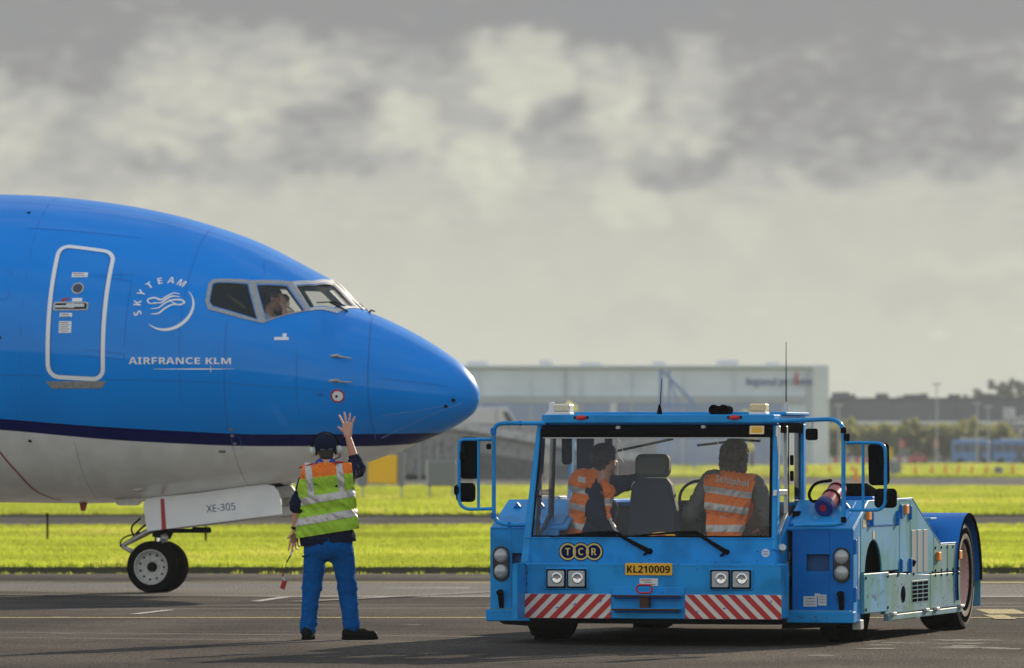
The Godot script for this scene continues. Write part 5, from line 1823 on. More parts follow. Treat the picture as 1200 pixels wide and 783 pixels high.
# a seated figure's clothing pieces share this: torso bones leaning between hip and shoulders
func make_driver(tug: Node3D) -> void:
	var o := thing("person", "person with brown hair, orange vest and grey sleeves at the tractor's wheel", "person", tug.position, tug.rotation.y)
	var H := head_at(V(0.475, 1.645, -1.16), 176.0, 4.0, 2.0)
	var sk := [[V(0.46, 1.5, -1.14), V(0.39, 0.95, -1.1), 0.09, 0.1], [V(0.31, 1.48, -1.13), V(0.61, 1.45, -1.13), 0.055, 0.055], [V(0.39, 0.93, -1.1), V(0.28, 0.86, -1.5), 0.08, 0.06], [V(0.39, 0.93, -1.1), V(0.5, 0.86, -1.5), 0.08, 0.06], [V(0.28, 0.86, -1.5), V(0.28, 0.48, -1.55), 0.06, 0.04], [V(0.5, 0.86, -1.5), V(0.5, 0.48, -1.55), 0.06, 0.04],
		[V(0.26, 1.44, -1.13), V(0.08, 1.14, -1.14), 0.05, 0.042], [V(0.08, 1.14, -1.14), V(0.1, 1.24, -1.4), 0.042, 0.028], [V(0.66, 1.4, -1.13), V(0.79, 1.1, -1.12), 0.05, 0.042], [V(0.79, 1.1, -1.12), V(0.68, 1.0, -1.36), 0.042, 0.028], [V(0.47, 1.56, -1.14), V(0.46, 1.48, -1.13), 0.055, 0.07]]
	var g := whole(nets(sk, 0.018, 0.03))
	g.add(whole(nets(head_bones(H), 0.006, 0.022)))
	g.add(whole(nets(hand_bones(V(0.1, 1.24, -1.4), V(0.1, 0.4, -0.9).normalized(), V(0.6, -0.6, -0.4).normalized(), V(0.3, 0.85, 0.35).normalized(), [0.9, 0.9, 0.9, 0.9, 0.3], 0.05), 0.005, 0.006)))
	g.add(whole(nets(hand_bones(V(0.68, 1.0, -1.36), V(-0.3, 0.0, -0.95).normalized(), V(0.1, -0.95, 0).normalized(), V(-0.95, 0.0, 0.3).normalized(), [0.4, 0.4, 0.4, 0.4, 0.2], 0.08), 0.005, 0.006)))
	part("body", g, M.skin, o)
	add_eyes(o, H)
	var sl := nets([[V(0.3, 1.44, -1.13), V(0.62, 1.4, -1.13), 0.09, 0.09, 1.0], [V(0.25, 1.43, -1.13), V(0.075, 1.14, -1.13), 0.078, 0.066], [V(0.075, 1.14, -1.13), V(0.095, 1.22, -1.36), 0.062, 0.045], [V(0.67, 1.4, -1.13), V(0.8, 1.1, -1.11), 0.08, 0.068], [V(0.8, 1.1, -1.11), V(0.7, 1.02, -1.32), 0.064, 0.046], [V(0.33, 1.0, -1.13), V(0.47, 1.0, -1.13), 0.11, 0.11]], 0.013, 0.04)
	wrinkle(sl, V(10, 10, 10), 0.014, 13)
	part("jacket", whole(sl), M.grey_cloth, o)
	var tr := nets([[V(0.32, 0.9, -1.1), V(0.48, 0.9, -1.1), 0.13, 0.13], [V(0.32, 0.9, -1.12), V(0.27, 0.87, -1.5), 0.095, 0.08], [V(0.47, 0.9, -1.12), V(0.5, 0.87, -1.5), 0.095, 0.08], [V(0.27, 0.86, -1.5), V(0.28, 0.5, -1.55), 0.08, 0.065], [V(0.5, 0.86, -1.5), V(0.5, 0.5, -1.55), 0.08, 0.065]], 0.016, 0.04)
	part("trousers", whole(tr), M.navy_cloth, o)
	for x in [0.28, 0.5]:
		part("shoe", whole(nets([[V(x, 0.44, -1.53), V(x, 0.44, -1.68), 0.045, 0.04]], 0.012, 0.02)), M.boot, o)
	var ve := nets([[V(0.31, 1.4, -1.12), V(0.62, 1.37, -1.12), 0.12, 0.12, 0.95, -1.12], [V(0.29, 1.22, -1.11), V(0.55, 1.2, -1.11), 0.125, 0.125, 0.95, -1.11], [V(0.25, 1.0, -1.09), V(0.49, 0.97, -1.09), 0.13, 0.13, 0.95, -1.09], [V(0.47, 1.48, -1.13), V(0.45, 1.45, -1.12), 0.085, 0.09]], 0.011, 0.05)
	wrinkle(ve, V(9, 3, 5), 0.016, 18, 0.5)
	wrinkle(ve, V(12, 14, 12), 0.005, 19)
	ve.erase("n")
	var cut := [Plane(V(0.06, 1, 0).normalized(), V(0.46, 1.535, -1.1)), Plane(V(0, -1, 0), V(0, 0.93, 0)), Plane(V(1, -0.25, 0).normalized(), V(0.695, 1.45, 0)), Plane(V(-1, -0.1, 0).normalized(), V(0.215, 1.45, 0))]
	part("vest_panel", slice(ve, cut), M.orange, o)
	var up := V(0.14, 1, 0).normalized()
	for y in [1.37, 1.225]:
		part("reflective_tape", slice(ve, cut + [Plane(up, V(0.2, y + 0.03, 0)), Plane(-up, V(0.2, y - 0.03, 0))], 0.004), M.tape, o)
	part("reflective_tape", slice(ve, cut + [Plane(V(0, 1, 0), V(0.2, 1.045, 0)), Plane(V(0, -1, 0), V(0.2, 0.985, 0))], 0.004), M.tape, o)
	# lettering laid on the back
	var fit := {}
	for i in ve.v.size():
		var p: Vector3 = ve.v[i]
		if p.z > -1.12:
			fit[Vector2i(roundi(p.x / 0.02), roundi(p.y / 0.02))] = p.z
	var tx := letters("Schiphol", 0.055, 0.3, 0.8)
	g = Geo.new()
	for i in range(0, tx.size(), 3):
		var c := []
		for k in 3:
			var w := Vector2(tx[i + k].x, tx[i + k].y).rotated(-0.16) + Vector2(0.485, 1.41)
			var z: float = fit.get(Vector2i(roundi(w.x / 0.02), roundi(w.y / 0.02)), -1.0)
			c.append(V(w.x, w.y, z + 0.02))
		g.tri(c[0], c[1], c[2], V(0, 0, 1), V(0, 0, 1), V(0, 0, 1))
	part("lettering", g, M.print_grey, o)
	var hr := nets(xf_bones(H, [[0, 0.05, -0.03, 0, 0.055, 0.015, 0.108, 0.1], [-0.05, 0.0, -0.04, -0.065, -0.1, -0.035, 0.07, 0.045], [0.05, 0.0, -0.04, 0.07, -0.11, -0.03, 0.07, 0.045], [0, 0.0, -0.06, 0, -0.1, -0.05, 0.08, 0.06]]), 0.008, 0.03)
	wrinkle(hr, V(30, 9, 30), 0.024, 21)
	part("hair", whole(hr), M.hair_brown, o)


func make_passenger(tug: Node3D) -> void:
	var o := thing("person", "person with dark hair, orange vest and navy suit turned sideways in the tractor", "person", tug.position, tug.rotation.y)
	var H := head_at(V(-0.685, 1.615, -1.06), 138.0, -2.0, -8.0)
	var sk := [[V(-0.74, 1.48, -1.04), V(-0.86, 0.95, -1.02), 0.09, 0.1], [V(-0.86, 1.46, -1.0), V(-0.62, 1.42, -1.12), 0.055, 0.055], [V(-0.86, 0.93, -1.04), V(-0.75, 0.88, -1.45), 0.08, 0.06], [V(-0.84, 0.93, -1.04), V(-0.58, 0.88, -1.35), 0.08, 0.06], [V(-0.75, 0.88, -1.45), V(-0.72, 0.48, -1.5), 0.06, 0.04], [V(-0.58, 0.88, -1.35), V(-0.52, 0.48, -1.4), 0.06, 0.04],
		[V(-0.6, 1.41, -1.12), V(-0.42, 1.43, -1.26), 0.05, 0.042], [V(-0.42, 1.43, -1.26), V(-0.4, 1.37, -1.06), 0.042, 0.028], [V(-0.85, 1.42, -0.98), V(-0.72, 1.12, -0.9), 0.05, 0.042], [V(-0.72, 1.12, -0.9), V(-0.56, 0.95, -1.0), 0.042, 0.028], [V(-0.71, 1.57, -1.05), V(-0.74, 1.46, -1.04), 0.056, 0.07]]
	var g := whole(nets(sk, 0.018, 0.03))
	g.add(whole(nets(head_bones(H), 0.006, 0.022)))
	g.add(whole(nets(hand_bones(V(-0.405, 1.375, -1.05), V(-0.05, -0.96, 0.2).normalized(), V(0.9, 0.0, 0.3).normalized(), V(-0.1, 0.1, 0.95).normalized(), [0.3, 0.3, 0.3, 0.3, 0.1], 0.06), 0.005, 0.006)))
	g.add(whole(nets(hand_bones(V(-0.56, 0.95, -1.0), V(0.8, -0.4, -0.3).normalized(), V(0, -0.9, 0.3).normalized(), V(0.3, 0.2, -0.9).normalized(), [0.4, 0.4, 0.4, 0.4, 0.2], 0.08), 0.005, 0.006)))
	part("body", g, M.skin, o)
	add_eyes(o, H)
	var su := nets([[V(-0.84, 1.42, -1.0), V(-0.64, 1.39, -1.1), 0.1, 0.095], [V(-0.82, 1.2, -1.0), V(-0.7, 1.18, -1.06), 0.125, 0.125], [V(-0.87, 1.0, -1.02), V(-0.72, 1.0, -1.08), 0.13, 0.13], [V(-0.6, 1.4, -1.12), V(-0.42, 1.43, -1.25), 0.075, 0.062], [V(-0.42, 1.43, -1.25), V(-0.405, 1.4, -1.11), 0.058, 0.048], [V(-0.83, 1.4, -0.99), V(-0.71, 1.12, -0.91), 0.07, 0.06], [V(-0.71, 1.12, -0.89), V(-0.58, 0.97, -0.98), 0.064, 0.048]], 0.013, 0.045)
	wrinkle(su, V(9, 9, 9), 0.01, 23)
	part("suit_jacket", whole(su), M.navy_cloth, o)
	part("shirt_cuff", gtube([V(-0.408, 1.405, -1.105), V(-0.405, 1.385, -1.07)], 0.042, 12), M.white_cloth, o)
	part("shirt_collar", whole(nets([[V(-0.755, 1.525, -1.03), V(-0.675, 1.505, -1.06), 0.045, 0.045]], 0.009, 0.02)), M.white_cloth, o)
	var tr := nets([[V(-0.9, 0.9, -1.03), V(-0.78, 0.9, -1.06), 0.13, 0.13], [V(-0.86, 0.92, -1.05), V(-0.75, 0.89, -1.45), 0.095, 0.08], [V(-0.82, 0.92, -1.05), V(-0.58, 0.89, -1.35), 0.095, 0.08], [V(-0.75, 0.87, -1.45), V(-0.72, 0.5, -1.5), 0.08, 0.065], [V(-0.58, 0.87, -1.35), V(-0.52, 0.5, -1.4), 0.08, 0.065]], 0.016, 0.04)
	part("trousers", whole(tr), M.navy_cloth, o)
	for p in [V(-0.72, 0.44, -1.5), V(-0.52, 0.44, -1.4)]:
		part("shoe", whole(nets([[p, p + V(0.08, 0, -0.12), 0.045, 0.04]], 0.012, 0.02)), M.boot, o)
	# the vest hangs open: a back part over the left shoulder and a flap in front
	var ve := nets([[V(-0.88, 1.42, -0.99), V(-0.66, 1.4, -1.09), 0.115, 0.1], [V(-0.86, 1.22, -0.99), V(-0.76, 1.2, -1.03), 0.135, 0.13], [V(-0.9, 1.02, -1.01), V(-0.82, 1.0, -1.05), 0.14, 0.135], [V(-0.74, 1.49, -1.04), V(-0.72, 1.5, -1.05), 0.085, 0.08]], 0.011, 0.05)
	wrinkle(ve, V(5, 6, 5), 0.016, 28)
	ve.erase("n")
	var cut := [Plane(V(0.3, 1, 0).normalized(), V(-0.72, 1.52, 0)), Plane(V(0.25, -1, 0).normalized(), V(-0.9, 0.965, 0)), Plane(V(0.93, -0.2, 0.3).normalized(), V(-0.775, 1.3, -0.92))]
	part("vest_panel", slice(ve, cut), M.orange, o)
	var up := V(0.22, 1, 0).normalized()
	for y in [1.365, 1.215, 1.045]:
		part("reflective_tape", slice(ve, cut + [Plane(up, V(-0.95, y + 0.027, 0)), Plane(-up, V(-0.95, y - 0.027, 0))], 0.004), M.tape, o)
	part("vest_print", slice(ve, cut + [Plane(up, V(-0.87, 1.475, 0)), Plane(-up, V(-0.87, 1.425, 0)), Plane(V(1, 0, 0), V(-0.82, 0, 0)), Plane(V(-1, 0, 0), V(-0.89, 0, 0))], 0.005), M.print_grey, o)
	var fl := nets([[V(-0.67, 1.42, -0.96), V(-0.615, 1.34, -0.93), 0.03, 0.045], [V(-0.615, 1.34, -0.93), V(-0.625, 1.22, -0.92), 0.05, 0.022], [V(-0.625, 1.22, -0.92), V(-0.62, 1.12, -0.9), 0.022, 0.014], [V(-0.62, 1.12, -0.9), V(-0.53, 0.96, -0.9), 0.012, 0.012]], 0.008, 0.02)
	wrinkle(fl, V(16, 16, 16), 0.01, 31)
	fl.erase("n")
	part("vest_flap", slice(fl, [Plane(V(0, -1, 0), V(0, 1.1, 0))]), M.orange, o)
	part("vest_flap_tape", slice(fl, [Plane(V(0, 1, 0), V(0, 1.28, 0)), Plane(V(0, -1, 0), V(0, 1.215, 0))], 0.004), M.tape, o)
	part("vest_flap_tape", slice(fl, [Plane(V(0, 1, 0), V(0, 1.1, 0))]), M.tape, o)
	var hr := nets(xf_bones(H, [[0, 0.052, -0.03, 0, 0.06, 0.01, 0.1, 0.095], [0, 0.0, -0.055, 0, -0.05, -0.05, 0.083, 0.06], [-0.06, 0.02, -0.02, 0.06, 0.02, -0.02, 0.045, 0.045]]), 0.008, 0.025)
	wrinkle(hr, V(22, 22, 22), 0.012, 33)
	part("hair", whole(hr), M.hair_dark, o)


func make_pilot(pl: Node3D) -> void:
	var o := thing("person", "person in a white shirt behind the cockpit's side window, hand at face", "person", pl.position, pl.rotation.y)
	var H := head_at(V(-2.36, 3.5, 0.62), 95.0, 8.0, 0.0)
	var sk := [[V(-2.46, 3.27, 0.56), V(-2.4, 2.8, 0.55), 0.09, 0.1], [V(-2.46, 3.27, 0.38), V(-2.46, 3.27, 0.74), 0.055, 0.055], [V(-2.36, 2.76, 0.45), V(-1.95, 2.72, 0.45), 0.07, 0.05], [V(-2.36, 2.76, 0.65), V(-1.95, 2.72, 0.65), 0.07, 0.05], [V(-2.46, 3.27, 0.76), V(-2.14, 3.2, 0.86), 0.046, 0.04], [V(-2.14, 3.2, 0.86), V(-2.2, 3.41, 0.76), 0.04, 0.028], [V(-2.46, 3.27, 0.36), V(-2.2, 2.95, 0.3), 0.046, 0.04], [V(-2.2, 2.95, 0.3), V(-2.0, 2.95, 0.38), 0.04, 0.028]]
	var g := whole(nets(sk, 0.016, 0.03))
	g.add(whole(nets(head_bones(H), 0.007, 0.022)))
	g.add(whole(nets(hand_bones(V(-2.2, 3.41, 0.76), V(-0.15, 0.9, -0.35).normalized(), V(-0.8, -0.1, -0.5).normalized(), V(-0.5, 0.2, 0.7).normalized(), [0.3, 0.3, 0.3, 0.3, 0.1], 0.1), 0.006, 0.006)))
	g.add(whole(nets(hand_bones(V(-2.0, 2.95, 0.38), V(0.9, 0.1, 0.0), V(0, -1, 0), V(0, 0, 1), [0.3, 0.3, 0.3, 0.3, 0.1], 0.1), 0.006, 0.006)))
	part("body", g, M.skin, o)
	add_eyes(o, H)
	var sh := nets([[V(-2.46, 3.25, 0.42), V(-2.46, 3.25, 0.72), 0.1, 0.1], [V(-2.4, 2.9, 0.48), V(-2.4, 2.9, 0.64), 0.14, 0.14], [V(-2.46, 3.26, 0.76), V(-2.26, 3.22, 0.83), 0.075, 0.065], [V(-2.46, 3.26, 0.38), V(-2.26, 3.04, 0.32), 0.075, 0.065]], 0.015, 0.04)
	part("shirt", whole(sh), M.white_cloth, o)
	part("trousers", whole(nets([[V(-2.36, 2.75, 0.45), V(-1.95, 2.72, 0.45), 0.09, 0.07], [V(-2.36, 2.75, 0.65), V(-1.95, 2.72, 0.65), 0.09, 0.07]], 0.018, 0.04)), M.navy_cloth, o)
	var hr := nets(xf_bones(H, [[0, 0.05, -0.03, 0, 0.06, 0.0, 0.098, 0.09], [0, 0.0, -0.05, 0, -0.04, -0.05, 0.08, 0.06]]), 0.01, 0.025)
	part("hair", whole(hr), M.hair_dark, o)


# ------------------------------------------------------------------ tow tractor
# a frame whose x runs to the tractor's rear and y up, z out of its right-hand (picture right) side
func side_frame(x: float, out := 1.0) -> Transform3D:
	return Transform3D(Basis(V(0, 0, -1), V(0, 1, 0), V(out, 0, 0)), V(x, 0, 0))


func zy(l: Array) -> Array:
	return l.map(func(p): return Vector2(-p[0], p[1]))


func side_panel(called: String, l: Array, s: float, m: Material, o: Node3D, x0 := 1.6, thick := 0.045, bev := 0.006) -> MeshInstance3D:
	return part(called, gprism(zy(l), side_frame(s * x0, s), thick, bev), m, o)


func tyre_wheel(o: Node3D, c: Vector3, r: float, w: float, s: float, hub: Material, dusty: Material) -> void:
	var B := Basis(V(0, 0, 1), -PI / 2 * s)
	var h := w / 2
	var wh := part("wheel", glathe([Vector2(0, h * 0.35), Vector2(r * 0.17, h * 0.4), Vector2(r * 0.2, h * 0.2), Vector2(r * 0.42, h * 0.12), Vector2(r * 0.5, h * 0.3), Vector2(r * 0.56, h * 0.75), Vector2(r * 0.6, h * 0.85), Vector2(r * 0.6, -h * 0.8), Vector2(0, -h * 0.8)], c, B, 32), hub, o)
	part("tyre", glathe([Vector2(r * 0.58, h * 0.8), Vector2(r * 0.64, h * 0.94), Vector2(r * 0.8, h), Vector2(r * 0.9, h * 0.96), Vector2(r * 0.97, h * 0.84), Vector2(r, h * 0.7), Vector2(r, -h * 0.7), Vector2(r * 0.97, -h * 0.84), Vector2(r * 0.9, -h), Vector2(r * 0.58, -h * 0.8)], c, B, 44, true), M.rubber, wh)
	part("sidewall_ring", glathe([Vector2(r * 0.66, h * 0.965), Vector2(r * 0.68, h * 0.995), Vector2(r * 0.93, h * 0.965), Vector2(r * 0.95, h * 0.91)], c, B, 44, true), dusty, wh)
	var g := Geo.new()
	for k in 10:
		var a := TAU * k / 10
		g.lathe([Vector2(0, h * 0.3), Vector2(r * 0.03, h * 0.3), Vector2(r * 0.03, h * 0.1)], c + V(0, cos(a), sin(a)) * r * 0.33, B, 8)
	part("wheel_nuts", g, M.steel, wh)
	for k in 44:
		var a := TAU * k / 44
		g = Geo.new()
		if k % 2 == 0:
			g.box(c + V(s * w * 0.2, cos(a) * r, sin(a) * r), V(w * 0.42, 0.02, r * 0.08), 0.005, Basis(Vector3.RIGHT, -a + PI).rotated(Vector3.RIGHT, 0.0) * Basis(Vector3.UP, 0.35))
			part("tread_block", g, M.rubber, wh)


func make_tug() -> void:
	var o := thing("tow_tractor", "blue airport tow tractor with a wide windscreen, striped bumper and yellow number plate", "tractor", Vector3(1.2286, 0, -59.6066), deg_to_rad(-14.5))
	var g: Geo
	part("chassis", gbox(V(0, 0.42, -3.6), V(2.1, 0.34, 6.0), 0.03), M.black, o)
	part("axle", gtube([V(-1.3, 0.46, -1.75), V(1.3, 0.46, -1.75)], 0.1, 10), M.black, o)
	part("axle", gtube([V(-1.3, 0.52, -6.06), V(1.3, 0.52, -6.06)], 0.13, 10), M.black, o)
	for s in [1.0, -1.0]:
		tyre_wheel(o, V(1.34 * s, 0.455, -1.75), 0.455, 0.34, s, M.tug_deep, M.rubber)
		tyre_wheel(o, V(1.43 * s, 0.52, -6.06), 0.52, 0.4, s, M.hub_pink, M.worn_rubber)
	# bumper
	var bp := part("bumper", gbox(V(0, 0.475, -0.16), V(2.3, 0.485, 0.32), 0.02), M.tug_blue, o)
	part("bumper_corner", gprism([Vector2(-1.192, 0), Vector2(-1.15, 0.02), Vector2(-1.15, 0.3), Vector2(-1.192, 0.3)], Transform3D(Basis(Vector3.RIGHT, -PI / 2), V(0, 0.232, -0.02)).scaled_local(V(1, -1, 1)), 0.485), M.tug_blue, bp)
	part("bumper_lip", gbox(V(0, 0.705, -0.012), V(2.31, 0.024, 0.03), 0.01), M.tug_blue, bp)
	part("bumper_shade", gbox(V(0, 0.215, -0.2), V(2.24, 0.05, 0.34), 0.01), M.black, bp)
	for b in [[-1.19, -0.375, 1.0], [0.291, 1.15, -1.0]]:
		var bd := part("hazard_board", gbox(V((b[0] + b[1]) / 2, 0.343, 0.003), V(b[1] - b[0], 0.212, 0.008), 0.002), M.board_white, bp)
		var clip := PackedVector2Array([Vector2(b[0], 0.238), Vector2(b[1], 0.238), Vector2(b[1], 0.448), Vector2(b[0], 0.448)])
		for k in 12:
			var x: float = b[0] - 0.26 + k * 0.123
			var sl: float = 0.105 * b[2]
			var xm := x + 0.13
			var para := PackedVector2Array([Vector2(xm - sl, 0.238), Vector2(xm - sl + 0.066, 0.238), Vector2(xm + sl + 0.066, 0.448), Vector2(xm + sl, 0.448)])
			for q in Geometry2D.intersect_polygons(clip, para):
				part("red_stripe", gprism(Array(q), Transform3D(Basis(), V(0, 0, 0.0072)), 0.0022), M.board_red, bd)
		for k in 4:
			var sx: float = lerpf(b[0], b[1], 0.12 + 0.24 * k + 0.05 * (k % 2))
			part("scratch", gbox(V(sx, 0.3 + 0.03 * ((k * 5) % 4), 0.0095), V(0.03, 0.008, 0.002), 0.0, Basis(Vector3.BACK, 0.3 * k)), M.tug_deep, bd)
	# headlights
	for x in [-0.772, 0.702]:
		var hl := part("headlight_bezel", gprism(rrect(x - 0.197, 0.488, x + 0.197, 0.678, 0.02), Transform3D(Basis(), V(0, 0, -0.01)), 0.028, 0.008), M.tug_blue, o)
		for d in [-0.093, 0.093]:
			part("housing", gprism(rrect(x + d - 0.089, 0.5, x + d + 0.089, 0.666, 0.012), Transform3D(Basis(), V(0, 0, 0.016)), 0.008, 0.003), M.black, hl)
			var lamp := part("headlight", gprism(rrect(x + d - 0.073, 0.515, x + d + 0.073, 0.652, 0.012), Transform3D(Basis(), V(0, 0, 0.02)), 0.01, 0.003), M.lamp_lens, o)
			var at := V(x + d + 0.008, 0.588, 0.032)
			part("reflector", glathe([Vector2(0.052, 0.0), Vector2(0.05, 0.006), Vector2(0.036, 0.003), Vector2(0.016, -0.0005), Vector2(0.0, 0.0)], at, Basis(Vector3.RIGHT, PI / 2), 24, true), M.chrome, lamp)
			part("bulb", glathe([Vector2(0.012, 0.0), Vector2(0.01, 0.006), Vector2(0.0, 0.008)], at, Basis(Vector3.RIGHT, PI / 2), 10, true), M.hub_pink, lamp)
			part("lens", gprism(rrect(x + d - 0.073, 0.515, x + d + 0.073, 0.652, 0.012), Transform3D(Basis(), V(0, 0, 0.042)), 0.002), M.lamp_glass, lamp)
	# number plate and notice
	var np := part("number_plate", gprism(rrect(-0.245, 0.615, 0.176, 0.722, 0.008), Transform3D(Basis(), V(0, 0, 0.0)), 0.012, 0.002), M.plate_yellow, o)
	part("plate_lettering", flat_text("KL210009", Transform3D(Basis(), V(-0.035, 0.637, 0.0125)), 0.062, 0.385, 0.9), M.black, np)
	var nt := part("notice", gbox(V(-0.035, 0.555, 0.003), V(0.165, 0.066, 0.006), 0.001), M.sticker, o)
	for k in 3:
		part("print_line", gbox(V(-0.06 + 0.02 * k, 0.574 - 0.019 * k, 0.0065), V(0.09 - 0.02 * (k % 2), 0.007, 0.002)), M.board_red if k == 0 else M.sticker_print, nt)
	# towing niche
	var tn := part("towing_niche", gprism([Vector2(-0.368, 0.236), Vector2(0.29, 0.236), Vector2(0.29, 0.512), Vector2(-0.368, 0.512)], Transform3D(Basis(), V(0, 0, 0.0)), 0.014, 0.006), M.tug_blue, o)
	for y in [0.44, 0.322]:
		part("shelf", gbox(V(-0.04, y, 0.055), V(0.62, 0.018, 0.1), 0.004), M.tug_blue, tn)
		part("worn_edge", gbox(V(-0.04, y - 0.003, 0.107), V(0.61, 0.016, 0.006), 0.002), M.rust, tn)
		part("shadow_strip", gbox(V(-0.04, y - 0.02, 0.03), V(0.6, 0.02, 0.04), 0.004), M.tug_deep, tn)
	part("tow_block", gbox(V(-0.055, 0.38, 0.06), V(0.085, 0.12, 0.07), 0.008), M.rust, tn)
	part("tow_ring", gtube(bend([V(-0.055, 0.462, 0.085), V(-0.11, 0.462, 0.085), V(-0.13, 0.5, 0.085), V(-0.11, 0.532, 0.085), V(0.0, 0.532, 0.085), V(0.02, 0.5, 0.085), V(0.0, 0.462, 0.085), V(-0.055, 0.462, 0.085)], 0.02), 0.009, 8), M.board_red, tn)
	part("bolt", glathe([Vector2(0, 0.02), Vector2(0.014, 0.018), Vector2(0.014, 0)], V(0.08, 0.475, 0.015), Basis(Vector3.RIGHT, PI / 2), 8), M.tug_blue, tn)
	# ---- cab
	var W := Transform3D(Basis(V(1, 0, 0), V(0, 0.983, -0.185), V(0, 0.185, 0.983)), V(0, 0.93, -0.3))  # the windscreen's plane
	part("cab_front", gprism([Vector2(-1.25, 0.7), Vector2(1.045, 0.7), Vector2(1.035, 0.94), Vector2(-1.235, 0.94)], Transform3D(Basis(), V(0, 0, -0.42)), 0.13, 0.012), M.tug_blue, o)
	part("cab_front_edge", gbox(V(-0.1, 0.935, -0.292), V(2.25, 0.016, 0.016), 0.005), M.tug_blue, o)
	part("pillar", gprism([Vector2(-1.258, -0.23), Vector2(-1.18, -0.23), Vector2(-1.12, 1.03), Vector2(-1.165, 1.03)], W * Transform3D(Basis(), V(0, 0, -0.09)), 0.1, 0.012), M.tug_blue, o)
	part("pillar", gprism([Vector2(0.995, -0.1), Vector2(1.047, -0.1), Vector2(1.017, 1.03), Vector2(0.965, 1.03)], W * Transform3D(Basis(), V(0, 0, -0.09)), 0.1, 0.012), M.tug_blue, o)
	var ws := part("windscreen", gprism([Vector2(-1.18, 0.0), Vector2(0.995, 0.0), Vector2(0.965, 0.92), Vector2(-1.13, 0.92)], W * Transform3D(Basis(), V(0, 0, -0.015)), 0.006), M.glass, o)
	for q in [[[-1.19, -0.005], [1.0, -0.005], [1.0, 0.028], [-1.19, 0.028]], [[-1.19, 0.028], [-1.162, 0.028], [-1.115, 0.91], [-1.135, 0.91]], [[0.97, 0.028], [1.0, 0.028], [0.97, 0.91], [0.945, 0.91]]]:
		part("gasket", gprism(q.map(func(p): return Vector2(p[0], p[1])), W * Transform3D(Basis(), V(0, 0, -0.02)), 0.022, 0.004), M.black, ws)
	part("header", gprism([Vector2(-1.132, 0.91), Vector2(0.97, 0.91), Vector2(0.967, 1.03), Vector2(-1.122, 1.03)], W * Transform3D(Basis(), V(0, 0, -0.05)), 0.045, 0.004), M.navy_cloth, o)
	part("blind_roller", gtube([W * V(-1.12, 0.945, 0.0), W * V(0.965, 0.945, 0.0)], 0.042, 12), M.black, o)
	part("seal_strip", gbox(W * V(-0.08, 0.9, 0.006), V(2.05, 0.012, 0.006)), M.steel, ws)
	var st := part("sticker", gprism(rrect(0.77, 0.925, 0.9, 1.0, 0.006), W * Transform3D(Basis(), V(0, 0, 0.043)), 0.004), M.amber_lens, o)
	part("print_line", gprism(rrect(0.79, 0.94, 0.88, 0.985, 0.004), W * Transform3D(Basis(), V(0, 0, 0.047)), 0.002), M.plate_yellow, st)
	for p in [[-0.42, 0.99], [0.35, 0.995]]:
		part("clip", gbox(W * V(p[0], p[1], 0.02), V(0.04, 0.03, 0.05), 0.006), M.steel, o)
	# wipers
	for l in [[[-0.094, 0.822], [-0.25, 0.9], [-0.402, 0.985], [-0.55, 0.985], [-0.99, 0.945]], [[0.597, 0.817], [0.47, 0.895], [0.329, 0.985], [0.2, 0.99], [-0.24, 0.955]]]:
		var wp := []
		for p in l:
			wp.append(V(p[0], p[1], -0.262))
		g = Geo.new()
		g.tube([wp[0], wp[1], wp[2]], [0.022, 0.017, 0.013], 8)
		g.tube([wp[2] + V(0.05, -0.02, 0), wp[2], wp[3], wp[4]], [0.012, 0.016, 0.012, 0.006], 8)
		var wi := part("wiper", g, M.black, o)
		part("pivot", glathe([Vector2(0, 0.04), Vector2(0.022, 0.035), Vector2(0.026, 0.0)], V(l[0][0], l[0][1], -0.292), Basis(Vector3.RIGHT, PI / 2), 12), M.black, wi)
		part("washer_nozzle", gtube([V(l[0][0], l[0][1], -0.27), V(l[0][0] - 0.055, l[0][1] - 0.035, -0.275)], 0.01, 6), M.black, wi)
	# three linked discs with letters
	var xs := [-0.835, -0.716, -0.597]
	for i in 3:
		var at := V(xs[i], 0.815, -0.29)
		var disc := part("round_badge", glathe([Vector2(0, 0.004 + 0.002 * i), Vector2(0.082, 0.004 + 0.002 * i), Vector2(0.082, 0)], at, Basis(Vector3.RIGHT, PI / 2), 32), M.badge_navy, o)
		part("badge_ring", glathe([Vector2(0.06, 0.0045 + 0.002 * i), Vector2(0.06, 0.0065 + 0.002 * i), Vector2(0.074, 0.0065 + 0.002 * i), Vector2(0.074, 0.0045 + 0.002 * i)], at, Basis(Vector3.RIGHT, PI / 2), 32), M.badge_gold, disc)
		part("badge_letter", flat_text("TCR"[i], Transform3D(Basis(), at + V(0, -0.03, 0.007 + 0.002 * i)), 0.062, 0.0, 1.6), M.badge_gold, disc)
	var rs := part("round_sticker", glathe([Vector2(0, 0.003), Vector2(0.037, 0.003), Vector2(0.037, 0)], V(0.945, 0.81, -0.29), Basis(Vector3.RIGHT, PI / 2), 20), M.sticker, o)
	for k in 2:
		part("print_line", gbox(V(0.945, 0.822 - 0.022 * k, -0.286), V(0.045, 0.009, 0.002)), M.girder, rs)
	# roof
	var rf := part("roof", gbox(V(-0.055, 1.983, -1.08), V(2.1, 0.078, 1.34), 0.012), M.tug_blue, o)
	part("roof_hatch", gbox(V(0.0, 2.03, -1.25), V(2.06, 0.032, 0.98), 0.01), M.tug_blue, rf)
	part("roof_gutter", gbox(V(-0.02, 1.94, -0.46), V(2.08, 0.012, 0.06), 0.004), M.tug_deep, rf)
	part("headlining", gbox(V(-0.02, 1.935, -1.1), V(2.0, 0.012, 1.2)), M.lining_bounce, rf)  # lining made pale to reflect added light onto the people below
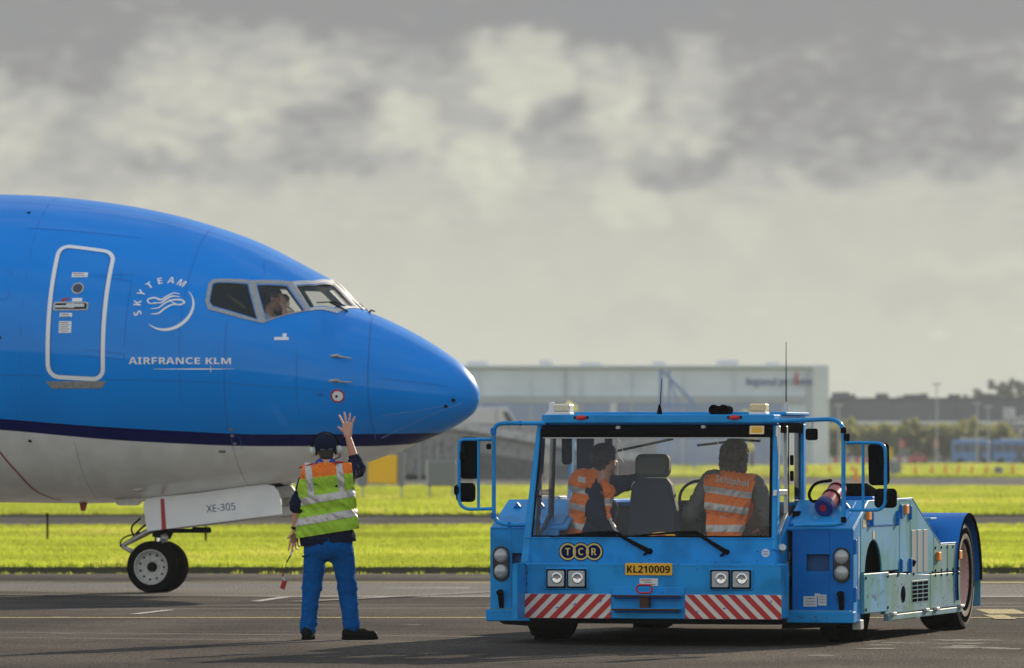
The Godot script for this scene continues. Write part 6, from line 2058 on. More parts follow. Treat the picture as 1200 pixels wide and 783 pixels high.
	for b in [[-0.94, M.beacon_white], [0.83, M.amber_lens]]:
		var bc := part("beacon", gprism(rrect(-0.073, 0.035, 0.073, 0.105, 0.018), Transform3D(Basis(), V(b[0], 2.012, -0.62)), 0.14, 0.012), b[1], o)
		part("beacon_base", gbox(V(b[0], 2.028, -0.55), V(0.155, 0.036, 0.16), 0.008), M.cladding_pale, bc)
		for k in 6:
			part("lens_rib", gbox(V(b[0] - 0.055 + k * 0.022, 2.08, -0.478), V(0.008, 0.05, 0.006), 0.002), M.beacon_white, bc)
	part("bracket", gprism([Vector2(-1.07, 2.01), Vector2(-0.97, 2.01), Vector2(-0.97, 2.125), Vector2(-0.985, 2.135), Vector2(-1.015, 2.13), Vector2(-1.018, 2.06)], Transform3D(Basis(), V(-0.04, 0, -0.5)), 0.02, 0.003), M.gear_white, o)
	for x in [-0.745, 0.64]:
		var ml := part("marker_lamp", glathe([Vector2(0.0, 0.045), Vector2(0.03, 0.04), Vector2(0.045, 0.02), Vector2(0.05, 0.0)], V(x, 1.995, -0.415), Basis(Vector3.RIGHT, PI / 2).scaled_local(V(1.1, 1, 0.42)), 18, true), M.red_lens, o)
		part("lamp_base", gbox(V(x, 1.995, -0.414), V(0.14, 0.03, 0.014), 0.006), M.black, ml)
	for x in [0.445, 0.53]:
		var hn := part("horn", glathe([Vector2(0.0, 0.0), Vector2(0.03, 0.01), Vector2(0.046, 0.05), Vector2(0.048, 0.052), Vector2(0.042, 0.0), Vector2(0.035, -0.2), Vector2(0, -0.2)], V(x, 2.06, -0.5), Basis(Vector3.RIGHT, PI / 2), 18), M.black, o)
		part("horn_mount", gbox(V(x, 2.02, -0.6), V(0.03, 0.04, 0.05), 0.005), M.black, hn)
	for a in [[-0.056, 2.02, 0.32, -0.5, 0.02], [0.975, 2.045, 0.62, -1.0, 0.0]]:
		var an := part("antenna", gtube([V(a[0], a[1], a[3]), V(a[0] + a[4], a[1] + a[2], a[3])], [0.006, 0.003], 6), M.black, o)
		part("antenna_base", glathe([Vector2(0.026, 0), Vector2(0.022, 0.03), Vector2(0.009, 0.09), Vector2(0, 0.09)], V(a[0], a[1], a[3]), Basis(), 10), M.steel if a[2] > 0.5 else M.black, an)
	# right-hand cab side
	side_panel("door", [[-0.34, 0.3], [-1.5, 0.3], [-1.56, 0.45], [-1.56, 1.13], [-0.84, 1.13], [-0.34, 0.86]], 1.0, M.tug_blue, o, 1.0, 0.05)
	part("cab_lettering", flat_text("KLM", Transform3D(Basis(Vector3.UP, PI / 2), V(1.052, 0.6, -0.86)), 0.13, 0.42, 1.5), M.sticker, o)
	g = Geo.new()
	for k in 4:
		g.lathe([Vector2(0, 0.004), Vector2(0.022, 0.004), Vector2(0.022, 0)], V(1.05, 0.79 + (0.012 if k in [1, 2] else 0.0), -0.8 - 0.045 * k), Basis(V(0, 0, 1), -PI / 2), 10)
	g.box(V(1.052, 0.755, -0.867), V(0.004, 0.018, 0.16))
	part("crown_emblem", g, M.sticker, o)
	for s in [1.0, -1.0]:
		var x: float = 1.0 if s > 0 else -1.15
		var lean := Transform3D(Basis(V(0, 0, -1), V(-0.03 * s if s < 0 else 0.0, 1, 0), V(s, 0, 0)), V(x, 0, 0))
		var fr: Material = M.chrome_dull if s > 0 else M.seat_cloth
		part("side_window", gprism(zy([[-0.5, 1.34], [-0.8, 1.34], [-0.8, 1.88], [-0.52, 1.88]]), lean, 0.006), M.glass, o)
		part("side_window", gprism(zy([[-0.4, 0.93], [-0.8, 1.16], [-0.8, 1.32], [-0.42, 1.32]]), lean, 0.006), M.glass, o)
		part("side_window", gprism(zy([[-0.88, 1.15], [-1.5, 1.15], [-1.5, 1.86], [-0.88, 1.86]]), lean, 0.006), M.glass, o)
		for q in [[[-0.34, 1.31], [-0.83, 1.31], [-0.83, 1.36], [-0.36, 1.36]], [[-0.34, 0.86], [-0.84, 1.13], [-0.84, 1.17], [-0.36, 0.92]], [[-0.79, 1.15], [-0.83, 1.15], [-0.83, 1.92], [-0.79, 1.92]], [[-0.35, 0.9], [-0.39, 0.9], [-0.52, 1.92], [-0.47, 1.92]]]:
			part("window_frame", gprism(zy(q), lean, 0.03 * 1.0, 0.005), fr, o)
		part("door_pillar", gprism(zy([[-0.84, 1.12], [-0.9, 1.12], [-0.9, 1.94], [-0.84, 1.94]]), lean, 0.025, 0.004), M.black if s > 0 else M.seat_cloth, o)
		part("door_pillar", gprism(zy([[-1.49, 1.12], [-1.58, 1.12], [-1.58, 1.94], [-1.49, 1.94]]), lean, 0.03, 0.005), M.tug_blue, o)
		part("window_head", gprism(zy([[-0.5, 1.86], [-1.5, 1.86], [-1.5, 1.95], [-0.5, 1.95]]), lean, 0.025, 0.004), M.black, o)
	for y in [1.48, 1.62]:
		part("door_hinge", gbox(V(1.055, y, -0.865), V(0.03, 0.09, 0.035), 0.006), M.black, o)
	part("door_latch", gtube([V(1.06, 0.83, -0.42), V(1.075, 0.86, -0.38)], 0.035, 10), M.chrome_dull, o)
	side_panel("cab_side", [[-0.34, 0.3], [-1.56, 0.3], [-1.56, 1.13], [-0.84, 1.13], [-0.34, 0.9]], -1.0, M.tug_blue, o, 1.12, 0.05)
	part("side_mirror_dark", gbox(V(-0.96, 1.72, -0.75), V(0.08, 0.28, 0.1), 0.02), M.black, o)
	# cab rear wall
	part("rear_wall", gbox(V(-0.03, 0.8, -1.6), V(2.1, 0.84, 0.05)), M.interior, o)  # dark colour carries the shade in the lower cab
	part("rear_window", gbox(V(-0.03, 1.58, -1.6), V(2.0, 0.68, 0.006)), M.glass, o)
	for x in [-0.78, 0.96]:
		part("rear_pillar", gbox(V(x, 1.58, -1.59), V(0.07, 0.72, 0.05), 0.01), M.seat_cloth, o)
	part("rear_pillar", gbox(V(-0.99, 1.58, -1.57), V(0.16, 0.72, 0.06), 0.01), M.seat_cloth, o)
	part("rear_sill", gbox(V(-0.03, 1.225, -1.585), V(2.0, 0.04, 0.06), 0.01), M.tug_deep, o)
	for l in [[-0.72, 1.7, -0.2, 1.81], [0.02, 1.75, 0.36, 1.79], [0.4, 1.8, 0.6, 1.79]]:
		part("rear_wiper", gtube([V(l[0], l[1], -1.64), V(l[2], l[3], -1.64)], 0.013, 6), M.black, o)
	part("inner_mirror", gbox(V(0.56, 1.85, -0.62), V(0.2, 0.045, 0.03), 0.012), M.interior, o)
	for l in [[V(-0.8, 1.78, -1.55), V(-0.62, 1.6, -1.5)], [V(-0.72, 1.86, -1.55), V(-0.63, 1.7, -1.5)], [V(0.2, 1.86, -1.5), V(0.3, 1.62, -1.45)], [V(-0.7, 1.86, -1.5), V(-0.69, 1.3, -1.5)]]:
		part("cable", gtube([l[0], (l[0] + l[1]) / 2 + V(0.02, -0.01, 0), l[1]], 0.003, 5), M.sticker, o)
	# inside
	part("cab_floor", gbox(V(-0.05, 0.4, -1.0), V(2.1, 0.06, 1.2)), M.interior, o)
	part("dashboard", gprism(zy([[-0.36, 0.45], [-0.36, 0.9], [-0.52, 0.93], [-0.6, 0.85], [-0.6, 0.45]]), side_frame(-1.08), 2.08), M.interior, o)
	for sx in [-0.84, 0.38]:
		var se := part("seat", gbox(V(sx, 0.76, -1.1), V(0.46, 0.1, 0.46), 0.03), M.seat_cloth, o)
		part("pedestal", gbox(V(sx, 0.57, -1.1), V(0.3, 0.3, 0.3), 0.02), M.interior, se)
	var cs := part("seat", gprism([Vector2(-0.44, 0.8), Vector2(0.02, 0.8), Vector2(0.0, 1.2), Vector2(-0.045, 1.4), Vector2(-0.09, 1.46), Vector2(-0.345, 1.46), Vector2(-0.4, 1.4), Vector2(-0.43, 1.2)], Transform3D(Basis(), V(0, 0, -1.0)), 0.12, 0.025), M.seat_cloth, o)
	part("headrest", gprism(rrect(-0.375, 1.465, -0.065, 1.675, 0.06), Transform3D(Basis(), V(0, 0, -0.98)), 0.1, 0.03), M.headrest, cs)
	part("seat_cushion", gbox(V(-0.21, 0.76, -1.2), V(0.46, 0.12, 0.46), 0.03), M.seat_cloth, cs)
	var rim := []
	for k in 25:
		var a := TAU * k / 24.0
		rim.append(V(0.13, 1.25, -1.38) + V(cos(a), sin(a) * 0.88, sin(a) * 0.45) * 0.21)
	var sw := part("steering_wheel", gtube(rim, 0.014, 8), M.black, o)
	part("steering_column", gtube([V(0.13, 1.25, -1.38), V(0.13, 0.7, -1.55)], 0.035, 8), M.black, sw)
	part("grab_handle", gtube(bend([V(-0.72, 1.62, -1.5), V(-0.72, 1.62, -1.42), V(-0.72, 1.3, -1.42), V(-0.72, 1.3, -1.5)], 0.05), 0.014, 8), M.black, o)
	part("side_shelf", gbox(V(0.86, 1.06, -1.3), V(0.24, 0.06, 0.5), 0.012), M.interior, o)
	part("control_box", gbox(V(-0.02, 1.2, -1.45), V(0.16, 0.12, 0.06), 0.01), M.black, o)
	g = Geo.new()
	g.tube([V(-0.99, 1.36, -1.2), V(-0.95, 1.12, -1.15), V(-0.98, 0.9, -1.15)], 0.03, 8)
	g.box(V(-0.97, 1.12, -1.15), V(0.1, 0.18, 0.1), 0.02)
	part("control_lever", g, M.cup_grey, o)
	part("warning_disc", glathe([Vector2(0, 0.004), Vector2(0.16, 0.004), Vector2(0.16, 0)], V(-0.03, 0.915, -0.44), Basis(Vector3.RIGHT, PI * 0.36).scaled_local(V(1, 1, 0.5)), 24), M.plate_yellow, o)
	part("warning_disc_centre", glathe([Vector2(0, 0.008), Vector2(0.1, 0.008), Vector2(0.1, 0.004)], V(-0.03, 0.915, -0.44), Basis(Vector3.RIGHT, PI * 0.36).scaled_local(V(1, 1, 0.5)), 24), M.board_red, o)
	# ---- pods either side of the cab
	for s in [1.0, -1.0]:
		var xi: float = 1.1 if s > 0 else 1.02
		var xo := 1.645
		var rx := [1.225, 1.431] if s > 0 else [1.273, 1.445]
		var T := Transform3D(Basis(V(s, 0, 0), V(0, 1, 0), V(0, 0, 1)), V(0, 0, -0.71))
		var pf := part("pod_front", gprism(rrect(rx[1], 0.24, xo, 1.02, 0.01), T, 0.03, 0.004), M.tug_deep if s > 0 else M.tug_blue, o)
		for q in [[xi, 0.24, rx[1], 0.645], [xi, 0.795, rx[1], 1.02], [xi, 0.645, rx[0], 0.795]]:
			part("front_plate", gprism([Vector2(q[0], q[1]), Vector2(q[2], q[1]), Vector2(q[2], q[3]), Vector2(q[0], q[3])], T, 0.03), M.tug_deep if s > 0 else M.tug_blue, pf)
		part("pocket", gprism([Vector2(rx[0] - 0.02, 0.63), Vector2(rx[1] + 0.02, 0.63), Vector2(rx[1] + 0.02, 0.81), Vector2(rx[0] - 0.02, 0.81)], T * Transform3D(Basis(), V(0, 0, -0.05)), 0.01), M.tug_pocket, pf)
		part("lamp_cluster", gprism(rrect(1.467, 0.545, 1.617, 0.855, 0.072, 6), T * Transform3D(Basis(), V(0, 0, 0.03)), 0.016, 0.005), M.black_gloss, pf)
		for y in [0.772, 0.632]:
			var lamp := part("lamp", glathe([Vector2(0, 0.026), Vector2(0.03, 0.024), Vector2(0.052, 0.018), Vector2(0.06, 0.01), Vector2(0.064, 0.0)], T * V(1.541, y, 0.046), Basis(Vector3.RIGHT, PI / 2), 24, true), M.lamp_lens, o)
			for k in 5:
				part("lens_rib", gbox(T * V(1.541, y - 0.036 + k * 0.018, 0.069), V(0.07 - absf(k - 2.0) * 0.014, 0.003, 0.004), 0.001), M.cup_grey, lamp)
		part("hook", gtube([T * V(1.541, 0.31, 0.03), T * V(1.541, 0.42, 0.06), T * V(1.541, 0.45, 0.09)], [0.022, 0.026, 0.034], 10), M.black, pf)
		part("step", gbox(T * V((xi - 0.06 + xo + 0.02) / 2, 0.243, 0.05), V(xo - xi + 0.08, 0.105, 0.14), 0.012), M.tug_blue, o)
		part("step_deck", gbox(T * V((xi - 0.06 + xo) / 2, 0.298, 0.05), V(xo - xi + 0.04, 0.012, 0.12), 0.004), M.tug_faded, o)
		part("underguard", gprism([Vector2(xi - 0.08, 0.19), Vector2(xo - 0.1, 0.19), Vector2(xo - 0.14, 0.165), Vector2(xi + 0.05, 0.14), Vector2(xi - 0.08, 0.14)], T * Transform3D(Basis(), V(0, 0, -0.3)), 0.4), M.black, o)
		# sloping hood and deck
		var hx := (xi - 0.08 + xo) / 2
		var sl := Basis(Vector3.RIGHT, atan2(0.24, 0.64))
		part("hood_slope", gbox(V(s * hx, 1.132, -1.005), V(xo - xi + 0.08, 0.03, 0.7), 0.01, sl), M.tug_blue, o)
		part("hood_lid", gbox(V(s * (hx - 0.02), 1.15, -1.0) , V(xo - xi - 0.06, 0.02, 0.56), 0.008, sl), M.tug_blue, o)
		part("deck", gbox(V(s * (hx + 0.02), 1.248, -2.33), V(xo - xi + 0.04, 0.03, 2.02), 0.008), M.tug_blue, o)
		for k in 2:
			part("hood_catch", gprism([Vector2(-0.04, 0), Vector2(0.04, 0), Vector2(0.0, 0.05)], Transform3D(Basis(), V(s * (1.28 + 0.22 * k), 1.19, -1.12)), 0.05, 0.006), M.tug_deep, o)
		# black filler imitating shade behind panel gaps and wheel arch; rear body
		part("core", gprism(zy([[-0.8, 0.3], [-0.8, 1.0], [-1.35, 1.2], [-3.3, 1.22], [-4.7, 0.79], [-5.5, 0.79], [-5.5, 0.3]]), side_frame(s * 1.0, s), 0.56), M.black, o)
		part("rear_deck", gbox(V(s * 1.3, 0.812, -5.15), V(0.66, 0.02, 0.9), 0.005), M.tug_deep, o)
		var fe := Geo.new()
		var pr := []
		for k in 17:
			var a := lerpf(-0.35, PI * 1.02, k / 16.0)
			pr.append(Vector2(-6.07 + cos(a) * 0.62, 0.5 + sin(a) * 0.6))
		for k in 16:
			var a: Vector2 = pr[k]
			var b: Vector2 = pr[k + 1]
			var na := V(0, a.y - 0.5, a.x + 6.07).normalized()
			var nb := V(0, b.y - 0.5, b.x + 6.07).normalized()
			for d in [0.0, 0.014]:
				var dn := 1.0 if d > 0.0 else -1.0
				fe.quadn(V(s * 0.98, a.y, a.x) + na * d, V(s * 1.66, a.y, a.x) + na * d, V(s * 1.66, b.y, b.x) + nb * d, V(s * 0.98, b.y, b.x) + nb * d, na * dn, na * dn, nb * dn, nb * dn)
		var fen := part("fender", fe, M.tug_deep, o)
		var edge := pr.map(func(p): return V(s * 1.66, p.y, p.x))
		part("fender_edge", gtube(edge, 0.014, 6), M.black, fen)
		part("mudflap", gbox(V(s * 1.4, 0.46, -6.72), V(0.5, 0.5, 0.02), 0.005), M.tug_faded, fen)
		# outer skin in panels
		var sk: Material = M.tug_faded
		var arch := [[-1.01, 0.625], [-1.01, 1.128], [-1.33, 1.257], [-2.735, 1.262], [-2.735, 0.625], [-1.94, 0.625]]
		for k in 13:
			var a := PI * k / 12.0
			arch.append([-1.56 - cos(a) * 0.38, 0.6 + sin(a) * 0.31])
		arch.append([-1.18, 0.625])
		var fixed := []
		for p in arch:
			if fixed.is_empty() or absf(fixed[-1][0] - p[0]) + absf(fixed[-1][1] - p[1]) > 0.004:
				if p[1] >= 0.624:
					fixed.append(p)
		side_panel("corner_panel", [[-0.685, 0.2], [-0.685, 1.0], [-0.985, 1.117], [-0.985, 0.2]], s, M.tug_blue, o)
		side_panel("arch_panel", fixed, s, sk, o, 1.63, 0.016)
		side_panel("narrow_door", [[-2.76, 0.6], [-3.24, 0.6], [-3.24, 1.262], [-2.76, 1.262]], s, sk, o)
		side_panel("louvre_panel", [[-3.262, 0.565], [-4.37, 0.565], [-4.37, 0.935], [-3.36, 1.262], [-3.262, 1.262]], s, sk, o)
		for k in 2:
			var z0: float = [-4.39, -5.06][k]
			var z1: float = [-5.04, -5.7][k]
			side_panel("rear_panel", [[z0, 0.57], [z1, 0.57], [z1, 0.828], [z0, 0.828 if k == 1 else 0.928]] if k == 1 else [[z0, 0.57], [z1, 0.57], [z1, 0.828], [-4.72, 0.828], [z0, 0.928]], s, M.tug_bare if s > 0 else sk, o)
		side_panel("arch_guard", [[-0.99, 0.265], [-2.09, 0.265], [-2.09, 0.618], [-0.99, 0.618]], s, sk, o, 1.645, 0.035)
		side_panel("lower_panel", [[-2.11, 0.235], [-4.2, 0.235], [-4.2, 0.56], [-2.7, 0.595], [-2.11, 0.595]], s, M.tug_bare, o)
		side_panel("lower_panel", [[-4.22, 0.235], [-5.7, 0.235], [-5.7, 0.56], [-4.22, 0.56]], s, M.tug_bare, o)
		side_panel("skirt_rail", [[-2.2, 0.175], [-5.72, 0.175], [-5.72, 0.228], [-2.2, 0.228]], s, M.tug_bare, o, 1.61, 0.05)
		part("rear_body_side", gprism(zy([[-5.72, 0.3], [-5.72, 0.82], [-6.9, 0.82], [-6.9, 0.3]]), side_frame(s * 0.9, s), 0.12), M.tug_deep, o)
		if s < 0:
			continue
		g = Geo.new()
		g.tube([V(1.64, 1.0, -0.69), V(1.64, 1.255, -1.335), V(1.64, 1.268, -3.36), V(1.64, 0.93, -4.4), V(1.64, 0.835, -4.72), V(1.64, 0.835, -5.7)], 0.009, 6)
		part("edge_trim", g, M.tug_blue, o)
		for k in 3:
			var z := [-3.41, -3.68, -3.97][k] as float
			part("louvre", gprism(rrect(-z - 0.1, 0.585, -z + 0.1, 0.978, 0.01), side_frame(1.64), 0.009, 0.003), M.mesh_grey, o)
		var gr := part("grille", gprism(rrect(3.32, 0.31, 4.1, 0.515, 0.01), side_frame(1.642), 0.006, 0.002), M.tug_bare, o)
		for r in 5:
			for c in 3:
				part("slot_shade", gprism(rrect(3.34 + c * 0.26, 0.322 + r * 0.038, 3.34 + c * 0.26 + 0.22, 0.349 + r * 0.038, 0.006, 2), side_frame(1.6485), 0.002), M.black, gr)  # raised black plates stand for the shaded depth of open slots
		part("oval_hole_shade", glathe([Vector2(0, 0.004), Vector2(0.1, 0.004), Vector2(0.1, 0)], V(1.645, 0.4, -2.92), Basis(V(0, 0, 1), -PI / 2).scaled_local(V(0.75, 1, 1.0)), 20), M.black, o)  # flat black disc in place of a hole, its inner shade painted
		for p in [[-3.0, 1.17], [-4.55, 0.72], [-5.59, 0.72], [-1.29, 1.13]]:
			part("side_marker", gbox(V(1.66, p[1], p[0]), V(0.035, 0.085, 0.12), 0.008), M.amber, o)
		for p in [[-2.79, 1.15], [-3.22, 1.14], [-2.79, 0.66], [-3.22, 0.66], [-0.72, 0.86], [-0.72, 0.44]]:
			part("hinge", gbox(V(1.655, p[1], p[0]), V(0.03, 0.13, 0.05), 0.008), M.tug_deep, o)
		part("door_lock", gtube([V(1.65, 0.68, -3.3), V(1.68, 0.67, -3.3)], 0.03, 8), M.black, o)
		g = Geo.new()
		for p in [[-1.05, 0.58], [-2.03, 0.58], [-1.05, 0.3], [-2.03, 0.3]]:
			g.lathe([Vector2(0, 0.01), Vector2(0.014, 0.008), Vector2(0.014, 0)], V(1.68, p[1], p[0]), Basis(V(0, 0, 1), -PI / 2), 8)
		for k in 5:
			for y in [0.8, 0.59, 0.545]:
				g.lathe([Vector2(0, 0.01), Vector2(0.013, 0.008), Vector2(0.013, 0)], V(1.645, y, -4.45 - k * 0.29), Basis(V(0, 0, 1), -PI / 2), 8)
		for z in [-2.2, -2.65, -3.4, -4.3]:
			g.lathe([Vector2(0, 0.01), Vector2(0.013, 0.008), Vector2(0.013, 0)], V(1.645, 0.575, z), Basis(V(0, 0, 1), -PI / 2), 8)
		part("panel_bolts", g, M.black, o)
		for z in [-2.35, -3.9, -4.4, -5.6]:
			part("clamp", gbox(V(1.67, 0.235, z), V(0.04, 0.035, 0.14), 0.01), M.steel, o)
		for z in [-1.42, -2.6]:
			part("lifting_eye", gprism([Vector2(-0.03, 0), Vector2(0.03, 0), Vector2(0.0, 0.13)], Transform3D(Basis(Vector3.UP, PI / 2), V(1.64, 1.03, z)), 0.04, 0.006), M.tug_deep, o)
		part("seam_bar", gbox(V(1.648, 1.04, -2.0), V(0.012, 0.014, 1.4)), M.tug_deep, o)
		part("yellow_label", gbox(V(1.648, 1.06, -1.15), V(0.006, 0.07, 0.12)), M.amber_lens, o)
		part("yellow_label", gbox(V(1.648, 0.955, -1.56), V(0.006, 0.07, 0.07)), M.amber_lens, o)
		part("pale_strip", gbox(V(1.648, 0.67, -0.9), V(0.006, 0.55, 0.03)), M.sticker, o)
		part("drain_block", gbox(V(1.62, 0.17, -1.0), V(0.08, 0.09, 0.14), 0.01), M.steel, o)
		# data plates on the pod front
		for q in [[1.2, 0.335, 1.32, 0.425], [1.33, 0.345, 1.405, 0.44], [1.3, 0.425, 1.345, 0.45]]:
			var pl := part("data_plate", gprism(rrect(q[0], q[1], q[2], q[3], 0.004, 2), Transform3D(Basis(), V(0, 0, -0.68)), 0.005), M.sticker, o)
			for r in 3:
				if q[3] - q[1] > 0.05:
					part("print_line", gbox(V((q[0] + q[2]) / 2, q[3] - 0.02 - r * 0.024, -0.674), V((q[2] - q[0]) * 0.7, 0.006, 0.002)), M.sticker_print, pl)
		# step bracket on the fender
		var sb := part("fender_step", gbox(V(1.3, 1.06, -5.5), V(0.26, 0.025, 0.3), 0.008), M.tug_faded, o)
		part("step_arm", gprism([Vector2(-0.1, 0.0), Vector2(0.04, 0.0), Vector2(0.02, -0.1), Vector2(0.1, -0.14), Vector2(0.06, -0.26), Vector2(-0.06, -0.27), Vector2(-0.14, -0.2)], Transform3D(Basis(), V(1.3, 1.05, -5.4)), 0.1, 0.01), M.black, sb)
	# engine hood behind the cab
	part("engine_hood", gbox(V(0, 1.16, -2.5), V(2.3, 0.14, 1.62), 0.03), M.tug_blue, o)
	part("hood_vent", gbox(V(-1.3, 1.28, -1.5), V(0.24, 0.04, 0.3), 0.012), M.sticker, o)
	part("hood_label", gbox(V(-1.33, 1.2, -1.12), V(0.16, 0.006, 0.1), 0.0, Basis(Vector3.RIGHT, atan2(0.24, 0.64))), M.tug_bare, o)
	part("rear_body", gbox(V(0, 0.6, -5.2), V(1.9, 0.5, 3.4), 0.03), M.tug_deep, o)
	part("exhaust_cowl", gprism([Vector2(-0.19, 0.0), Vector2(0.19, 0.0), Vector2(0.16, 0.1), Vector2(0.08, 0.15), Vector2(-0.08, 0.15), Vector2(-0.16, 0.1)], Transform3D(Basis(), V(1.36, 1.26, -2.3)), 0.34, 0.02), M.black, o)
	part("cowl_base", gbox(V(1.36, 1.275, -2.1), V(0.42, 0.04, 0.36), 0.012), M.tug_deep, o)
	for x in [1.32, 1.5]:
		part("deck_fitting", gbox(V(x, 1.285, -3.0), V(0.14, 0.05, 0.2), 0.012), M.concrete_dark, o)
	# gap between cab and pod, grab rail
	part("gap_panel", gbox(V(1.08, 0.72, -1.2), V(0.06, 0.9, 0.6), 0.01), M.black, o)
	part("cross_rail", gtube([V(1.08, 1.056, -0.62), V(1.5, 1.056, -0.62)], 0.018, 8), M.tug_deep, o)
	part("cross_rail", gtube([V(-1.18, 1.05, -0.5), V(-1.4, 1.05, -0.5)], 0.022, 8), M.tug_blue, o)
	# chipped and grimy edges
	var rr := RandomNumberGenerator.new()
	rr.seed = 77
	g = Geo.new()
	var g2 := Geo.new()
	for k in 150:
		var e: Array = [[V(-1.14, 0.69, 0.001), V(1.14, 0.69, 0.001)], [V(-1.14, 0.24, 0.001), V(1.14, 0.26, 0.001)], [V(-1.14, 0.3, 0.001), V(-1.13, 0.7, 0.001)], [V(1.02, 0.25, -0.588), V(1.64, 0.25, -0.588)], [V(-1.64, 0.25, -0.588), V(-1.2, 0.25, -0.588)], [V(-1.0, 0.72, -0.289), V(1.0, 0.72, -0.289)], [V(1.48, 0.4, -0.679), V(1.6, 0.4, -0.679)], [V(-0.95, 0.965, -0.3), V(0.95, 0.96, -0.3)]][k % 7]
		var p: Vector3 = (e[0] as Vector3).lerp(e[1], rr.randf()) + V(0, rr.randf_range(-0.02, 0.03) if k % 3 else rr.randf_range(-0.05, 0.16), 0.0015)
		var w := rr.randf_range(0.002, 0.013)
		var h := rr.randf_range(0.002, 0.008)
		var q := []
		for j in 6:
			q.append(p + V(cos(TAU * j / 6) * w * rr.randf_range(0.5, 1.2), sin(TAU * j / 6) * h * rr.randf_range(0.5, 1.2), 0))
		(g if k % 2 else g2).poly(q, V(0, 0, 1))
	for k in 60:
		var p := V(1.6925 if k % 4 == 0 else 1.6465, rr.randf_range(0.25, 0.6) if k % 4 else rr.randf_range(0.28, 0.6), rr.randf_range(-1.1, -2.0) if k % 4 == 0 else rr.randf_range(-2.2, -5.6))
		var w := rr.randf_range(0.01, 0.05)
		var h := rr.randf_range(0.004, 0.02)
		var q := []
		for j in 6:
			q.append(p + V(0.0 if k % 4 == 0 else 0.0, sin(TAU * j / 6) * h * rr.randf_range(0.5, 1.2), cos(TAU * j / 6) * w * rr.randf_range(0.5, 1.2)))
		g2.poly(q, V(1, 0, 0))
	part("paint_chips", g, M.rust, o).set_meta("kind", "stuff")
	part("paint_scuffs", g2, M.tug_pocket, o).set_meta("kind", "stuff")
	# mirrors
	make_mirrors(o)
	# bottle strapped to the sloping hood
	var fx := thing("fire_extinguisher", "red fire extinguisher with a blue base strapped on the tractor's sloping right hood", "extinguisher", o.position, o.rotation.y)
	var a0 := V(1.335, 1.2, -0.88)
	var ax := V(0.07, 0.21, -0.52).normalized()
	var bz := Basis(ax.cross(Vector3.UP).normalized(), ax, ax.cross(Vector3.UP).normalized().cross(ax))
	part("bottle", glathe([Vector2(0.08, 0.02), Vector2(0.082, 0.4), Vector2(0.07, 0.45), Vector2(0.03, 0.48), Vector2(0, 0.48)], a0, bz, 24, true), M.bottle_red, fx)
	part("base", glathe([Vector2(0, 0.0), Vector2(0.07, -0.01), Vector2(0.086, 0.01), Vector2(0.088, 0.06), Vector2(0.08, 0.065)], a0, bz, 24), M.decal_navy, fx)
	part("base_disc", glathe([Vector2(0, -0.012), Vector2(0.032, -0.012), Vector2(0.032, 0.0)], a0, bz, 16), M.board_red, fx)
	part("band", glathe([Vector2(0.083, 0.2), Vector2(0.087, 0.2), Vector2(0.087, 0.23), Vector2(0.083, 0.23)], a0, bz, 24), M.black, fx)
	part("band", glathe([Vector2(0.082, 0.36), Vector2(0.086, 0.36), Vector2(0.086, 0.385), Vector2(0.082, 0.385)], a0, bz, 24), M.black, fx)
	part("hose", gtube(bend([a0 + V(-0.02, 0.24, -0.46), a0 + V(-0.16, 0.22, -0.4), a0 + V(-0.19, 0.12, -0.25), a0 + V(-0.13, 0.05, -0.12), a0 + V(-0.08, 0.06, -0.1)], 0.08), 0.014, 8), M.black, fx)
	part("valve", gbox(a0 + ax * 0.5, V(0.06, 0.05, 0.05), 0.012), M.board_red, fx)
	part("bracket", gbox(a0 + V(0.0, -0.11, -0.03), V(0.16, 0.05, 0.06), 0.01), M.tug_deep, fx)
	make_driver(o)
	make_passenger(o)


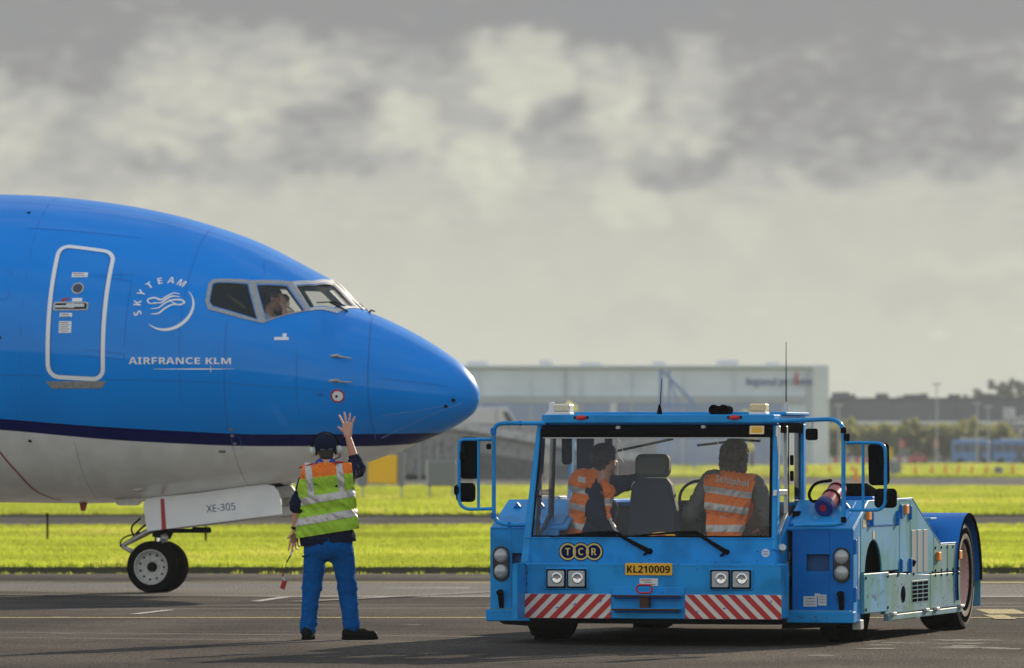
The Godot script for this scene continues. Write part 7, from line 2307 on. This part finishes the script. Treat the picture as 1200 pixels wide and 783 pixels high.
func make_mirrors(o: Node3D) -> void:
	var z := -0.42
	var f := func(l: Array) -> Array: return l.map(func(p): return V(p[0], p[1], z))
	var arm := part("mirror_arm", gtube(bend(f.call([[-1.07, 1.946], [-1.5, 1.946], [-1.544, 1.9], [-1.544, 1.11], [-1.48, 1.052], [-1.16, 1.05]]), 0.06), 0.019, 8), M.tug_blue, o)
	part("mirror_frame", gtube(bend(f.call([[-1.55, 1.803], [-1.84, 1.803], [-1.862, 1.77], [-1.862, 1.235], [-1.8, 1.184], [-1.55, 1.19]]), 0.05), 0.015, 8), M.tug_blue, arm)
	part("mirror_bar", gtube(f.call([[-1.684, 1.803], [-1.684, 1.186]]), 0.013, 8), M.tug_blue, arm)
	var arm2 := part("mirror_arm", gtube(bend(f.call([[0.98, 1.962], [1.54, 1.98], [1.612, 1.91], [1.612, 1.085], [1.56, 1.06], [1.17, 1.05]]), 0.07), 0.019, 8), M.tug_blue, o)
	part("mirror_frame", gtube(bend(f.call([[1.64, 1.772], [1.94, 1.772], [1.985, 1.73], [1.985, 1.235], [1.93, 1.184], [1.66, 1.188]]), 0.05), 0.015, 8), M.tug_blue, arm2)
	part("mirror_bar", gtube(f.call([[1.787, 1.772], [1.787, 1.19]]), 0.013, 8), M.tug_blue, arm2)
	for b in [[-1.545, 1.875, 0.05], [-1.59, 1.74, 0.04], [-1.545, 1.13, 0.045], [-1.545, 1.2, 0.03], [-1.4, 1.05, 0.04], [1.612, 1.88, 0.045], [1.64, 1.82, 0.05], [1.612, 1.1, 0.045], [-1.3, 1.946, 0.035], [1.25, 1.965, 0.035]]:
		part("clamp", gbox(V(b[0], b[1], z), V(b[2], b[2] * 1.3, b[2]), 0.01), M.black if absf(b[0]) > 1.57 else M.tug_deep, arm if b[0] < 0 else arm2)
	for m in [[-1.79, 1.64, 0.16, 0.37, arm, -0.07], [-1.83, 1.333, 0.165, 0.17, arm, 0.0], [1.905, 1.585, 0.175, 0.37, arm2, 0.05], [1.965, 1.288, 0.19, 0.17, arm2, 0.0]]:
		var w: float = m[2] / 2
		var h: float = m[3] / 2
		var T := Transform3D(Basis(Vector3.BACK, m[5] * 0.4), V(m[0], m[1], z - 0.14))
		var mi := part("mirror", gprism(rrect(-w, -h, w, h, 0.04, 5), T, 0.09, 0.03), M.black, m[4])
		part("mirror_glass", gprism(rrect(-w * 0.88, -h * 0.92, w * 0.88, h * 0.92, 0.035, 5), T * Transform3D(Basis(Vector3.UP, PI), V(0, 0, -0.001)), 0.004), M.chrome, mi)
		part("mirror_joint", gbox(V(m[0] + w * 0.55 * signf(m[0]), m[1] + 0.02, z - 0.02), V(0.07, 0.1, 0.07), 0.02), M.black, mi)
	var cm := part("cab_mirror", gprism(rrect(1.275, 1.795, 1.378, 1.897, 0.02), Transform3D(Basis(), V(0, 0, z - 0.03)), 0.05, 0.014), M.black, o)
	part("mirror_stem", gtube([V(1.33, 1.89, z), V(1.34, 1.965, z)], 0.008, 6), M.steel, cm)


func _ready() -> void:
	rng.seed = 7
	make_air()
	make_materials()
	var pale := mat("seam_light", lin(0.05, 0.27, 0.8), 0.5)
	pale.clearcoat_enabled = true
	mat("badge_gold", lin(0.6, 0.45, 0.12), 0.4)
	mat("chrome_dull", lin(0.5, 0.5, 0.48), 0.35, 0.6)
	mat("tar", lin(0.02, 0.019, 0.018), 0.8)
	worn(mat("tyre_mark", lin(0.06, 0.055, 0.052), 0.9), M.line_white.albedo_texture, 0.6)
	mat("tug_pocket", lin(0.004, 0.07, 0.22), 0.6)
	worn(mat("scuff", lin(0.17, 0.155, 0.14), 0.9), M.line_white.albedo_texture, 1.5)
	make_ground()
	make_grass()
	make_background()
	make_plane()
	make_tug()
	make_marshaller()
